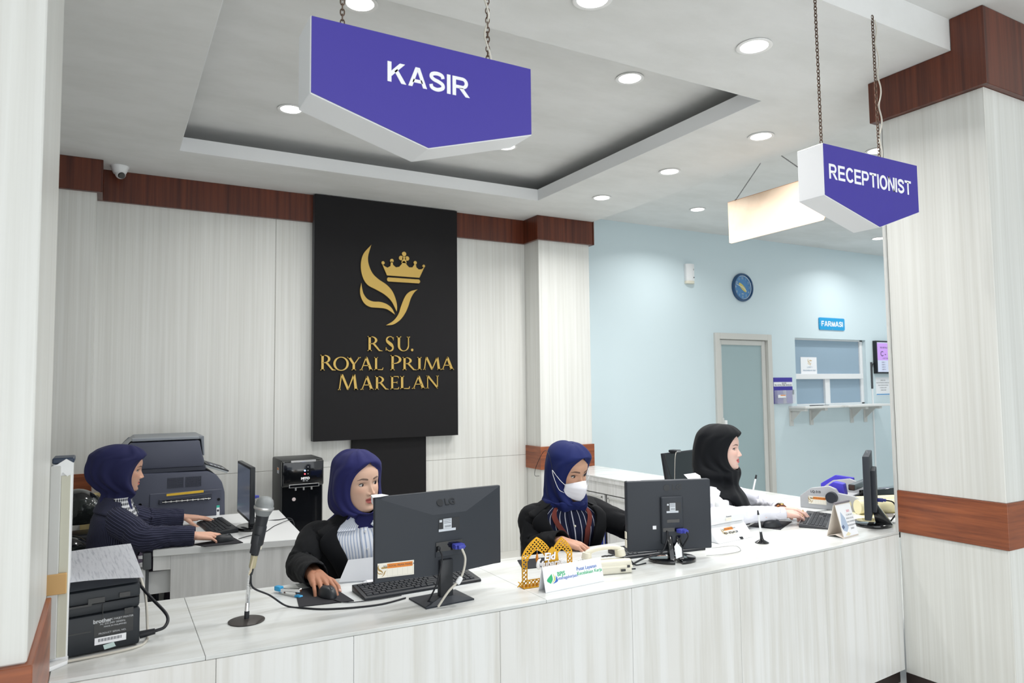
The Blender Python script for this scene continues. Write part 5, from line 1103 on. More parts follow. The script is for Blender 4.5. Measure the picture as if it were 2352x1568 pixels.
words('greeting', 'Eid', 0.040, frame((0.014, -0.0125, 0.112), (1, 0.0, 0), (0.12, 0, 1)), M_LETTER, t, 0.0012, 1.05, depth=0.003); words('greeting', 'Mubarak', 0.036, frame((0.018, -0.0125, 0.084), (1, 0, 0.02), (0.12, 0, 1)), M_LETTER, t, 0.0010, 0.95, depth=0.003)
m = MB(); m.tube(spline([(-0.028, -0.0118, 0.108), (-0.040, -0.0118, 0.098), (-0.044, -0.0118, 0.08), (-0.038, -0.0118, 0.07), (-0.028, -0.0118, 0.072)], 6), [0.002, 0.003, 0.004] + [0.005] * 12 + [0.004] * 4 + [0.003] * 6, 8); m.build('white_flourish', M_LETTER, t, 60)
m = MB(); m.lathe([(0.0004, 0), (0.005, 0.008), (0.007, 0.022), (0.004, 0.036), (0.0004, 0.044)], 6, Matrix.Translation((-0.040, -0.003, 0.088))); m.build('amber_drop', mat('amber_crystal', rgb(222, 140, 36), 0.1, trans=0.3), t, 10)
m = MB(); m.tube([(-0.040, -0.003, 0.132), (-0.040, -0.003, 0.150)], 0.0008, 5); m.build('drop_thread', M_STEEL, t)

# ---- insurance desk sign
t = thing('desk_sign', 'white tent desk sign with green and blue lettering, in front of the gold arch', 'desk sign', (1.640, 2.436, CT), math.radians(3.5))
Rt = Matrix.Rotation(math.radians(-14), 4, 'X')
m = MB(); m.box((-0.148, -0.0015, 0.0), (0.148, 0.0015, 0.095), 0.001, 1, Matrix.Translation((0, -0.026, 0)) @ Rt); m.box((-0.148, -0.0015, 0.0), (0.148, 0.0015, 0.095), 0.001, 1, Matrix.Translation((0, 0.022, 0)) @ Matrix.Rotation(math.radians(14), 4, 'X')); m.build('tent_card', M_ACR, t, 30)
Fm = Matrix.Translation((0, -0.026, 0)) @ Rt
def tf(x, z): return Fm @ frame((x, -0.0019, z), (1, 0, 0), (0, 0, 1))
M_GRN = mat('print_green', rgb(56, 178, 120), 0.6); M_BLU = mat('print_deep_blue', rgb(62, 108, 190), 0.6)
words('lettering', 'BPJS', 0.022, tf(-0.062, 0.060), M_GRN, t, 0.0005); words('lettering', 'Ketenagakerjaan', 0.0165, tf(-0.036, 0.044), M_BLU, t, 0.0001); words('lettering', 'Pusat Layanan', 0.0185, tf(0.068, 0.066), M_BLU, t, 0.0002); words('lettering', 'Kecelakaan Kerja', 0.0185, tf(0.080, 0.048), M_GRN, t, 0.0002)
m = MB(); m.prism([(0.0215, 0.035), (0.0222, 0.035), (0.0222, 0.078), (0.0215, 0.078)], -0.0019, -0.0016, 'xz', Fm); m.build('divider', M_GREYC, t, 0)
def leafp(a, b, c): return [(v.x, v.y) for v in spline([(*a, 0), (*b, 0), (*c, 0)], 6)]
for nm, mm, pl in (('emblem_leaf', M_GRN, leafp((-0.118, 0.030), (-0.134, 0.045), (-0.108, 0.066)) + leafp((-0.108, 0.066), (-0.106, 0.045), (-0.118, 0.030))[1:-1]), ('emblem_leaf', mat('print_lime', rgb(206, 214, 120), 0.6), leafp((-0.114, 0.029), (-0.100, 0.045), (-0.101, 0.067)) + leafp((-0.101, 0.067), (-0.093, 0.045), (-0.114, 0.029))[1:-1]), ('emblem_leaf', M_BLU, leafp((-0.108, 0.028), (-0.093, 0.040), (-0.089, 0.058)) + leafp((-0.089, 0.058), (-0.083, 0.036), (-0.108, 0.028))[1:-1])):
    m = MB(); m.prism(pl, -0.0022, -0.0016, 'xz', Fm); m.build(nm, mm, t, 0)

# ---- desk telephone
t = thing('telephone', 'cream desk telephone with handset behind the white desk sign', 'telephone', (1.900, 2.570, CT), math.radians(-14)); t.scale = (0.82, 0.88, 0.85)
m = MB(); m.prism([(-0.10, 0.0), (0.10, 0.0), (0.10, 0.062), (0.085, 0.070), (-0.09, 0.032), (-0.10, 0.022)], -0.115, 0.115, 'yz', Matrix.Rotation(math.radians(180), 4, 'Z'), 0.007, 3); m.build('base', M_CREAM, t, 35)
m = MB(); m.box((-0.12, -0.105, 0.028), (0.12, 0.03, 0.04), 0.004, 2); m.mi = 1; m.box((0.05, -0.1075, 0.013), (0.075, -0.104, 0.024)); m.box((0.085, -0.1075, 0.030), (0.10, -0.104, 0.042)); m.build('rear_ledge', [M_CREAM, M_BLACKG], t, 35)
m = MB(); pts = spline([(-0.105, 0.0, 0.070), (-0.085, 0.0, 0.094), (-0.04, 0.0, 0.108), (0.02, 0.0, 0.112), (0.07, 0.0, 0.108), (0.098, 0.0, 0.094), (0.105, 0.0, 0.075)], 6)
m.tube(pts, [0.018 - 0.006 * math.sin(math.pi * k / (len(pts) - 1)) for k in range(len(pts))], 14)
m.cyl((-0.098, 0, 0.062), (-0.094, 0, 0.092), 0.027, 0.024, 20); m.cyl((0.098, 0, 0.065), (0.092, 0, 0.100), 0.029, 0.026, 20); hs = m.build('handset', M_CREAM, t, 40)
m = MB()
for r in range(4):
    for c in range(3): m.cbox((0.02 + 0.022 * c, 0.085 - 0.012 * r - 0.03, 0.052 + 0.004 * r), (0.014, 0.008, 0.006), 0.001, 1)
m.build('keypad', M_DARKG, t, 0)['kind'] = 'stuff'
m = MB(); n = 240; pts = []
base = spline([(-0.10, 0.02, 0.055), (-0.125, 0.06, 0.03), (-0.14, 0.09, 0.014), (-0.11, 0.13, 0.013), (-0.16, 0.145, 0.013), (-0.20, 0.11, 0.013)], 48)
for k in range(n):
    c = base[min(len(base) - 1, int(k * len(base) / n))]; tg = (base[min(len(base) - 1, int(k * len(base) / n) + 1)] - c)
    tg = tg.normalized() if tg.length > 0 else Vector((1, 0, 0)); u = tg.cross(Vector((0, 0, 1))).normalized(); w_ = tg.cross(u)
    a = k * 0.62; pts.append(c + (u * math.cos(a) + w_ * math.sin(a)) * 0.0095)
m.tube(pts, 0.0023, 5); m.build('coiled_cord', M_WHITE, t, 60)

# ---- document scanner
t = thing('document_scanner', 'white document scanner with an orange asset label beside the squarish monitor', 'scanner', (2.825, 2.785, CT), math.radians(6))
m = MB(); m.prism([(-0.105, 0.0), (0.09, 0.0), (0.09, 0.07), (-0.035, 0.078), (-0.09, 0.012)], -0.145, 0.145, 'yz', None, 0.005, 2); m.build('base', M_WHITE, t, 30)
m = MB(); m.prism([(-0.045, 0.080), (0.085, 0.074), (0.085, 0.128), (0.05, 0.148), (-0.035, 0.135), (-0.052, 0.12)], -0.142, 0.142, 'yz', None, 0.008, 2); m.build('upper_unit', M_WHITE, t, 35)
m = MB(); m.box((0.045, 0.03, 0.14), (0.12, 0.075, 0.175), 0.01, 3); m.build('feed_guide', M_WHITE, t, 35)
sf = frame((-0.02, -0.0645, 0.044), (1, 0, 0), (0, 0.64, 0.77)); asset_sticker(t, sf, 0.095, 0.046)
words('handwriting', 'PLN 187/p44 LN', 0.016, sf @ Matrix.Translation((0.012, -0.011, 0.0012)), M_BLACK, t, 0.0006, depth=0.0002)
words('maker_name', 'Panasonic', 0.011, frame((0.0, -0.0525, 0.115), (1, 0, 0), (0, 0, 1)) @ Matrix.Translation((0, 0, 0.002)), M_INK, t); m = MB(); m.box((-0.02, -0.054, 0.092), (0.02, -0.050, 0.108)); m.build('small_label', mat('sticker_paper', (0.8, 0.8, 0.8)), t, 0)
m = MB(); m.prism([(-0.1055, 0.003), (-0.097, 0.003), (-0.092, 0.012), (-0.099, 0.012)], 0.03, 0.05, 'yz'); m.build('cable_notch', M_BLACK, t, 0)
cable('telephone_cable', 'thin grey cable looping over the counter in front of the document scanner', [(2.70, 2.73, CT + 0.003), (2.61, 2.70, CT + 0.003), (2.60, 2.62, CT + 0.003), (2.72, 2.59, CT + 0.003), (2.66, 2.50, CT + 0.003), (2.55, 2.49, CT + 0.003), (2.46, 2.52, CT + 0.003)], 0.0016, M_STEEL)
cable('power_cable', 'black cables bunched on the counter left of the round split foot', [(2.02, 2.50, CT + 0.003), (1.99, 2.52, CT + 0.004), (2.00, 2.56, CT + 0.03), (2.03, 2.56, CT + 0.035), (2.06, 2.55, CT + 0.004), (2.12, 2.55, CT + 0.004)], 0.003)

# ---- bank pen in its stand
t = thing('pen_stand', 'white counter pen leaning in a small black swivel stand', 'pen stand', (2.895, 2.575, CT))
m = MB(); m.lathe([(0.0005, 0), (0.034, 0), (0.035, 0.003), (0.012, 0.016), (0.009, 0.022), (0.0005, 0.024)], 24); m.build('base', M_BLACKG, t, 30)
pd = Vector((-0.030, -0.008, 0.14)).normalized()
m = MB(); m.cyl(Vector((0, 0, 0.018)), Vector((0, 0, 0.018)) + pd * 0.04, 0.0085, 0.006, 14); m.build('socket', M_BLACK, t)
m = MB(); m.cyl(Vector((0, 0, 0.018)) + pd * 0.03, Vector((0, 0, 0.018)) + pd * 0.130, 0.0048, 0.0048, 12); m.mi = 1; m.cyl(Vector((0, 0, 0.018)) + pd * 0.130, Vector((0, 0, 0.018)) + pd * 0.152, 0.0055, 0.003, 12); m.build('pen', [M_WHITE, M_BLACK], t)
t = thing('ballpoint_pen', 'white pen with a black cap standing up behind the arm of the woman in white', 'pen', (3.90, 3.55, CT))
pd = Vector((0.055, 0, 0.16)).normalized()
m = MB(); m.lathe([(0.0005, 0), (0.03, 0), (0.03, 0.006), (0.008, 0.016), (0.0005, 0.016)], 20); m.build('base', M_BLACK, t, 30)
m = MB(); m.cyl(pd * 0.012, pd * 0.15, 0.006, None, 12); m.mi = 1; m.cyl(pd * 0.15, pd * 0.178, 0.0075, 0.006, 12); m.build('barrel', [M_WHITE, M_BLACK], t)

# ---- desk calendar
t = thing('desk_calendar', 'standing white desk calendar with spiral binding near the right pillar', 'calendar', (3.392, 2.475, CT), math.radians(8))
hgt, wd = 0.172, 0.15; a = 0.045
m = MB()
for s in (-1, 1): m.prism([(s * a, 0.0), (s * a + 0.002 * s, 0.0), (s * 0.003, hgt), (s * 0.001, hgt)], -wd / 2, wd / 2, 'yz')
m.prism([(-a, 0.0), (0, 0.012), (a, 0.0), (a, 0.002), (0, 0.014), (-a, 0.002)], -wd / 2, wd / 2, 'yz'); m.build('stand', mat('calendar_card', rgb(226, 218, 208), 0.7), t, 0)
Fm = frame((0, -a / 2 - 0.003, hgt / 2), (1, 0, 0), (0, a / hgt, 1))
m = MB(); m.prism([(-wd / 2 + 0.001, -hgt / 2 + 0.004), (wd / 2 - 0.001, -hgt / 2 + 0.004), (wd / 2 - 0.001, hgt / 2 - 0.006), (-wd / 2 + 0.001, hgt / 2 - 0.006)], 0, 0.001, 'xy', Fm); pg = m.build('page', M_PAPER, t, 0)
m = MB(); m.prism([(-0.07, -0.03), (-0.045, 0.045), (-0.015, 0.01), (-0.005, -0.04), (-0.03, -0.06), (-0.06, -0.05)], 0.001, 0.0014, 'xy', Fm); m.mi = 1; m.prism([(-0.07, -0.03), (-0.05, -0.02), (-0.04, -0.035), (-0.06, -0.045)], 0.0014, 0.0016, 'xy', Fm); m.mi = 2; m.prism([(-0.055, -0.075), (-0.02, -0.06), (0.0, -0.072), (-0.02, -0.08)], 0.001, 0.0016, 'xy', Fm); m.build('printed_picture', [mat('print_sky', rgb(176, 192, 214), 0.7), mat('print_slate', rgb(96, 110, 140), 0.7), mat('print_cream', rgb(230, 222, 190), 0.7)], pg, 0)
words('month', '2023', 0.016, Fm @ Matrix.Translation((0.03, 0.042, 0.0013)), mat('print_red', rgb(214, 110, 124), 0.7), pg)
for r in range(5): words('dates', ' '.join(str(d) for d in range(1 + 7 * r, min(32, 8 + 7 * r))), 0.0115, Fm @ Matrix.Translation((0.032, 0.022 - 0.0175 * r, 0.0013)), M_INK, pg, 0, 0.8 if r else 1.0)
m = MB(); m.cyl((-wd / 2, 0, hgt), (wd / 2, 0, hgt), 0.007, None, 12); m.build('spiral_binding', mat('binding_grey', rgb(120, 116, 122), 0.5), t)

# ---- passbook printer with its platen knob
t = thing('passbook_printer', 'grey desktop printer with a round black knob and blue covers at the right end', 'printer', (4.015, 2.99, CT), math.radians(20))
M_GP = mat('grey_printer', rgb(176, 178, 182), 0.5)
def plate(x0, x1, mt):
    q = MB(); q.prism([(0.20, 0.0), (0.20, 0.075), (0.13, 0.13), (0.02, 0.150), (-0.02, 0.135), (-0.035, 0.11), (-0.13, 0.098), (-0.155, 0.08), (-0.16, 0.0)], x0, x1, 'yz', None, 0.004, 2); return q.build('side_plate', mt, t, 30)
sp_ = plate(-0.012, 0.02, M_GP); plate(0.44, 0.47, M_GP)
m = MB(); m.box((0.02, -0.15, 0.0), (0.44, 0.19, 0.06), 0.004, 1); m.build('base', M_GP, t, 30)
m = MB(); m.box((0.09, -0.11, 0.120), (0.44, -0.07, 0.158), 0.004, 1); m.build('roller_bar', M_BLACKG, t, 30)
m = MB(); m.cyl((0.02, -0.07, 0.058), (0.44, -0.07, 0.058), 0.016, None, 16); m.build('platen', M_DARKG, t)
m = MB(); m.cyl((-0.038, 0.0, 0.082), (-0.012, 0.0, 0.082), 0.034, 0.036, 30); m.build('knob', mat('knob_black', rgb(48, 52, 60), 0.4), sp_, 40)
m = MB(); m.prism([(0.22, 0.02), (0.22, 0.10), (0.12, 0.165), (0.0, 0.155), (0.0, 0.12), (0.16, 0.06)], 0.472, 0.50, 'yz', None, 0.006, 2); m.build('blue_cover', mat('blue_cover', rgb(74, 66, 196), 0.4), t, 30)
m = MB(); m.prism([(0.04, 0.09), (0.04, 0.148), (0.01, 0.172), (-0.05, 0.162), (-0.06, 0.09)], 0.05, 0.12, 'yz', None, 0.006, 2); m.build('blue_cover', MATS['blue_cover'], t, 30)
asset_sticker(sp_, frame((-0.0135, 0.09, 0.055), (0, -1, 0), (0, 0, 1)), 0.11, 0.05)
words('model_name', 'LQ-310', 0.02, frame((-0.0135, 0.10, 0.108), (0, -1, 0), (0, 0, 1)), M_DARKG, sp_, 0.0004)

# yellow paper rolls, flowers, black folder beside the pillar
for lab, x, y, z, L, ang in (('pale yellow paper roll lying nearest the right pillar', 4.20, 2.73, 0.045, 0.42, -24), ('pale yellow paper roll lying farther back, behind the edge-on monitor', 4.28, 2.84, 0.045, 0.50, -20)):
    t = thing('paper_roll', lab, 'paper roll', (x, y, CT), math.radians(ang), 'pale yellow paper rolls')
    m = MB(); m.cyl((-L / 2, 0, z), (L / 2, 0, z), 0.044, None, 28); m.build('roll', mat('pale_yellow_paper', rgb(238, 230, 190), 0.7), t, 30)
    m = MB(); m.box((-L / 2, -0.10, 0.0), (L / 2, 0.0, 0.0012)); m.build('loose_end', MATS['pale_yellow_paper'], t, 0)
t = thing('flat_folder', 'white folder with grey corner lying under the yellow roll by the pillar', 'folder', (4.06, 2.60, CT), math.radians(40))
m = MB(); m.box((-0.15, -0.06, 0.0), (0.15, 0.10, 0.008), 0.001, 1); m.mi = 1; m.box((0.0, 0.0, 0.0082), (0.14, 0.09, 0.0092)); m.build('cover', [M_WHITE, mat('warm_grey', rgb(126, 122, 122), 0.6)], t, 0)
t = thing('document_tray', 'black tray behind the yellow rolls beside the right pillar', 'tray', (4.56, 2.96, CT), math.radians(0))
m = MB(); m.box((-0.24, -0.008, 0.015), (0.14, 0.06, 0.10), 0.006, 2); m.build('tray', M_BLACKG, t, 30)
t = thing('artificial_flowers', 'little pink and white flowers in front of the edge-on monitor foot', 'flowers', (3.60, 2.60, CT))
random.seed(3)
for k in range(7):
    m = MB(); c = (random.uniform(-0.035, 0.05), random.uniform(-0.03, 0.04), random.uniform(0.02, 0.055))
    for q in range(5):
        a = 2 * math.pi * q / 5; m.sphere((c[0] + 0.009 * math.cos(a), c[1] + 0.009 * math.sin(a), c[2]), (0.008, 0.008, 0.0045), 8, 5)
    m.build('blossom', mat('pink_petal', rgb(224, 178, 216), 0.7) if k % 2 else mat('white_petal', rgb(236, 232, 226), 0.7), t, 60)
m = MB()
for k in range(8):
    a = 2 * math.pi * k / 8; m.sphere((0.03 * math.cos(a), 0.025 * math.sin(a), 0.012), (0.014, 0.009, 0.012), 8, 5)
m.build('leaves', mat('leaf_green', rgb(98, 120, 62), 0.7), t, 60)

# ---- chairs, helmets
t = thing('visitor_chair', 'blue upholstered chair with chrome frame behind the masked woman', 'chair', (2.34, 3.33, -0.02), math.radians(-3))
m = MB(); m.box((-0.23, -0.22, 0.42), (0.23, 0.22, 0.48), 0.025, 3); m.build('seat', mat('blue_upholstery', rgb(44, 68, 160), 0.7), t, 40)
m = MB(); m.box((-0.262, 0.20, 0.56), (0.262, 0.245, 0.868), 0.02, 3); m.build('backrest', MATS['blue_upholstery'], t, 40)
m = MB()
fr_ = spline([(-0.285, 0.22, 0.0), (-0.285, 0.22, 0.45), (-0.285, 0.225, 0.78), (-0.27, 0.228, 0.86), (-0.22, 0.23, 0.885), (0.22, 0.23, 0.885), (0.27, 0.228, 0.86), (0.285, 0.225, 0.78), (0.285, 0.22, 0.45), (0.285, 0.22, 0.0)], 8)
m.tube(fr_, 0.012, 12); m.build('frame', M_CHROME, t, 60)
for s in (-1, 1):
    m = MB(); m.tube(spline([(s * 0.285, 0.22, 0.42), (s * 0.285, -0.18, 0.42), (s * 0.285, -0.22, 0.38), (s * 0.285, -0.22, 0.0)], 8), 0.012, 12); m.build('leg', M_CHROME, t, 60)
t = thing('office_chair', 'black office chair under the woman in pinstripes', 'chair', (0.0, 4.68, 0), math.radians(-90))
m = MB(); m.box((-0.25, -0.22, 0.42), (0.25, 0.25, 0.50), 0.03, 3); m.build('seat', M_BLACK, t, 40)
m = MB(); m.box((-0.21, -0.26, 0.56), (0.21, -0.205, 0.80), 0.025, 3); m.build('backrest', M_BLACK, t, 40)
m = MB(); m.cyl((0, 0, 0.06), (0, 0, 0.42), 0.03, None, 16); m.build('column', M_CHROME, t)
for k in range(5):
    a = 2 * math.pi * k / 5 + 0.3; m = MB(); m.tube([(0, 0, 0.09), (0.27 * math.cos(a), 0.27 * math.sin(a), 0.055)], [0.025, 0.018], 10); m.sphere((0.27 * math.cos(a), 0.27 * math.sin(a), 0.027), 0.026, 12, 8); m.build('leg', M_BLACK, t, 40)
m = MB(); m.tube(spline([(0.27, -0.24, 0.46), (0.275, -0.24, 0.62), (0.275, -0.20, 0.69), (0.275, 0.06, 0.70)], 6), 0.013, 10); m.build('armrest', M_DARKG, t, 60)
t = thing('computer_tower', 'slim dark grey computer case at the left edge of the small desk', 'computer', (0.205, 4.50, 0))
m = MB(); m.box((-0.035, -0.15, 0.0), (0.010, 0.15, 0.43), 0.006, 2); m.box((-0.028, -0.155, 0.645), (0.012, -0.06, 0.735), 0.006, 2); m.box((-0.018, -0.12, 0.43), (0.002, -0.09, 0.65), 0.003, 1); m.build('case', mat('tower_grey', rgb(88, 92, 96), 0.5), t, 30)
t = thing('low_cabinet', 'black low cabinet behind the woman in pinstripes', 'cabinet', (-0.28, 5.42, 0))
m = MB(); m.box((-0.28, -0.22, 0.03), (0.24, 0.22, 0.66), 0.006, 2); m.build('body', M_BLACK, t, 30)
m = MB(); m.box((-0.27, -0.226, 0.05), (0.23, -0.2205, 0.63), 0.003, 1); m.build('door', M_BLACKG, t, 30)
t = thing('cardboard_box', 'beige cardboard box behind the helmets', 'box', (-0.10, 5.56, 0.66))
m = MB(); m.box((-0.05, -0.06, 0.0), (0.09, 0.06, 0.26), 0.002, 1); m.build('carton', mat('cardboard', rgb(196, 178, 128), 0.8), t, 30)
def helmet(label, loc, rz, sc=1.0):
    t = thing('motorcycle_helmet', label, 'helmet', loc, rz, 'motorcycle helmets behind the woman in pinstripes')
    n = 28; rs = []
    for k in range(13):
        a = math.pi * (0.02 + 0.68 * k / 12); r = math.sin(a); z = 0.135 + 0.125 * math.cos(a)
        rs.append([(0.115 * r * math.cos(q) * sc, 0.14 * r * math.sin(q) * sc, z * sc) for q in [2 * math.pi * i / n for i in range(n)]])
    m = MB(); m.rings(rs); m.build('shell', M_BLACKG, t, 60)
    rs = []
    for k in range(9):
        a = math.pi * (0.30 + 0.36 * k / 8); r = math.sin(a); z = 0.135 + 0.13 * math.cos(a)
        rs.append([(0.124 * r * math.cos(q) * sc, -0.152 * r * math.sin(q) * sc, z * sc) for q in [math.pi * (0.08 + 0.84 * i / 16) for i in range(17)]])
    m = MB(); m.rings(rs, False, False, False); bmesh.ops.solidify(m.bm, geom=list(m.bm.faces), thickness=0.002); m.build('visor', mat('smoked_visor', rgb(92, 100, 100), 0.06, trans=0.75, alpha=0.75), t, 60)
    for s in (-1, 1):
        m = MB(); m.cyl((s * 0.112 * sc, -0.01, 0.15 * sc), (s * 0.126 * sc, -0.01, 0.15 * sc), 0.02, 0.016, 18); m.build('visor_hinge', M_STEEL, t, 40)
helmet('upper black motorcycle helmet with a clear visor, left of the pinstriped back', (-0.16, 5.28, 0.72), math.radians(40), 1.05)
t = thing('helmet_bag', 'black bag on the low cabinet beneath the clear visor helmet', 'bag', (-0.18, 5.30, 0.662))
m = MB(); m.box((-0.14, -0.11, 0.0), (0.15, 0.10, 0.058), 0.02, 3); m.build('bag', M_BLACK, t, 50)
helmet('lower black motorcycle helmet beside the back of the black office chair', (-0.20, 4.98, 0.50), math.radians(70), 1.0)
t = thing('stool', 'black stool carrying the lower helmet', 'stool', (-0.20, 4.98, 0))
m = MB(); m.lathe([(0.0005, 0.45), (0.13, 0.45), (0.14, 0.47), (0.13, 0.499), (0.0005, 0.5)], 28); m.build('seat', M_BLACK, t, 40)
for k in range(4):
    a = math.pi / 4 + k * math.pi / 2; m = MB(); m.cyl((0.10 * math.cos(a), 0.10 * math.sin(a), 0.452), (0.14 * math.cos(a), 0.14 * math.sin(a), 0), 0.012, None, 10); m.build('leg', M_BLACK, t)

# ================================================================== PEOPLE
def cr_interp(zs, vals, z):
    """monotone-ish cubic through table points (zs ascending), vectorised."""
    zs = np.asarray(zs, float); v = np.asarray(vals, float); z = np.clip(np.asarray(z, float), zs[0], zs[-1])
    d = np.gradient(v, zs); i = np.clip(np.searchsorted(zs, z, side='right') - 1, 0, len(zs) - 2)
    h = zs[i + 1] - zs[i]; t = (z - zs[i]) / h
    return (2*t**3-3*t**2+1)*v[i] + (t**3-2*t**2+t)*h*d[i] + (-2*t**3+3*t**2)*v[i+1] + (t**3-t**2)*h*d[i+1]
def rot(yaw, pitch=0.0, roll=0.0):
    """yaw: heading measured from -y towards +x (degrees); pitch: nose down positive; local +y is forward."""
    return np.array((Matrix.Rotation(math.radians(yaw + 180), 3, 'Z') @ Matrix.Rotation(math.radians(-pitch), 3, 'X') @ Matrix.Rotation(math.radians(roll), 3, 'Y')))
def G(x, m, s): return np.exp(-((x - m) / s) ** 2)

HZ = [-0.165, -0.135, -0.118, -0.108, -0.098, -0.085, -0.065, -0.045, -0.02, 0.005, 0.03, 0.05, 0.072, 0.09, 0.106, 0.116, 0.121]
HF = [0.034, 0.036, 0.046, 0.070, 0.082, 0.0845, 0.084, 0.084, 0.083, 0.081, 0.085, 0.085, 0.077, 0.062, 0.040, 0.020, 0.002]
HB = [0.052, 0.054, 0.058, 0.062, 0.068, 0.076, 0.086, 0.094, 0.099, 0.102, 0.102, 0.099, 0.090, 0.077, 0.055, 0.030, 0.002]
HW = [0.050, 0.050, 0.050, 0.047, 0.050, 0.0555, 0.0625, 0.067, 0.0705, 0.072, 0.073, 0.072, 0.067, 0.057, 0.041, 0.022, 0.002]
def head_rings(face=1.0, jaw=1.0, N=176, smile=0.0):
    """rings of the neck and head in head space with per-vertex colour weights (lip, brow, flush, lash with painted crease shade)."""
    t = np.arange(N) / N; th = 2 * np.pi * t - 0.72 * np.sin(2 * np.pi * t)
    zs = np.concatenate([np.linspace(-0.165, -0.118, 7)[:-1], np.arange(-0.118, 0.056, 0.0015), np.linspace(0.056, 0.121, 26)])
    rings, cols = [], []
    za = [-0.17, -0.118, -0.1, -0.0575, -0.037, -0.0275, 0.006, 0.13]; zo = [-0.17, -0.118, -0.1, -0.066, -0.047, -0.036, 0.006, 0.13]
    for z_true in zs:
        z = z_true
        f = float(cr_interp(HZ, HF, z)); b = float(cr_interp(HZ, HB, z)); w = float(cr_interp(HZ, HW, z)) * (1 + (face - 1) * G(z, -0.02, 0.09)) * (1 + (jaw - 1) * G(z, -0.09, 0.04))
        s, c = np.sin(th), np.cos(th); n = 2.25 if -0.1 < z < 0.06 else 2.05
        x = w * np.sign(s) * np.abs(s) ** (2 / n); y = np.where(c > 0, f, b) * np.sign(c) * np.abs(c) ** (2 / n)
        z = float(np.interp(z_true, za, zo))
        fr = np.clip(c * 1.6, 0, 1)                     # only the front of the face takes features
        ax = np.abs(x)
        d = np.zeros(N)
        hz = np.interp(z, [-0.054, -0.047, -0.043, -0.036, -0.025, -0.005, 0.014, 0.026], [0, 0.0035, 0.0150, 0.0215, 0.0175, 0.0090, 0.003, 0])
        sg = np.interp(z, [-0.05, -0.036, -0.02, 0.01], [0.0095, 0.0090, 0.0072, 0.0075])
        d += hz * np.exp(-(ax / sg) ** 2)
        d += 0.0105 * G(ax, 0.0135, 0.0060) * G(z, -0.0405, 0.0072)
        d -= 0.004 * G(ax, 0.0065, 0.0030) * G(z, -0.0475, 0.0022)
        d -= 0.0085 * G(ax, 0.031, 0.0175) * G(z, 0.006, 0.0105)
        d += 0.0022 * G(ax, 0.030, 0.02) * G(z, 0.027, 0.008)
        d += 0.0045 * G(ax, 0.040, 0.022) * G(z, -0.028, 0.024) * (1 + smile)
        mw = 0.0235 + 0.003 * smile; up = smile * 0.004 * (ax / mw) ** 2
        lat = np.clip(1 - (ax / mw) ** 2, 0, 1) ** 0.6
        zm = -0.0660 + up
        d += lat * (0.0052 * np.exp(-((z - zm - 0.0058 + 0.0012 * G(ax, 0, 0.004)) / 0.0042) ** 2) + 0.0062 * np.exp(-((z - zm + 0.0064) / 0.0048) ** 2))
        d -= 0.0042 * np.clip(1.15 - (ax / mw) ** 2, 0, 1) * np.exp(-((z - zm) / 0.0016) ** 2)
        d -= 0.0032 * G(z, -0.0825, 0.005) * G(ax, 0, 0.02)
        d += 0.0035 * G(z, -0.097, 0.010) * G(ax, 0, 0.016)
        d -= 0.0012 * G(ax, 0, 0.003) * G(z, -0.0545, 0.004)
        y = y + d * fr
        lip = lat * np.where(z > zm, np.clip((0.0105 - 0.0025 * (ax / mw) - (z - zm)) / 0.0025, 0, 1), np.clip((0.0118 * (1 - 0.5 * (ax / mw) ** 2) + (z - zm)) / 0.0025, 0, 1)) * (ax < mw) * (fr > 0)
        lip = np.clip(lip * 1.8, 0, 1)
        line = np.exp(-((z - zm) / 0.0011) ** 2) * (ax < mw * 1.06) * (fr > 0)  # shade along the mouth line, painted into the skin colour
        bz = 0.0270 + 0.0045 * np.sin(np.clip((ax - 0.012) / 0.036, 0, 1) * 2.2) - 0.004 * np.clip((ax - 0.040) / 0.012, 0, 1)
        bt = 0.0036 * np.clip((ax - 0.010) / 0.006, 0, 1) * np.clip((0.054 - ax) / 0.02, 0.0, 1) + 0.0006
        brow = np.exp(-((z - bz) / np.maximum(bt, 1e-4)) ** 4) * ((ax > 0.0115) & (ax < 0.053)) * (fr > 0)
        lash = 0.8 * G(ax, 0.031, 0.014) * np.exp(-((z - 0.0135) / 0.004) ** 2) * (fr > 0)
        nos = G(ax, 0.0062, 0.0028) * np.exp(-((z + 0.0482) / 0.0018) ** 2) * (fr > 0)  # nostril shade painted into the skin colour
        flush = (G(ax, 0.043, 0.018) * G(z, -0.022, 0.016) + 0.6 * G(ax, 0, 0.012) * G(z, -0.036, 0.010)) * (fr > 0)
        rings.append(np.stack([x, y, np.full(N, z_true)], 1)); cols.append(np.stack([lip, brow, flush, np.clip(lash + nos * 1.2 + line * 0.9, 0, 1)], 1))
    return th, np.array(rings), np.array(cols)

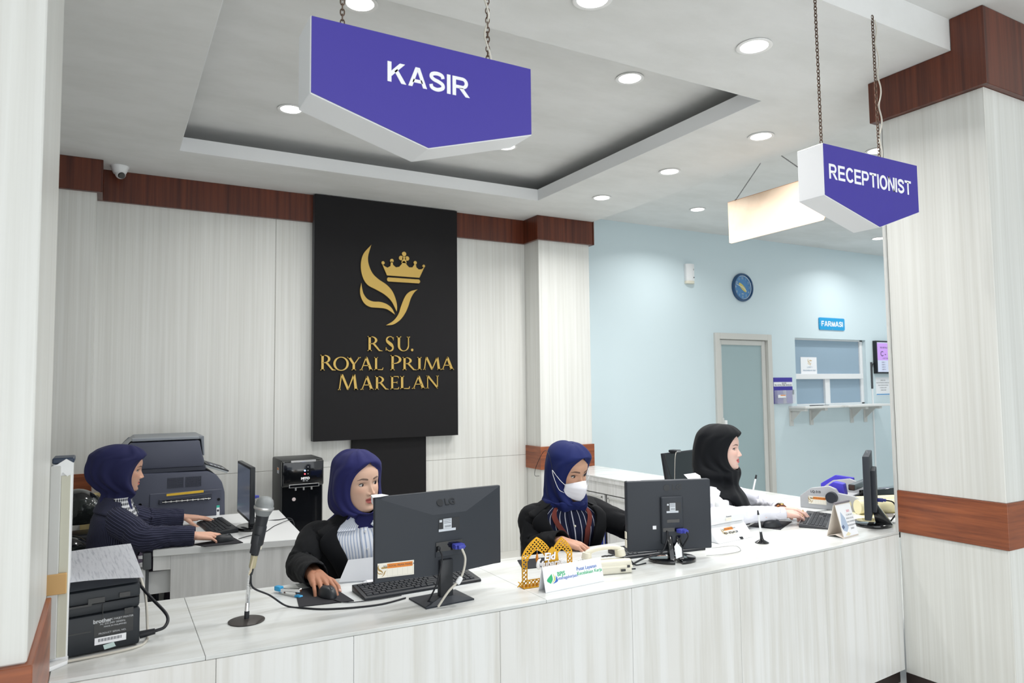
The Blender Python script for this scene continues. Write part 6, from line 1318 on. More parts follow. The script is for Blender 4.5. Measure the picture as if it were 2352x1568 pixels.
# torso profile below the neck base: depth, front, back, half width
TZ = [-0.62, -0.56, -0.46, -0.36, -0.27, -0.20, -0.14, -0.10, -0.072, -0.052, -0.036, -0.020, 0.0, 0.03]
TF = [0.130, 0.135, 0.118, 0.104, 0.112, 0.124, 0.112, 0.094, 0.080, 0.070, 0.062, 0.056, 0.050, 0.044]
TB = [0.130, 0.135, 0.112, 0.092, 0.096, 0.104, 0.106, 0.102, 0.094, 0.084, 0.076, 0.070, 0.062, 0.056]
TW = [0.185, 0.195, 0.170, 0.150, 0.160, 0.176, 0.190, 0.193, 0.180, 0.150, 0.118, 0.086, 0.062, 0.056]
class Torso:
    """continuous torso surface: azimuth (0 = front, positive towards the wearer's left... +x local) and height below the neck."""
    def __init__(s, neck, yaw, pelvis, sc, roll=0.0):
        s.neck = np.array(neck, float); s.pel = np.array(pelvis, float); s.R = rot(yaw, 0, roll); s.sc = sc; s.L = s.neck[2] - s.pel[2]
    def center(s, z):      # z in local (scaled) units, 0 at neck
        u = np.clip(-np.asarray(z, float) * s.sc / s.L, -0.2, 1.3); u = np.atleast_1d(u)
        e = u ** 1.25 if np.all(u >= 0) else np.sign(u) * np.abs(u) ** 1.25
        return s.neck[None, :] * (1 - e[:, None]) + s.pel[None, :] * e[:, None], s.neck[2] + np.atleast_1d(z) * s.sc
    def p(s, az, z, off=0.0, n=2.3):
        az = np.atleast_1d(np.asarray(az, float)); z = np.broadcast_to(np.asarray(z, float), az.shape); off = np.broadcast_to(np.asarray(off, float), az.shape)
        f = cr_interp(TZ, TF, z) + off / s.sc; b = cr_interp(TZ, TB, z) + off / s.sc; w = cr_interp(TZ, TW, z) + off / s.sc
        sn, c = np.sin(az), np.cos(az)
        x = w * np.sign(sn) * np.abs(sn) ** (2 / n); y = np.where(c > 0, f, b) * np.sign(c) * np.abs(c) ** (2 / n)
        C, zz = s.center(z)
        q = np.stack([x, y, np.zeros_like(x)], 1) * s.sc @ s.R.T
        out = C + q; out[:, 2] = zz
        return out
    def local(s, v): return s.neck + s.R @ (np.array(v, float) * s.sc)

def mesh_obj(name, V, F, mats, parent=None, smooth=60, col=None, uv=None, fmat=None, solid=0.0, sub=0):
    me = bpy.data.meshes.new(name); me.from_pydata([tuple(v) for v in V], [], F)
    for m in (mats if isinstance(mats, (list, tuple)) else [mats]): me.materials.append(m)
    if col is not None:
        a = me.color_attributes.new('Col', 'FLOAT_COLOR', 'POINT'); a.data.foreach_set('color', np.concatenate([col, np.ones((len(col), 1))], 1).astype(np.float32).ravel())
    if uv is not None:
        a = me.attributes.new('stripe', 'FLOAT_VECTOR', 'POINT'); a.data.foreach_set('vector', np.concatenate([uv, np.zeros((len(uv), 1))], 1).astype(np.float32).ravel())
    if fmat is not None: me.polygons.foreach_set('material_index', fmat)
    me.polygons.foreach_set('use_smooth', [True] * len(me.polygons))
    o = bpy.data.objects.new(name, me); COL.objects.link(o)
    if solid:
        md = o.modifiers.new('thickness', 'SOLIDIFY'); md.thickness = abs(solid); md.offset = -1 if solid > 0 else 1
    if sub:
        md = o.modifiers.new('smooth', 'SUBSURF'); md.levels = sub; md.render_levels = sub
    if parent: o.parent = parent
    return o
def grid_faces(nr, nc, wrap=True):
    F = []
    for r in range(nr - 1):
        for c in range(nc if wrap else nc - 1):
            d = (c + 1) % nc; F.append((r * nc + c, r * nc + d, (r + 1) * nc + d, (r + 1) * nc + c))
    return F
def limb(pts, rad, n=24, per=10, wr=None, ell=None, up=(0, 0, 1), uvs=False):
    """tapered tube through the joints; wr(u, a) adds cloth wrinkles; returns verts, faces, uv"""
    P = np.array([tuple(p) for p in spline(pts, per)]); m = len(P)
    R = cr_interp(np.linspace(0, 1, len(rad)), rad, np.linspace(0, 1, m))
    T = np.gradient(P, axis=0); T /= np.linalg.norm(T, axis=1)[:, None]
    u = np.cross(T[0], np.array(up, float)); u /= np.linalg.norm(u); V = []; UV = []; L = np.concatenate([[0], np.cumsum(np.linalg.norm(np.diff(P, axis=0), axis=1))])
    a = 2 * np.pi * np.arange(n) / n
    for i in range(m):
        u = u - T[i] * (u @ T[i]); u /= np.linalg.norm(u); w = np.cross(T[i], u)
        r = R[i] * np.ones(n)
        if wr is not None: r = r + wr(i / (m - 1), a, L[i])
        ex = ell if ell else (1, 1)
        V.append(P[i] + (u[None, :] * (np.cos(a) * ex[0])[:, None] + w[None, :] * (np.sin(a) * ex[1])[:, None]) * r[:, None]); UV.append(np.stack([a / (2 * np.pi), np.full(n, L[i])], 1))
    F = grid_faces(m, n); F.append(tuple(range(n - 1, -1, -1))); F.append(tuple((m - 1) * n + k for k in range(n)))
    return np.concatenate(V), F, np.concatenate(UV)
def join(parts):
    V, F, k = [], [], 0
    for v, f in parts:
        V.append(np.asarray(v)); F += [tuple(i + k for i in q) for q in f]; k += len(v)
    return np.concatenate(V), F
def remesh(V, F, vox, smooth=4):
    me = bpy.data.meshes.new('tmp'); me.from_pydata([tuple(v) for v in V], [], F); o = bpy.data.objects.new('tmp', me); COL.objects.link(o)
    md = o.modifiers.new('r', 'REMESH'); md.mode = 'VOXEL'; md.voxel_size = vox
    if smooth:
        sm_ = o.modifiers.new('s', 'SMOOTH'); sm_.factor = 0.5; sm_.iterations = smooth
    dg = bpy.context.evaluated_depsgraph_get(); dg.update(); e = bpy.data.meshes.new_from_object(o.evaluated_get(dg), depsgraph=dg)
    v = np.zeros(len(e.vertices) * 3); e.vertices.foreach_get('co', v); f = [tuple(p.vertices) for p in e.polygons]
    COL.objects.unlink(o); bpy.data.objects.remove(o); bpy.data.meshes.remove(me); bpy.data.meshes.remove(e)
    return v.reshape(-1, 3), f
def capsule(a, b, r0, r1, n=12):
    a = np.array(a, float); b = np.array(b, float); d = b - a; L = np.linalg.norm(d); d /= L
    u = np.cross(d, [0.31, 0.7, 0.2]); u /= np.linalg.norm(u); w = np.cross(d, u); V = []; q = 2 * np.pi * np.arange(n) / n
    st = [(a - d * r0 * math.cos(t), r0 * math.sin(t)) for t in (0.12, 0.6, 1.1, 1.57)] + [(b + d * r1 * math.cos(t), r1 * math.sin(t)) for t in (1.57, 1.1, 0.6, 0.12)]
    for c, r in st: V.append(c + (u[None] * np.cos(q)[:, None] + w[None] * np.sin(q)[:, None]) * r)
    F = grid_faces(8, n); F.append(tuple(range(n - 1, -1, -1))); F.append(tuple(7 * n + k for k in range(n)))
    return np.concatenate(V), F
FING = {'index': ((0.027, 0.083, 0.0), (0.041, 0.025, 0.019), 0.0086), 'middle': ((0.009, 0.088, 0.002), (0.045, 0.028, 0.020), 0.0088),
        'ring': ((-0.010, 0.084, 0.001), (0.041, 0.026, 0.019), 0.0083), 'little': ((-0.028, 0.075, -0.003), (0.032, 0.019, 0.017), 0.0073)}
def hand(wrist, fwd, up, side, curls, sc, elbow, thumb=(0.5, 0.15, 0.25), spread=0.05):
    """palm, four fingers and a thumb; fwd towards the knuckles, up the back of the hand; side +1 = thumb on local +x. Returns mesh and nail frames."""
    f = np.array(fwd, float); f /= np.linalg.norm(f); z = np.array(up, float); z -= f * (z @ f); z /= np.linalg.norm(z); x = np.cross(f, z) * side
    W = np.array(wrist, float)
    def P(v): return W + (x * v[0] + f * v[1] + z * v[2]) * sc
    parts = []; nails = []
    for k, (nm, (base, ph, r)) in enumerate(FING.items()):
        parts.append(capsule(P((base[0] * 0.62, 0.006, -0.001)), P((base[0], base[1] - 0.004, base[2] - 0.001)), 0.0155 * sc, 0.0112 * sc, 14))
        ang = 0.0; p = np.array(base, float); sp = (1.5 - k) * spread; c = curls[k]
        for j, (L, dc) in enumerate(zip(ph, c)):
            ang += dc; d = np.array([math.sin(sp) * math.cos(ang), math.cos(sp) * math.cos(ang), -math.sin(ang)])
            q = p + d * L; parts.append(capsule(P(p), P(q), r * sc * (1.0 - 0.09 * j), r * sc * (0.93 - 0.09 * j), 14)); p = q
        nrm = np.array([0, math.sin(ang), math.cos(ang)]); nails.append((P(p - d * 0.002 + nrm * r * 0.62), (x * d[0] + f * d[1] + z * d[2]), (x * nrm[0] + f * nrm[1] + z * nrm[2]), r * sc))
    for a, b, r0, r1 in (((0.014, 0.0, 0), (0.018, 0.05, -0.004), 0.017, 0.0145), ((-0.014, 0.0, 0), (-0.020, 0.05, -0.003), 0.016, 0.0135), ((0, 0, 0), (0, 0.06, -0.004), 0.017, 0.015), ((0.02, 0.02, -0.008), (0.027, 0.075, -0.005), 0.014, 0.010)):
        parts.append(capsule(P(a), P(b), r0 * sc, r1 * sc, 14))
    sp, dn, cl = thumb; p = np.array([0.022, 0.016, -0.007]); a0 = sp
    for j, (L, r) in enumerate(((0.042, 0.0125), (0.033, 0.0098), (0.026, 0.0085))):
        d = np.array([math.sin(a0) * math.cos(dn), math.cos(a0) * math.cos(dn), -math.sin(dn)]); q = p + d * L
        parts.append(capsule(P(p), P(q), r * sc, r * sc * 0.9, 14)); p = q; a0 -= cl; dn += 0.08
    nr = np.array([0.25, 0.1, 0.95]); nr /= np.linalg.norm(nr); nails.append((P(p - d * 0.002 + nr * 0.0052), x * d[0] + f * d[1] + z * d[2], x * nr[0] + f * nr[1] + z * nr[2], 0.0082 * sc))
    E = np.array(elbow, float); dv = E - W
    for k in (-1, 1): parts.append(capsule(W + x * 0.010 * k * sc, W + dv * 0.55 + x * 0.012 * k * sc, 0.0185 * sc, 0.027 * sc, 16))
    V, F = join(parts); V, F = remesh(V, F, 0.0021, 5)
    return V, F, nails

def skin_mat(name, c, lip):
    if name in MATS: return MATS[name]
    m = mat(name, c, 0.52, sss=0.06, spec=0.35)
    nt = m.node_tree; a = nt.nodes.new('ShaderNodeVertexColor'); a.layer_name = 'Col'; nt.links.new(a.outputs['Color'], nt.nodes['Principled BSDF'].inputs['Base Color'])
    return m
def stripe_mat(name, base, line, freq, width, rough=0.8, axis=0, base2=None, check=False):
    """woven stripes that follow the garment's own cloth coordinate."""
    if name in MATS: return MATS[name]
    m = mat(name, base, rough, sheen=0.03, spec=0.2); nt = m.node_tree; b = nt.nodes['Principled BSDF']
    a = nt.nodes.new('ShaderNodeAttribute'); a.attribute_name = 'stripe'; sx = nt.nodes.new('ShaderNodeSeparateXYZ'); nt.links.new(a.outputs['Vector'], sx.inputs['Vector'])
    def band(sock):
        mu = nt.nodes.new('ShaderNodeMath'); mu.operation = 'MULTIPLY'; mu.inputs[1].default_value = freq; nt.links.new(sock, mu.inputs[0])
        fr = nt.nodes.new('ShaderNodeMath'); fr.operation = 'FRACT'; nt.links.new(mu.outputs[0], fr.inputs[0])
        lt = nt.nodes.new('ShaderNodeMath'); lt.operation = 'LESS_THAN'; lt.inputs[1].default_value = width; nt.links.new(fr.outputs[0], lt.inputs[0]); return lt.outputs[0]
    f = band(sx.outputs[axis])
    if check:
        g = band(sx.outputs[1 - axis]); ad = nt.nodes.new('ShaderNodeMath'); ad.operation = 'ADD'; nt.links.new(f, ad.inputs[0]); nt.links.new(g, ad.inputs[1])
        hv = nt.nodes.new('ShaderNodeMath'); hv.operation = 'MULTIPLY'; hv.inputs[1].default_value = 0.5; nt.links.new(ad.outputs[0], hv.inputs[0]); f = hv.outputs[0]
    mx = nt.nodes.new('ShaderNodeMix'); mx.data_type = 'RGBA'; mx.inputs['A'].default_value = (*base, 1); mx.inputs['B'].default_value = (*line, 1)
    nt.links.new(f, mx.inputs['Factor']); nt.links.new(mx.outputs['Result'], b.inputs['Base Color'])
    return m
def cloth(name, c, rough=0.85, sheen=0.03): return mat(name, c, rough, sheen=sheen, spec=0.2, bump=(1400, 0.12, 0.0004))

def eye_obj(parent, Hm, sc, side, gaze, surf, skin, lidopen=1.0, look_down=0.0):
    """eyeball with iris and pupil plus lids and lashes, set into the socket."""
    c = np.array([0.0310 * side, surf - 0.0112, 0.0060]); r = 0.0152
    g = np.array(gaze, float); g /= np.linalg.norm(g); u = np.cross(g, [0, 0, 1]); u /= np.linalg.norm(u); w = np.cross(u, g)
    V, F, M_ = [], [], []; n = 24; angs = [0.01, 0.09, 0.19, 0.25, 0.34, 0.41, 0.475, 0.8, 1.1, 1.5, 2.0]
    for a in angs:
        rr = r + (0.0004 if a < 0.5 else 0)
        for k in range(n):
            q = 2 * math.pi * k / n; V.append(c + g * rr * math.cos(a) + (u * math.cos(q) + w * math.sin(q)) * rr * math.sin(a))
    for i in range(len(angs) - 1):
        for k in range(n):
            d = (k + 1) % n; F.append((i * n + k, i * n + d, (i + 1) * n + d, (i + 1) * n + k)); M_.append(1 if angs[i + 1] <= 0.2 else (2 if angs[i + 1] <= 0.48 else 0))
    F.append(tuple(range(n))); M_.append(1)
    for up in (1, -1):      # lids
        rl = 0.0165; na, ne = 25, 9; k0 = len(V)
        for e in range(ne):
            for a in range(na):
                az = math.radians(-66 + 132 * a / (na - 1)); prof = max(0.0, math.cos(az * 1.36)) ** 0.8
                e0 = ((math.radians(22) * lidopen - look_down) * prof - math.radians(2) if up > 0 else -math.radians(16 * lidopen) * prof - math.radians(2))
                e1 = math.radians(78) * up; el = e0 + (e1 - e0) * e / (ne - 1)
                sink = 0.0030 * (e / (ne - 1)) ** 1.5
                V.append(c + (rl - sink) * np.array([math.sin(az) * math.cos(el), math.cos(az) * math.cos(el), math.sin(el)]))
        for e in range(ne - 1):
            for a in range(na - 1):
                i = k0 + e * na + a; F.append((i, i + 1, i + na + 1, i + na)); M_.append(4 if (e < 2 and up > 0) else 3)
    V = np.array(V) * sc; V = V @ Hm[0].T + Hm[1]
    return mesh_obj('eye', V, F, [mat('eye_white', rgb(206, 200, 196), 0.25), mat('pupil', rgb(10, 8, 8), 0.1), mat('iris_brown', rgb(52, 32, 24), 0.15), skin, mat('lash', rgb(34, 24, 24), 0.7)], parent, 60, fmat=M_)

def build_person(spec):
    """skin body (torso, neck, head, arms, hands) as one mesh, then clothing parts as children."""
    sc = spec['s']; T = Torso(spec['neck'], spec['tyaw'], spec['pelvis'], sc)
    Rh = rot(spec['hyaw'], spec.get('hpitch', 0), spec.get('hroll', 0)); Ho = np.array(spec['head'], float)
    root = thing('person', spec['label'], 'person', (spec['pelvis'][0], spec['pelvis'][1], 0))
    loc = np.array([spec['pelvis'][0], spec['pelvis'][1], 0.0])
    th, HR, HC = head_rings(spec.get('face', 1.0), spec.get('jaw', 1.0), smile=spec.get('smile', 0.0)); N = len(th)
    tz = np.array([-0.60, -0.54, -0.46, -0.36, -0.27, -0.20, -0.14, -0.10, -0.072, -0.052, -0.036, -0.02, -0.004])
    rows = [T.p(th, z, -0.004) for z in tz]
    H = [(r * sc) @ Rh.T + Ho for r in HR]
    mid = [(rows[-1] * (1 - k) + H[0] * k) for k in (0.35, 0.7)]
    allr = rows + mid + H; n0 = len(rows) + 2
    V = np.concatenate(allr); F = [tuple(q[::-1]) for q in grid_faces(len(allr), N)]; F.append(tuple(range(N))); F.append(tuple((len(allr) - 1) * N + k for k in range(N - 1, -1, -1)))
    base = np.array(spec['skin']); lip = np.array(spec['lip']); brow = np.array(spec.get('brow', rgb(62, 44, 38)))
    col = np.tile(base, (len(V), 1)); hc = HC.reshape(-1, 4); c = col[n0 * N:].copy()
    c = c * (1 - 0.30 * hc[:, 2:3]) + (base * np.array([1.02, 0.72, 0.66])) * 0.30 * hc[:, 2:3]
    c = c * (1 - 0.9 * hc[:, 0:1]) + lip * 0.9 * hc[:, 0:1]; c = c * (1 - 0.85 * hc[:, 1:2]) + brow * 0.85 * hc[:, 1:2]; c = c * (1 - 0.55 * hc[:, 3:4]) + brow * 0.9 * 0.55 * hc[:, 3:4]
    col[n0 * N:] = c
    parts = [(V, F)]; cols = [col]; nails = []
    hb = np.array(spec.get('handskin', spec['skin']))
    for a in spec['arms']:
        v, f, nl = hand(a['wrist'], a['fwd'], a['up'], a['side'], a['curls'], a.get('hs', sc * 0.98), a['elbow'], a.get('thumb', (0.55, 0.15, 0.25)), a.get('spread', 0.05))
        parts.append((v, f)); cols.append(np.tile(hb, (len(v), 1))); nails.append(nl)
        v, f, _ = limb([T.local((0.155 * a['bs'], 0, -0.10)), np.array(a['sh']), np.array(a['elbow']), np.array(a['elbow']) * 0.6 + np.array(a['wrist']) * 0.4], [0.036 * sc, 0.036 * sc, 0.031 * sc, 0.027 * sc], 16)
        parts.append((v, f)); cols.append(np.tile(base, (len(v), 1)))
    V, F = join(parts)
    sk = skin_mat('skin_' + spec['id'], spec['skin'], spec['lip'])
    body = mesh_obj('body', V - loc, F, sk, root, 60, col=np.concatenate(cols))
    # eyes
    mid_i = int(np.argmin(np.abs(HR[:, 0, 2] - 0.006)))
    for side in (-1, 1):
        j = int(np.argmin(np.abs(HR[mid_i, :, 0] - 0.031 * side) + (HR[mid_i, :, 1] < 0)))
        lidm = mat('lid_' + spec['id'], tuple(np.array(spec['skin']) * np.array([0.86, 0.80, 0.78])), 0.5)
        e = eye_obj(root, (Rh, Ho - loc), sc, side, spec.get('gaze', (0, 1, 0)), HR[mid_i, j, 1], lidm, spec.get('lidopen', 1.0), spec.get('lookdown', 0.0))
    return root, T, (Rh, Ho), loc, nails

def nail_objs(root, nails, loc, m, sc=1.0):
    for p, d, n, r in nails:
        d = d / np.linalg.norm(d); n = n - d * (n @ d); n /= np.linalg.norm(n); x = np.cross(d, n); q = MB()
        Mx = Matrix(((x[0], d[0], n[0], p[0] - loc[0]), (x[1], d[1], n[1], p[1] - loc[1]), (x[2], d[2], n[2], p[2] - loc[2]), (0, 0, 0, 1)))
        q.sphere((0, 0, 0), (r * 0.66, r * 0.95, r * 0.42), 12, 8, Mx); q.build('fingernail', m, root, 60)

def hijab(root, T, H, loc, sc, stations, m, folds, N=120, rows=84, thick=0.004, name='hijab', edge=0.10):
    """stations from the crown down: (space 'h' or 't', z, front, back, half width, opening half angle in degrees[, x shift]).
    The scarf is one surface whose front is left open around the face."""
    Rh, Ho = H; K = len(stations); grid = np.zeros((K, N, 3)); opens = []; un = np.linspace(0, 1, N)
    for k, st in enumerate(stations):
        if st[0] == 'o':        # lying on the torso: ('o', z, offset, front drop, drop width, back drop)
            az = 2 * np.pi * un; am = np.minimum(az, 2 * np.pi - az); zz = st[1] - st[3] * np.exp(-(am / st[4]) ** 2) - st[5] * np.exp(-((np.pi - am) / 0.9) ** 2)
            grid[k] = T.p(az, zz, st[2])
            if len(st) > 6: grid[k] += (T.R @ np.array([0, 1, 0]))[None] * (st[6] * sc * np.exp(-(am / 0.6) ** 2))[:, None]
            opens.append(0); continue
        sp, z, f, b, w, op = st[:6]; sx = st[6] if len(st) > 6 else 0.0; o = math.radians(op); az = o + (2 * np.pi - 2 * o) * un
        sn, c = np.sin(az), np.cos(az); n = 2.15
        x = w * np.sign(sn) * np.abs(sn) ** (2 / n) + sx; y = np.where(c > 0, f, b) * np.sign(c) * np.abs(c) ** (2 / n)
        if op > 3:
            pull = 1 - edge * (np.exp(-((az - o) / 0.30) ** 2) + np.exp(-((2 * np.pi - o - az) / 0.30) ** 2)); x = sx + (x - sx) * pull; y = y * pull
        pts = np.stack([x, y, np.full(N, z)], 1) * sc
        grid[k] = pts @ Rh.T + Ho if sp == 'h' else pts @ T.R.T + T.neck
        opens.append(op)
    D = np.concatenate([[0], np.cumsum(np.maximum(0.004, np.linalg.norm(np.diff(grid[:, N // 2:N // 2 + 1], axis=0), axis=2)[:, 0] * 0.5 + np.linalg.norm(np.diff(grid[:, N // 4:N // 4 + 1], axis=0), axis=2)[:, 0] * 0.5))]); D /= D[-1]
    v = np.linspace(0, 1, rows); out = np.zeros((rows, N, 3))
    for j in range(N):
        for d in range(3): out[:, j, d] = cr_interp(D, grid[:, j, d], v)
    op_r = cr_interp(D, opens, v)
    # folds pushed along the surface normal
    dv = np.gradient(out, axis=0); du = np.gradient(out, axis=1); nr = np.cross(du, dv); L = np.linalg.norm(nr, axis=2, keepdims=True); nr = nr / np.maximum(L, 1e-9)
    cen = out.mean(axis=1, keepdims=True); sgn = np.sign(np.sum(nr * (out - cen), axis=2).mean()) or 1
    uu, vv = np.meshgrid(un, v); hgt = folds(uu, vv)
    mask = np.minimum(1, np.minimum(uu, 1 - uu) / 0.06 + np.clip(1 - op_r[:, None] / 10, 0, 1)) * np.clip(vv / 0.10, 0, 1)
    out = out + nr * sgn * (hgt * mask)[:, :, None] * sc
    # meet at the front where the scarf is closed
    for r in range(rows):
        if op_r[r] < 1.0:
            mid = (out[r, 0] + out[r, -1]) / 2; out[r, 0] = mid; out[r, -1] = mid
    V = out.reshape(-1, 3) - loc; F = grid_faces(rows, N, False)
    if sgn < 0: F = [q[::-1] for q in F]
    me = bpy.data.meshes.new(name); bm_ = bmesh.new(); vs = [bm_.verts.new(p) for p in V]
    for q in F:
        try: bm_.faces.new([vs[i] for i in q])
        except ValueError: pass
    bmesh.ops.remove_doubles(bm_, verts=bm_.verts, dist=0.0004); bmesh.ops.recalc_face_normals(bm_, faces=bm_.faces); bm_.to_mesh(me); bm_.free()
    me.materials.append(m); me.polygons.foreach_set('use_smooth', [True] * len(me.polygons))
    o = bpy.data.objects.new(name, me); COL.objects.link(o); o.parent = root
    md = o.modifiers.new('thickness', 'SOLIDIFY'); md.thickness = thick; md.offset = -1
    md = o.modifiers.new('smooth', 'SUBSURF'); md.levels = 1; md.render_levels = 1
    return o

from mathutils import noise as mnoise
def wr_sleeve(seed, amp=0.0045, elbow=0.5):
    """creases: ridged noise stretched across the arm, strongest at the elbow, armhole and cuff"""
    def f(u, a, L):
        k = amp * (0.35 + 1.1 * math.exp(-((u - elbow) / 0.15) ** 2) + 0.5 * math.exp(-((u - 0.05) / 0.12) ** 2) + 0.45 * math.exp(-((u - 0.95) / 0.10) ** 2))
        h = []
        for q in a:
            s = L * 20 + 1.5 * math.sin(q + seed) + 0.8 * math.cos(2 * q + seed * 2)
            n1 = mnoise.noise(Vector((math.cos(q) * 1.1 + seed, math.sin(q) * 1.1, s))); n2 = mnoise.noise(Vector((math.cos(q) * 2.0, math.sin(q) * 2.0 + seed, s * 1.9 + 5)))
            h.append((1 - 2.6 * abs(n1)) * 0.9 + (0.5 - 1.6 * abs(n2)) * 0.45)
        return k * np.array(h)
    return f
def shell(name, T, root, loc, m, zlo, zhi, off, opening, nz=60, na=110, thick=0.004, fold=None, uvfreq=True, sub=0):
    """garment body around the torso with a front opening half angle opening(z) in radians (0 = closed)."""
    zs = np.linspace(zhi, zlo, nz); V, UV = [], []
    for z in zs:
        o = opening(z); az = o + (2 * np.pi - 2 * o) * np.linspace(0, 1, na)
        of = off(z, az) if callable(off) else off
        if fold is not None: of = of + fold(z, az)
        V.append(T.p(az, np.full(na, z), of)); UV.append(np.stack([(az - np.pi) * 0.16, np.full(na, z * T.sc)], 1))
    o = mesh_obj(name, np.concatenate(V) - loc, grid_faces(nz, na, False), m, root, 60, uv=np.concatenate(UV), solid=thick, sub=sub)
    return o
def patch(name, T, root, loc, m, poly, off, thick=0.003, n=14, parent=None, uv=True):
    """cloth piece lying on the torso: poly = rows of (z, az_inner, az_outer); off(row fraction, across fraction)."""
    P = np.array(poly, float); R = 40; t = np.linspace(0, 1, R); k = np.linspace(0, 1, len(P)); z = np.interp(t, k, P[:, 0]); a0 = np.interp(t, k, P[:, 1]); a1 = np.interp(t, k, P[:, 2]); V = []; UV = []
    for r in range(R):
        az = a0[r] + (a1[r] - a0[r]) * np.linspace(0, 1, n); of = np.array([off(t[r], q) for q in np.linspace(0, 1, n)])
        V.append(T.p(az, np.full(n, z[r]), of)); UV.append(np.stack([az * 0.16, np.full(n, z[r] * T.sc)], 1))
    return mesh_obj(name, np.concatenate(V) - loc, grid_faces(R, n, False), m, parent or root, 60, uv=np.concatenate(UV), solid=thick)
def sleeve(name, T, root, loc, m, a, sc, rad, seed, amp=0.0045, end=0.0, ribs=True):
    S0 = T.local((0.105 * a['bs'], 0.0, -0.088)); sh = np.array(a['sh']); el = np.array(a['elbow']); wr = np.array(a['wrist']); cuff = el + (wr - el) * (0.985 + end)
    q0 = sh * 0.5 + el * 0.5 + np.array(a.get('bulge', (0, 0, 0)))
    V, F, UV = limb([S0, sh, q0, el, el * 0.5 + cuff * 0.5 + np.array([0, 0, 0.004]), cuff], [r * sc for r in rad], 40, 12, wr_sleeve(seed, amp * sc, 0.62))
    UV[:, 0] *= 0.30
    # hollow cuff: drop the end cap
    return mesh_obj(name, V - loc, F[:-1], m, root, 60, uv=UV, solid=0.004)
def button(root, p, n, r, m, loc, name='button'):
    n = np.array(n, float); n /= np.linalg.norm(n); p = np.array(p) - loc; q = MB(); q.cyl(p - n * 0.001, p + n * 0.0028, r, r * 0.85, 18); return q.build(name, m, root, 30)
def lap(spec_root, T, loc, sc, yaw, m, knee=0.45, shoes=True):
    """trousers from hips over the seat to the feet, and shoes."""
    d = T.R @ np.array([0, 1, 0]); x = T.R @ np.array([1, 0, 0]); p = np.array([T.pel[0], T.pel[1], 0.0]); parts = []
    for s in (-1, 1):
        hp = p + x * 0.09 * s * sc + np.array([0, 0, 0.56]); kn = hp + d * knee + np.array([0, 0, -0.02]); ft = kn + d * 0.02 + np.array([0, 0, -0.46])
        v, f, _ = limb([hp - d * 0.05, hp + d * 0.15, kn - d * 0.05, kn + d * 0.03 + np.array([0, 0, -0.06]), ft * 0.6 + kn * 0.4, ft], [0.10 * sc, 0.092 * sc, 0.075 * sc, 0.072 * sc, 0.062 * sc, 0.06 * sc], 24, 6); parts.append((v, f))
        q = MB(); Mx = Matrix.Translation(Vector(ft - loc)) @ Matrix(((x[0], d[0], 0, 0), (x[1], d[1], 0, 0), (0, 0, 1, 0), (0, 0, 0, 1)))
        q.prism([(-0.042, -0.07), (0.042, -0.07), (0.048, 0.08), (0.03, 0.16), (-0.03, 0.16), (-0.048, 0.08)], -ft[2] + 0.002, -ft[2] + 0.07, 'xy', Mx, 0.02, 3); q.build('shoe', M_BLACK, spec_root, 50)
    V, F = join(parts); mesh_obj('trousers', V - loc, F, m, spec_root)
def fold_fn(seed, amp, ks=(2, 3, 5, 7, 9), diag=2.0, grow=1.0):
    rs = np.random.RandomState(seed); ph = rs.rand(len(ks)) * 6.28; dg = (rs.rand(len(ks)) - 0.3) * 2 * diag; wt = 1.0 / np.sqrt(np.arange(1, len(ks) + 1))
    def f(u, v):
        h = np.zeros_like(u)
        for k, p, d, w in zip(ks, ph, dg, wt):
            q = np.sin(2 * np.pi * (k * u + d * v * (0.6 + 0.8 * u * (1 - u) * 4) / 2) + p); h = h + w * np.sign(q) * np.abs(q) ** 0.8
        return amp * h * (0.25 + grow * v)
    return f
M_BLZ = cloth('black_blazer_cloth', rgb(22, 23, 26)); M_HN = cloth('navy_scarf_cloth', rgb(40, 41, 92), 0.75); M_HN1 = cloth('dark_navy_scarf_cloth', rgb(38, 40, 78), 0.75); M_HN3 = cloth('blue_navy_scarf_cloth', rgb(24, 34, 86), 0.75)
M_HB = cloth('black_scarf_cloth', rgb(17, 19, 23), 0.8); M_WS = cloth('white_shirt_cloth', rgb(218, 219, 228), 0.85); M_TR = cloth('grey_trouser_cloth', rgb(96, 88, 104)); M_TB = cloth('black_trouser_cloth', rgb(26, 26, 30))
M_GOLDR = mat('gold_ring', (0.85, 0.62, 0.25), 0.2, metal=1.0)

def lapels(root, T, loc, m, op, ztop, zbot, w, off=0.020, collar=True, coll_az=0.8):
    for s in (-1, 1):
        zs = np.linspace(ztop, zbot, 12); P = []
        for i, z in enumerate(zs):
            t = i / 11; ww = w * (0.55 + 0.75 * min(1, t / 0.22)) if t < 0.22 else w * 1.3 * (1 - (t - 0.22) / 0.78) ** 0.8
            a = op(z) - 0.02; P.append((z, s * a, s * (a + ww)))
        patch('lapel', T, root, loc, m, P, lambda t, q: off + 0.010 * math.sin(q * 3.14) ** 0.5 * 0.6 + 0.006 * q, 0.004)
    if collar:
        V = []; na, nz = 60, 9; A = np.linspace(coll_az, 2 * np.pi - coll_az, na)
        for r in range(nz):
            t = r / (nz - 1); zz = 0.022 - 0.070 * t + 0.0 * A; edge = np.exp(-((A - coll_az) / 0.5) ** 2) + np.exp(-((2 * np.pi - coll_az - A) / 0.5) ** 2)
            V.append(T.p(A, zz - edge * 0.02 * (0.3 + t), 0.014 + 0.012 * math.sin(t * 2.2) + 0.004 * t))
        mesh_obj('collar', np.concatenate(V) - loc, grid_faces(nz, na, False), m, root, 60, uv=np.concatenate([np.stack([(A - np.pi) * 0.16, np.full(na, 0.1 * r)], 1) for r in range(nz)]), solid=0.004)

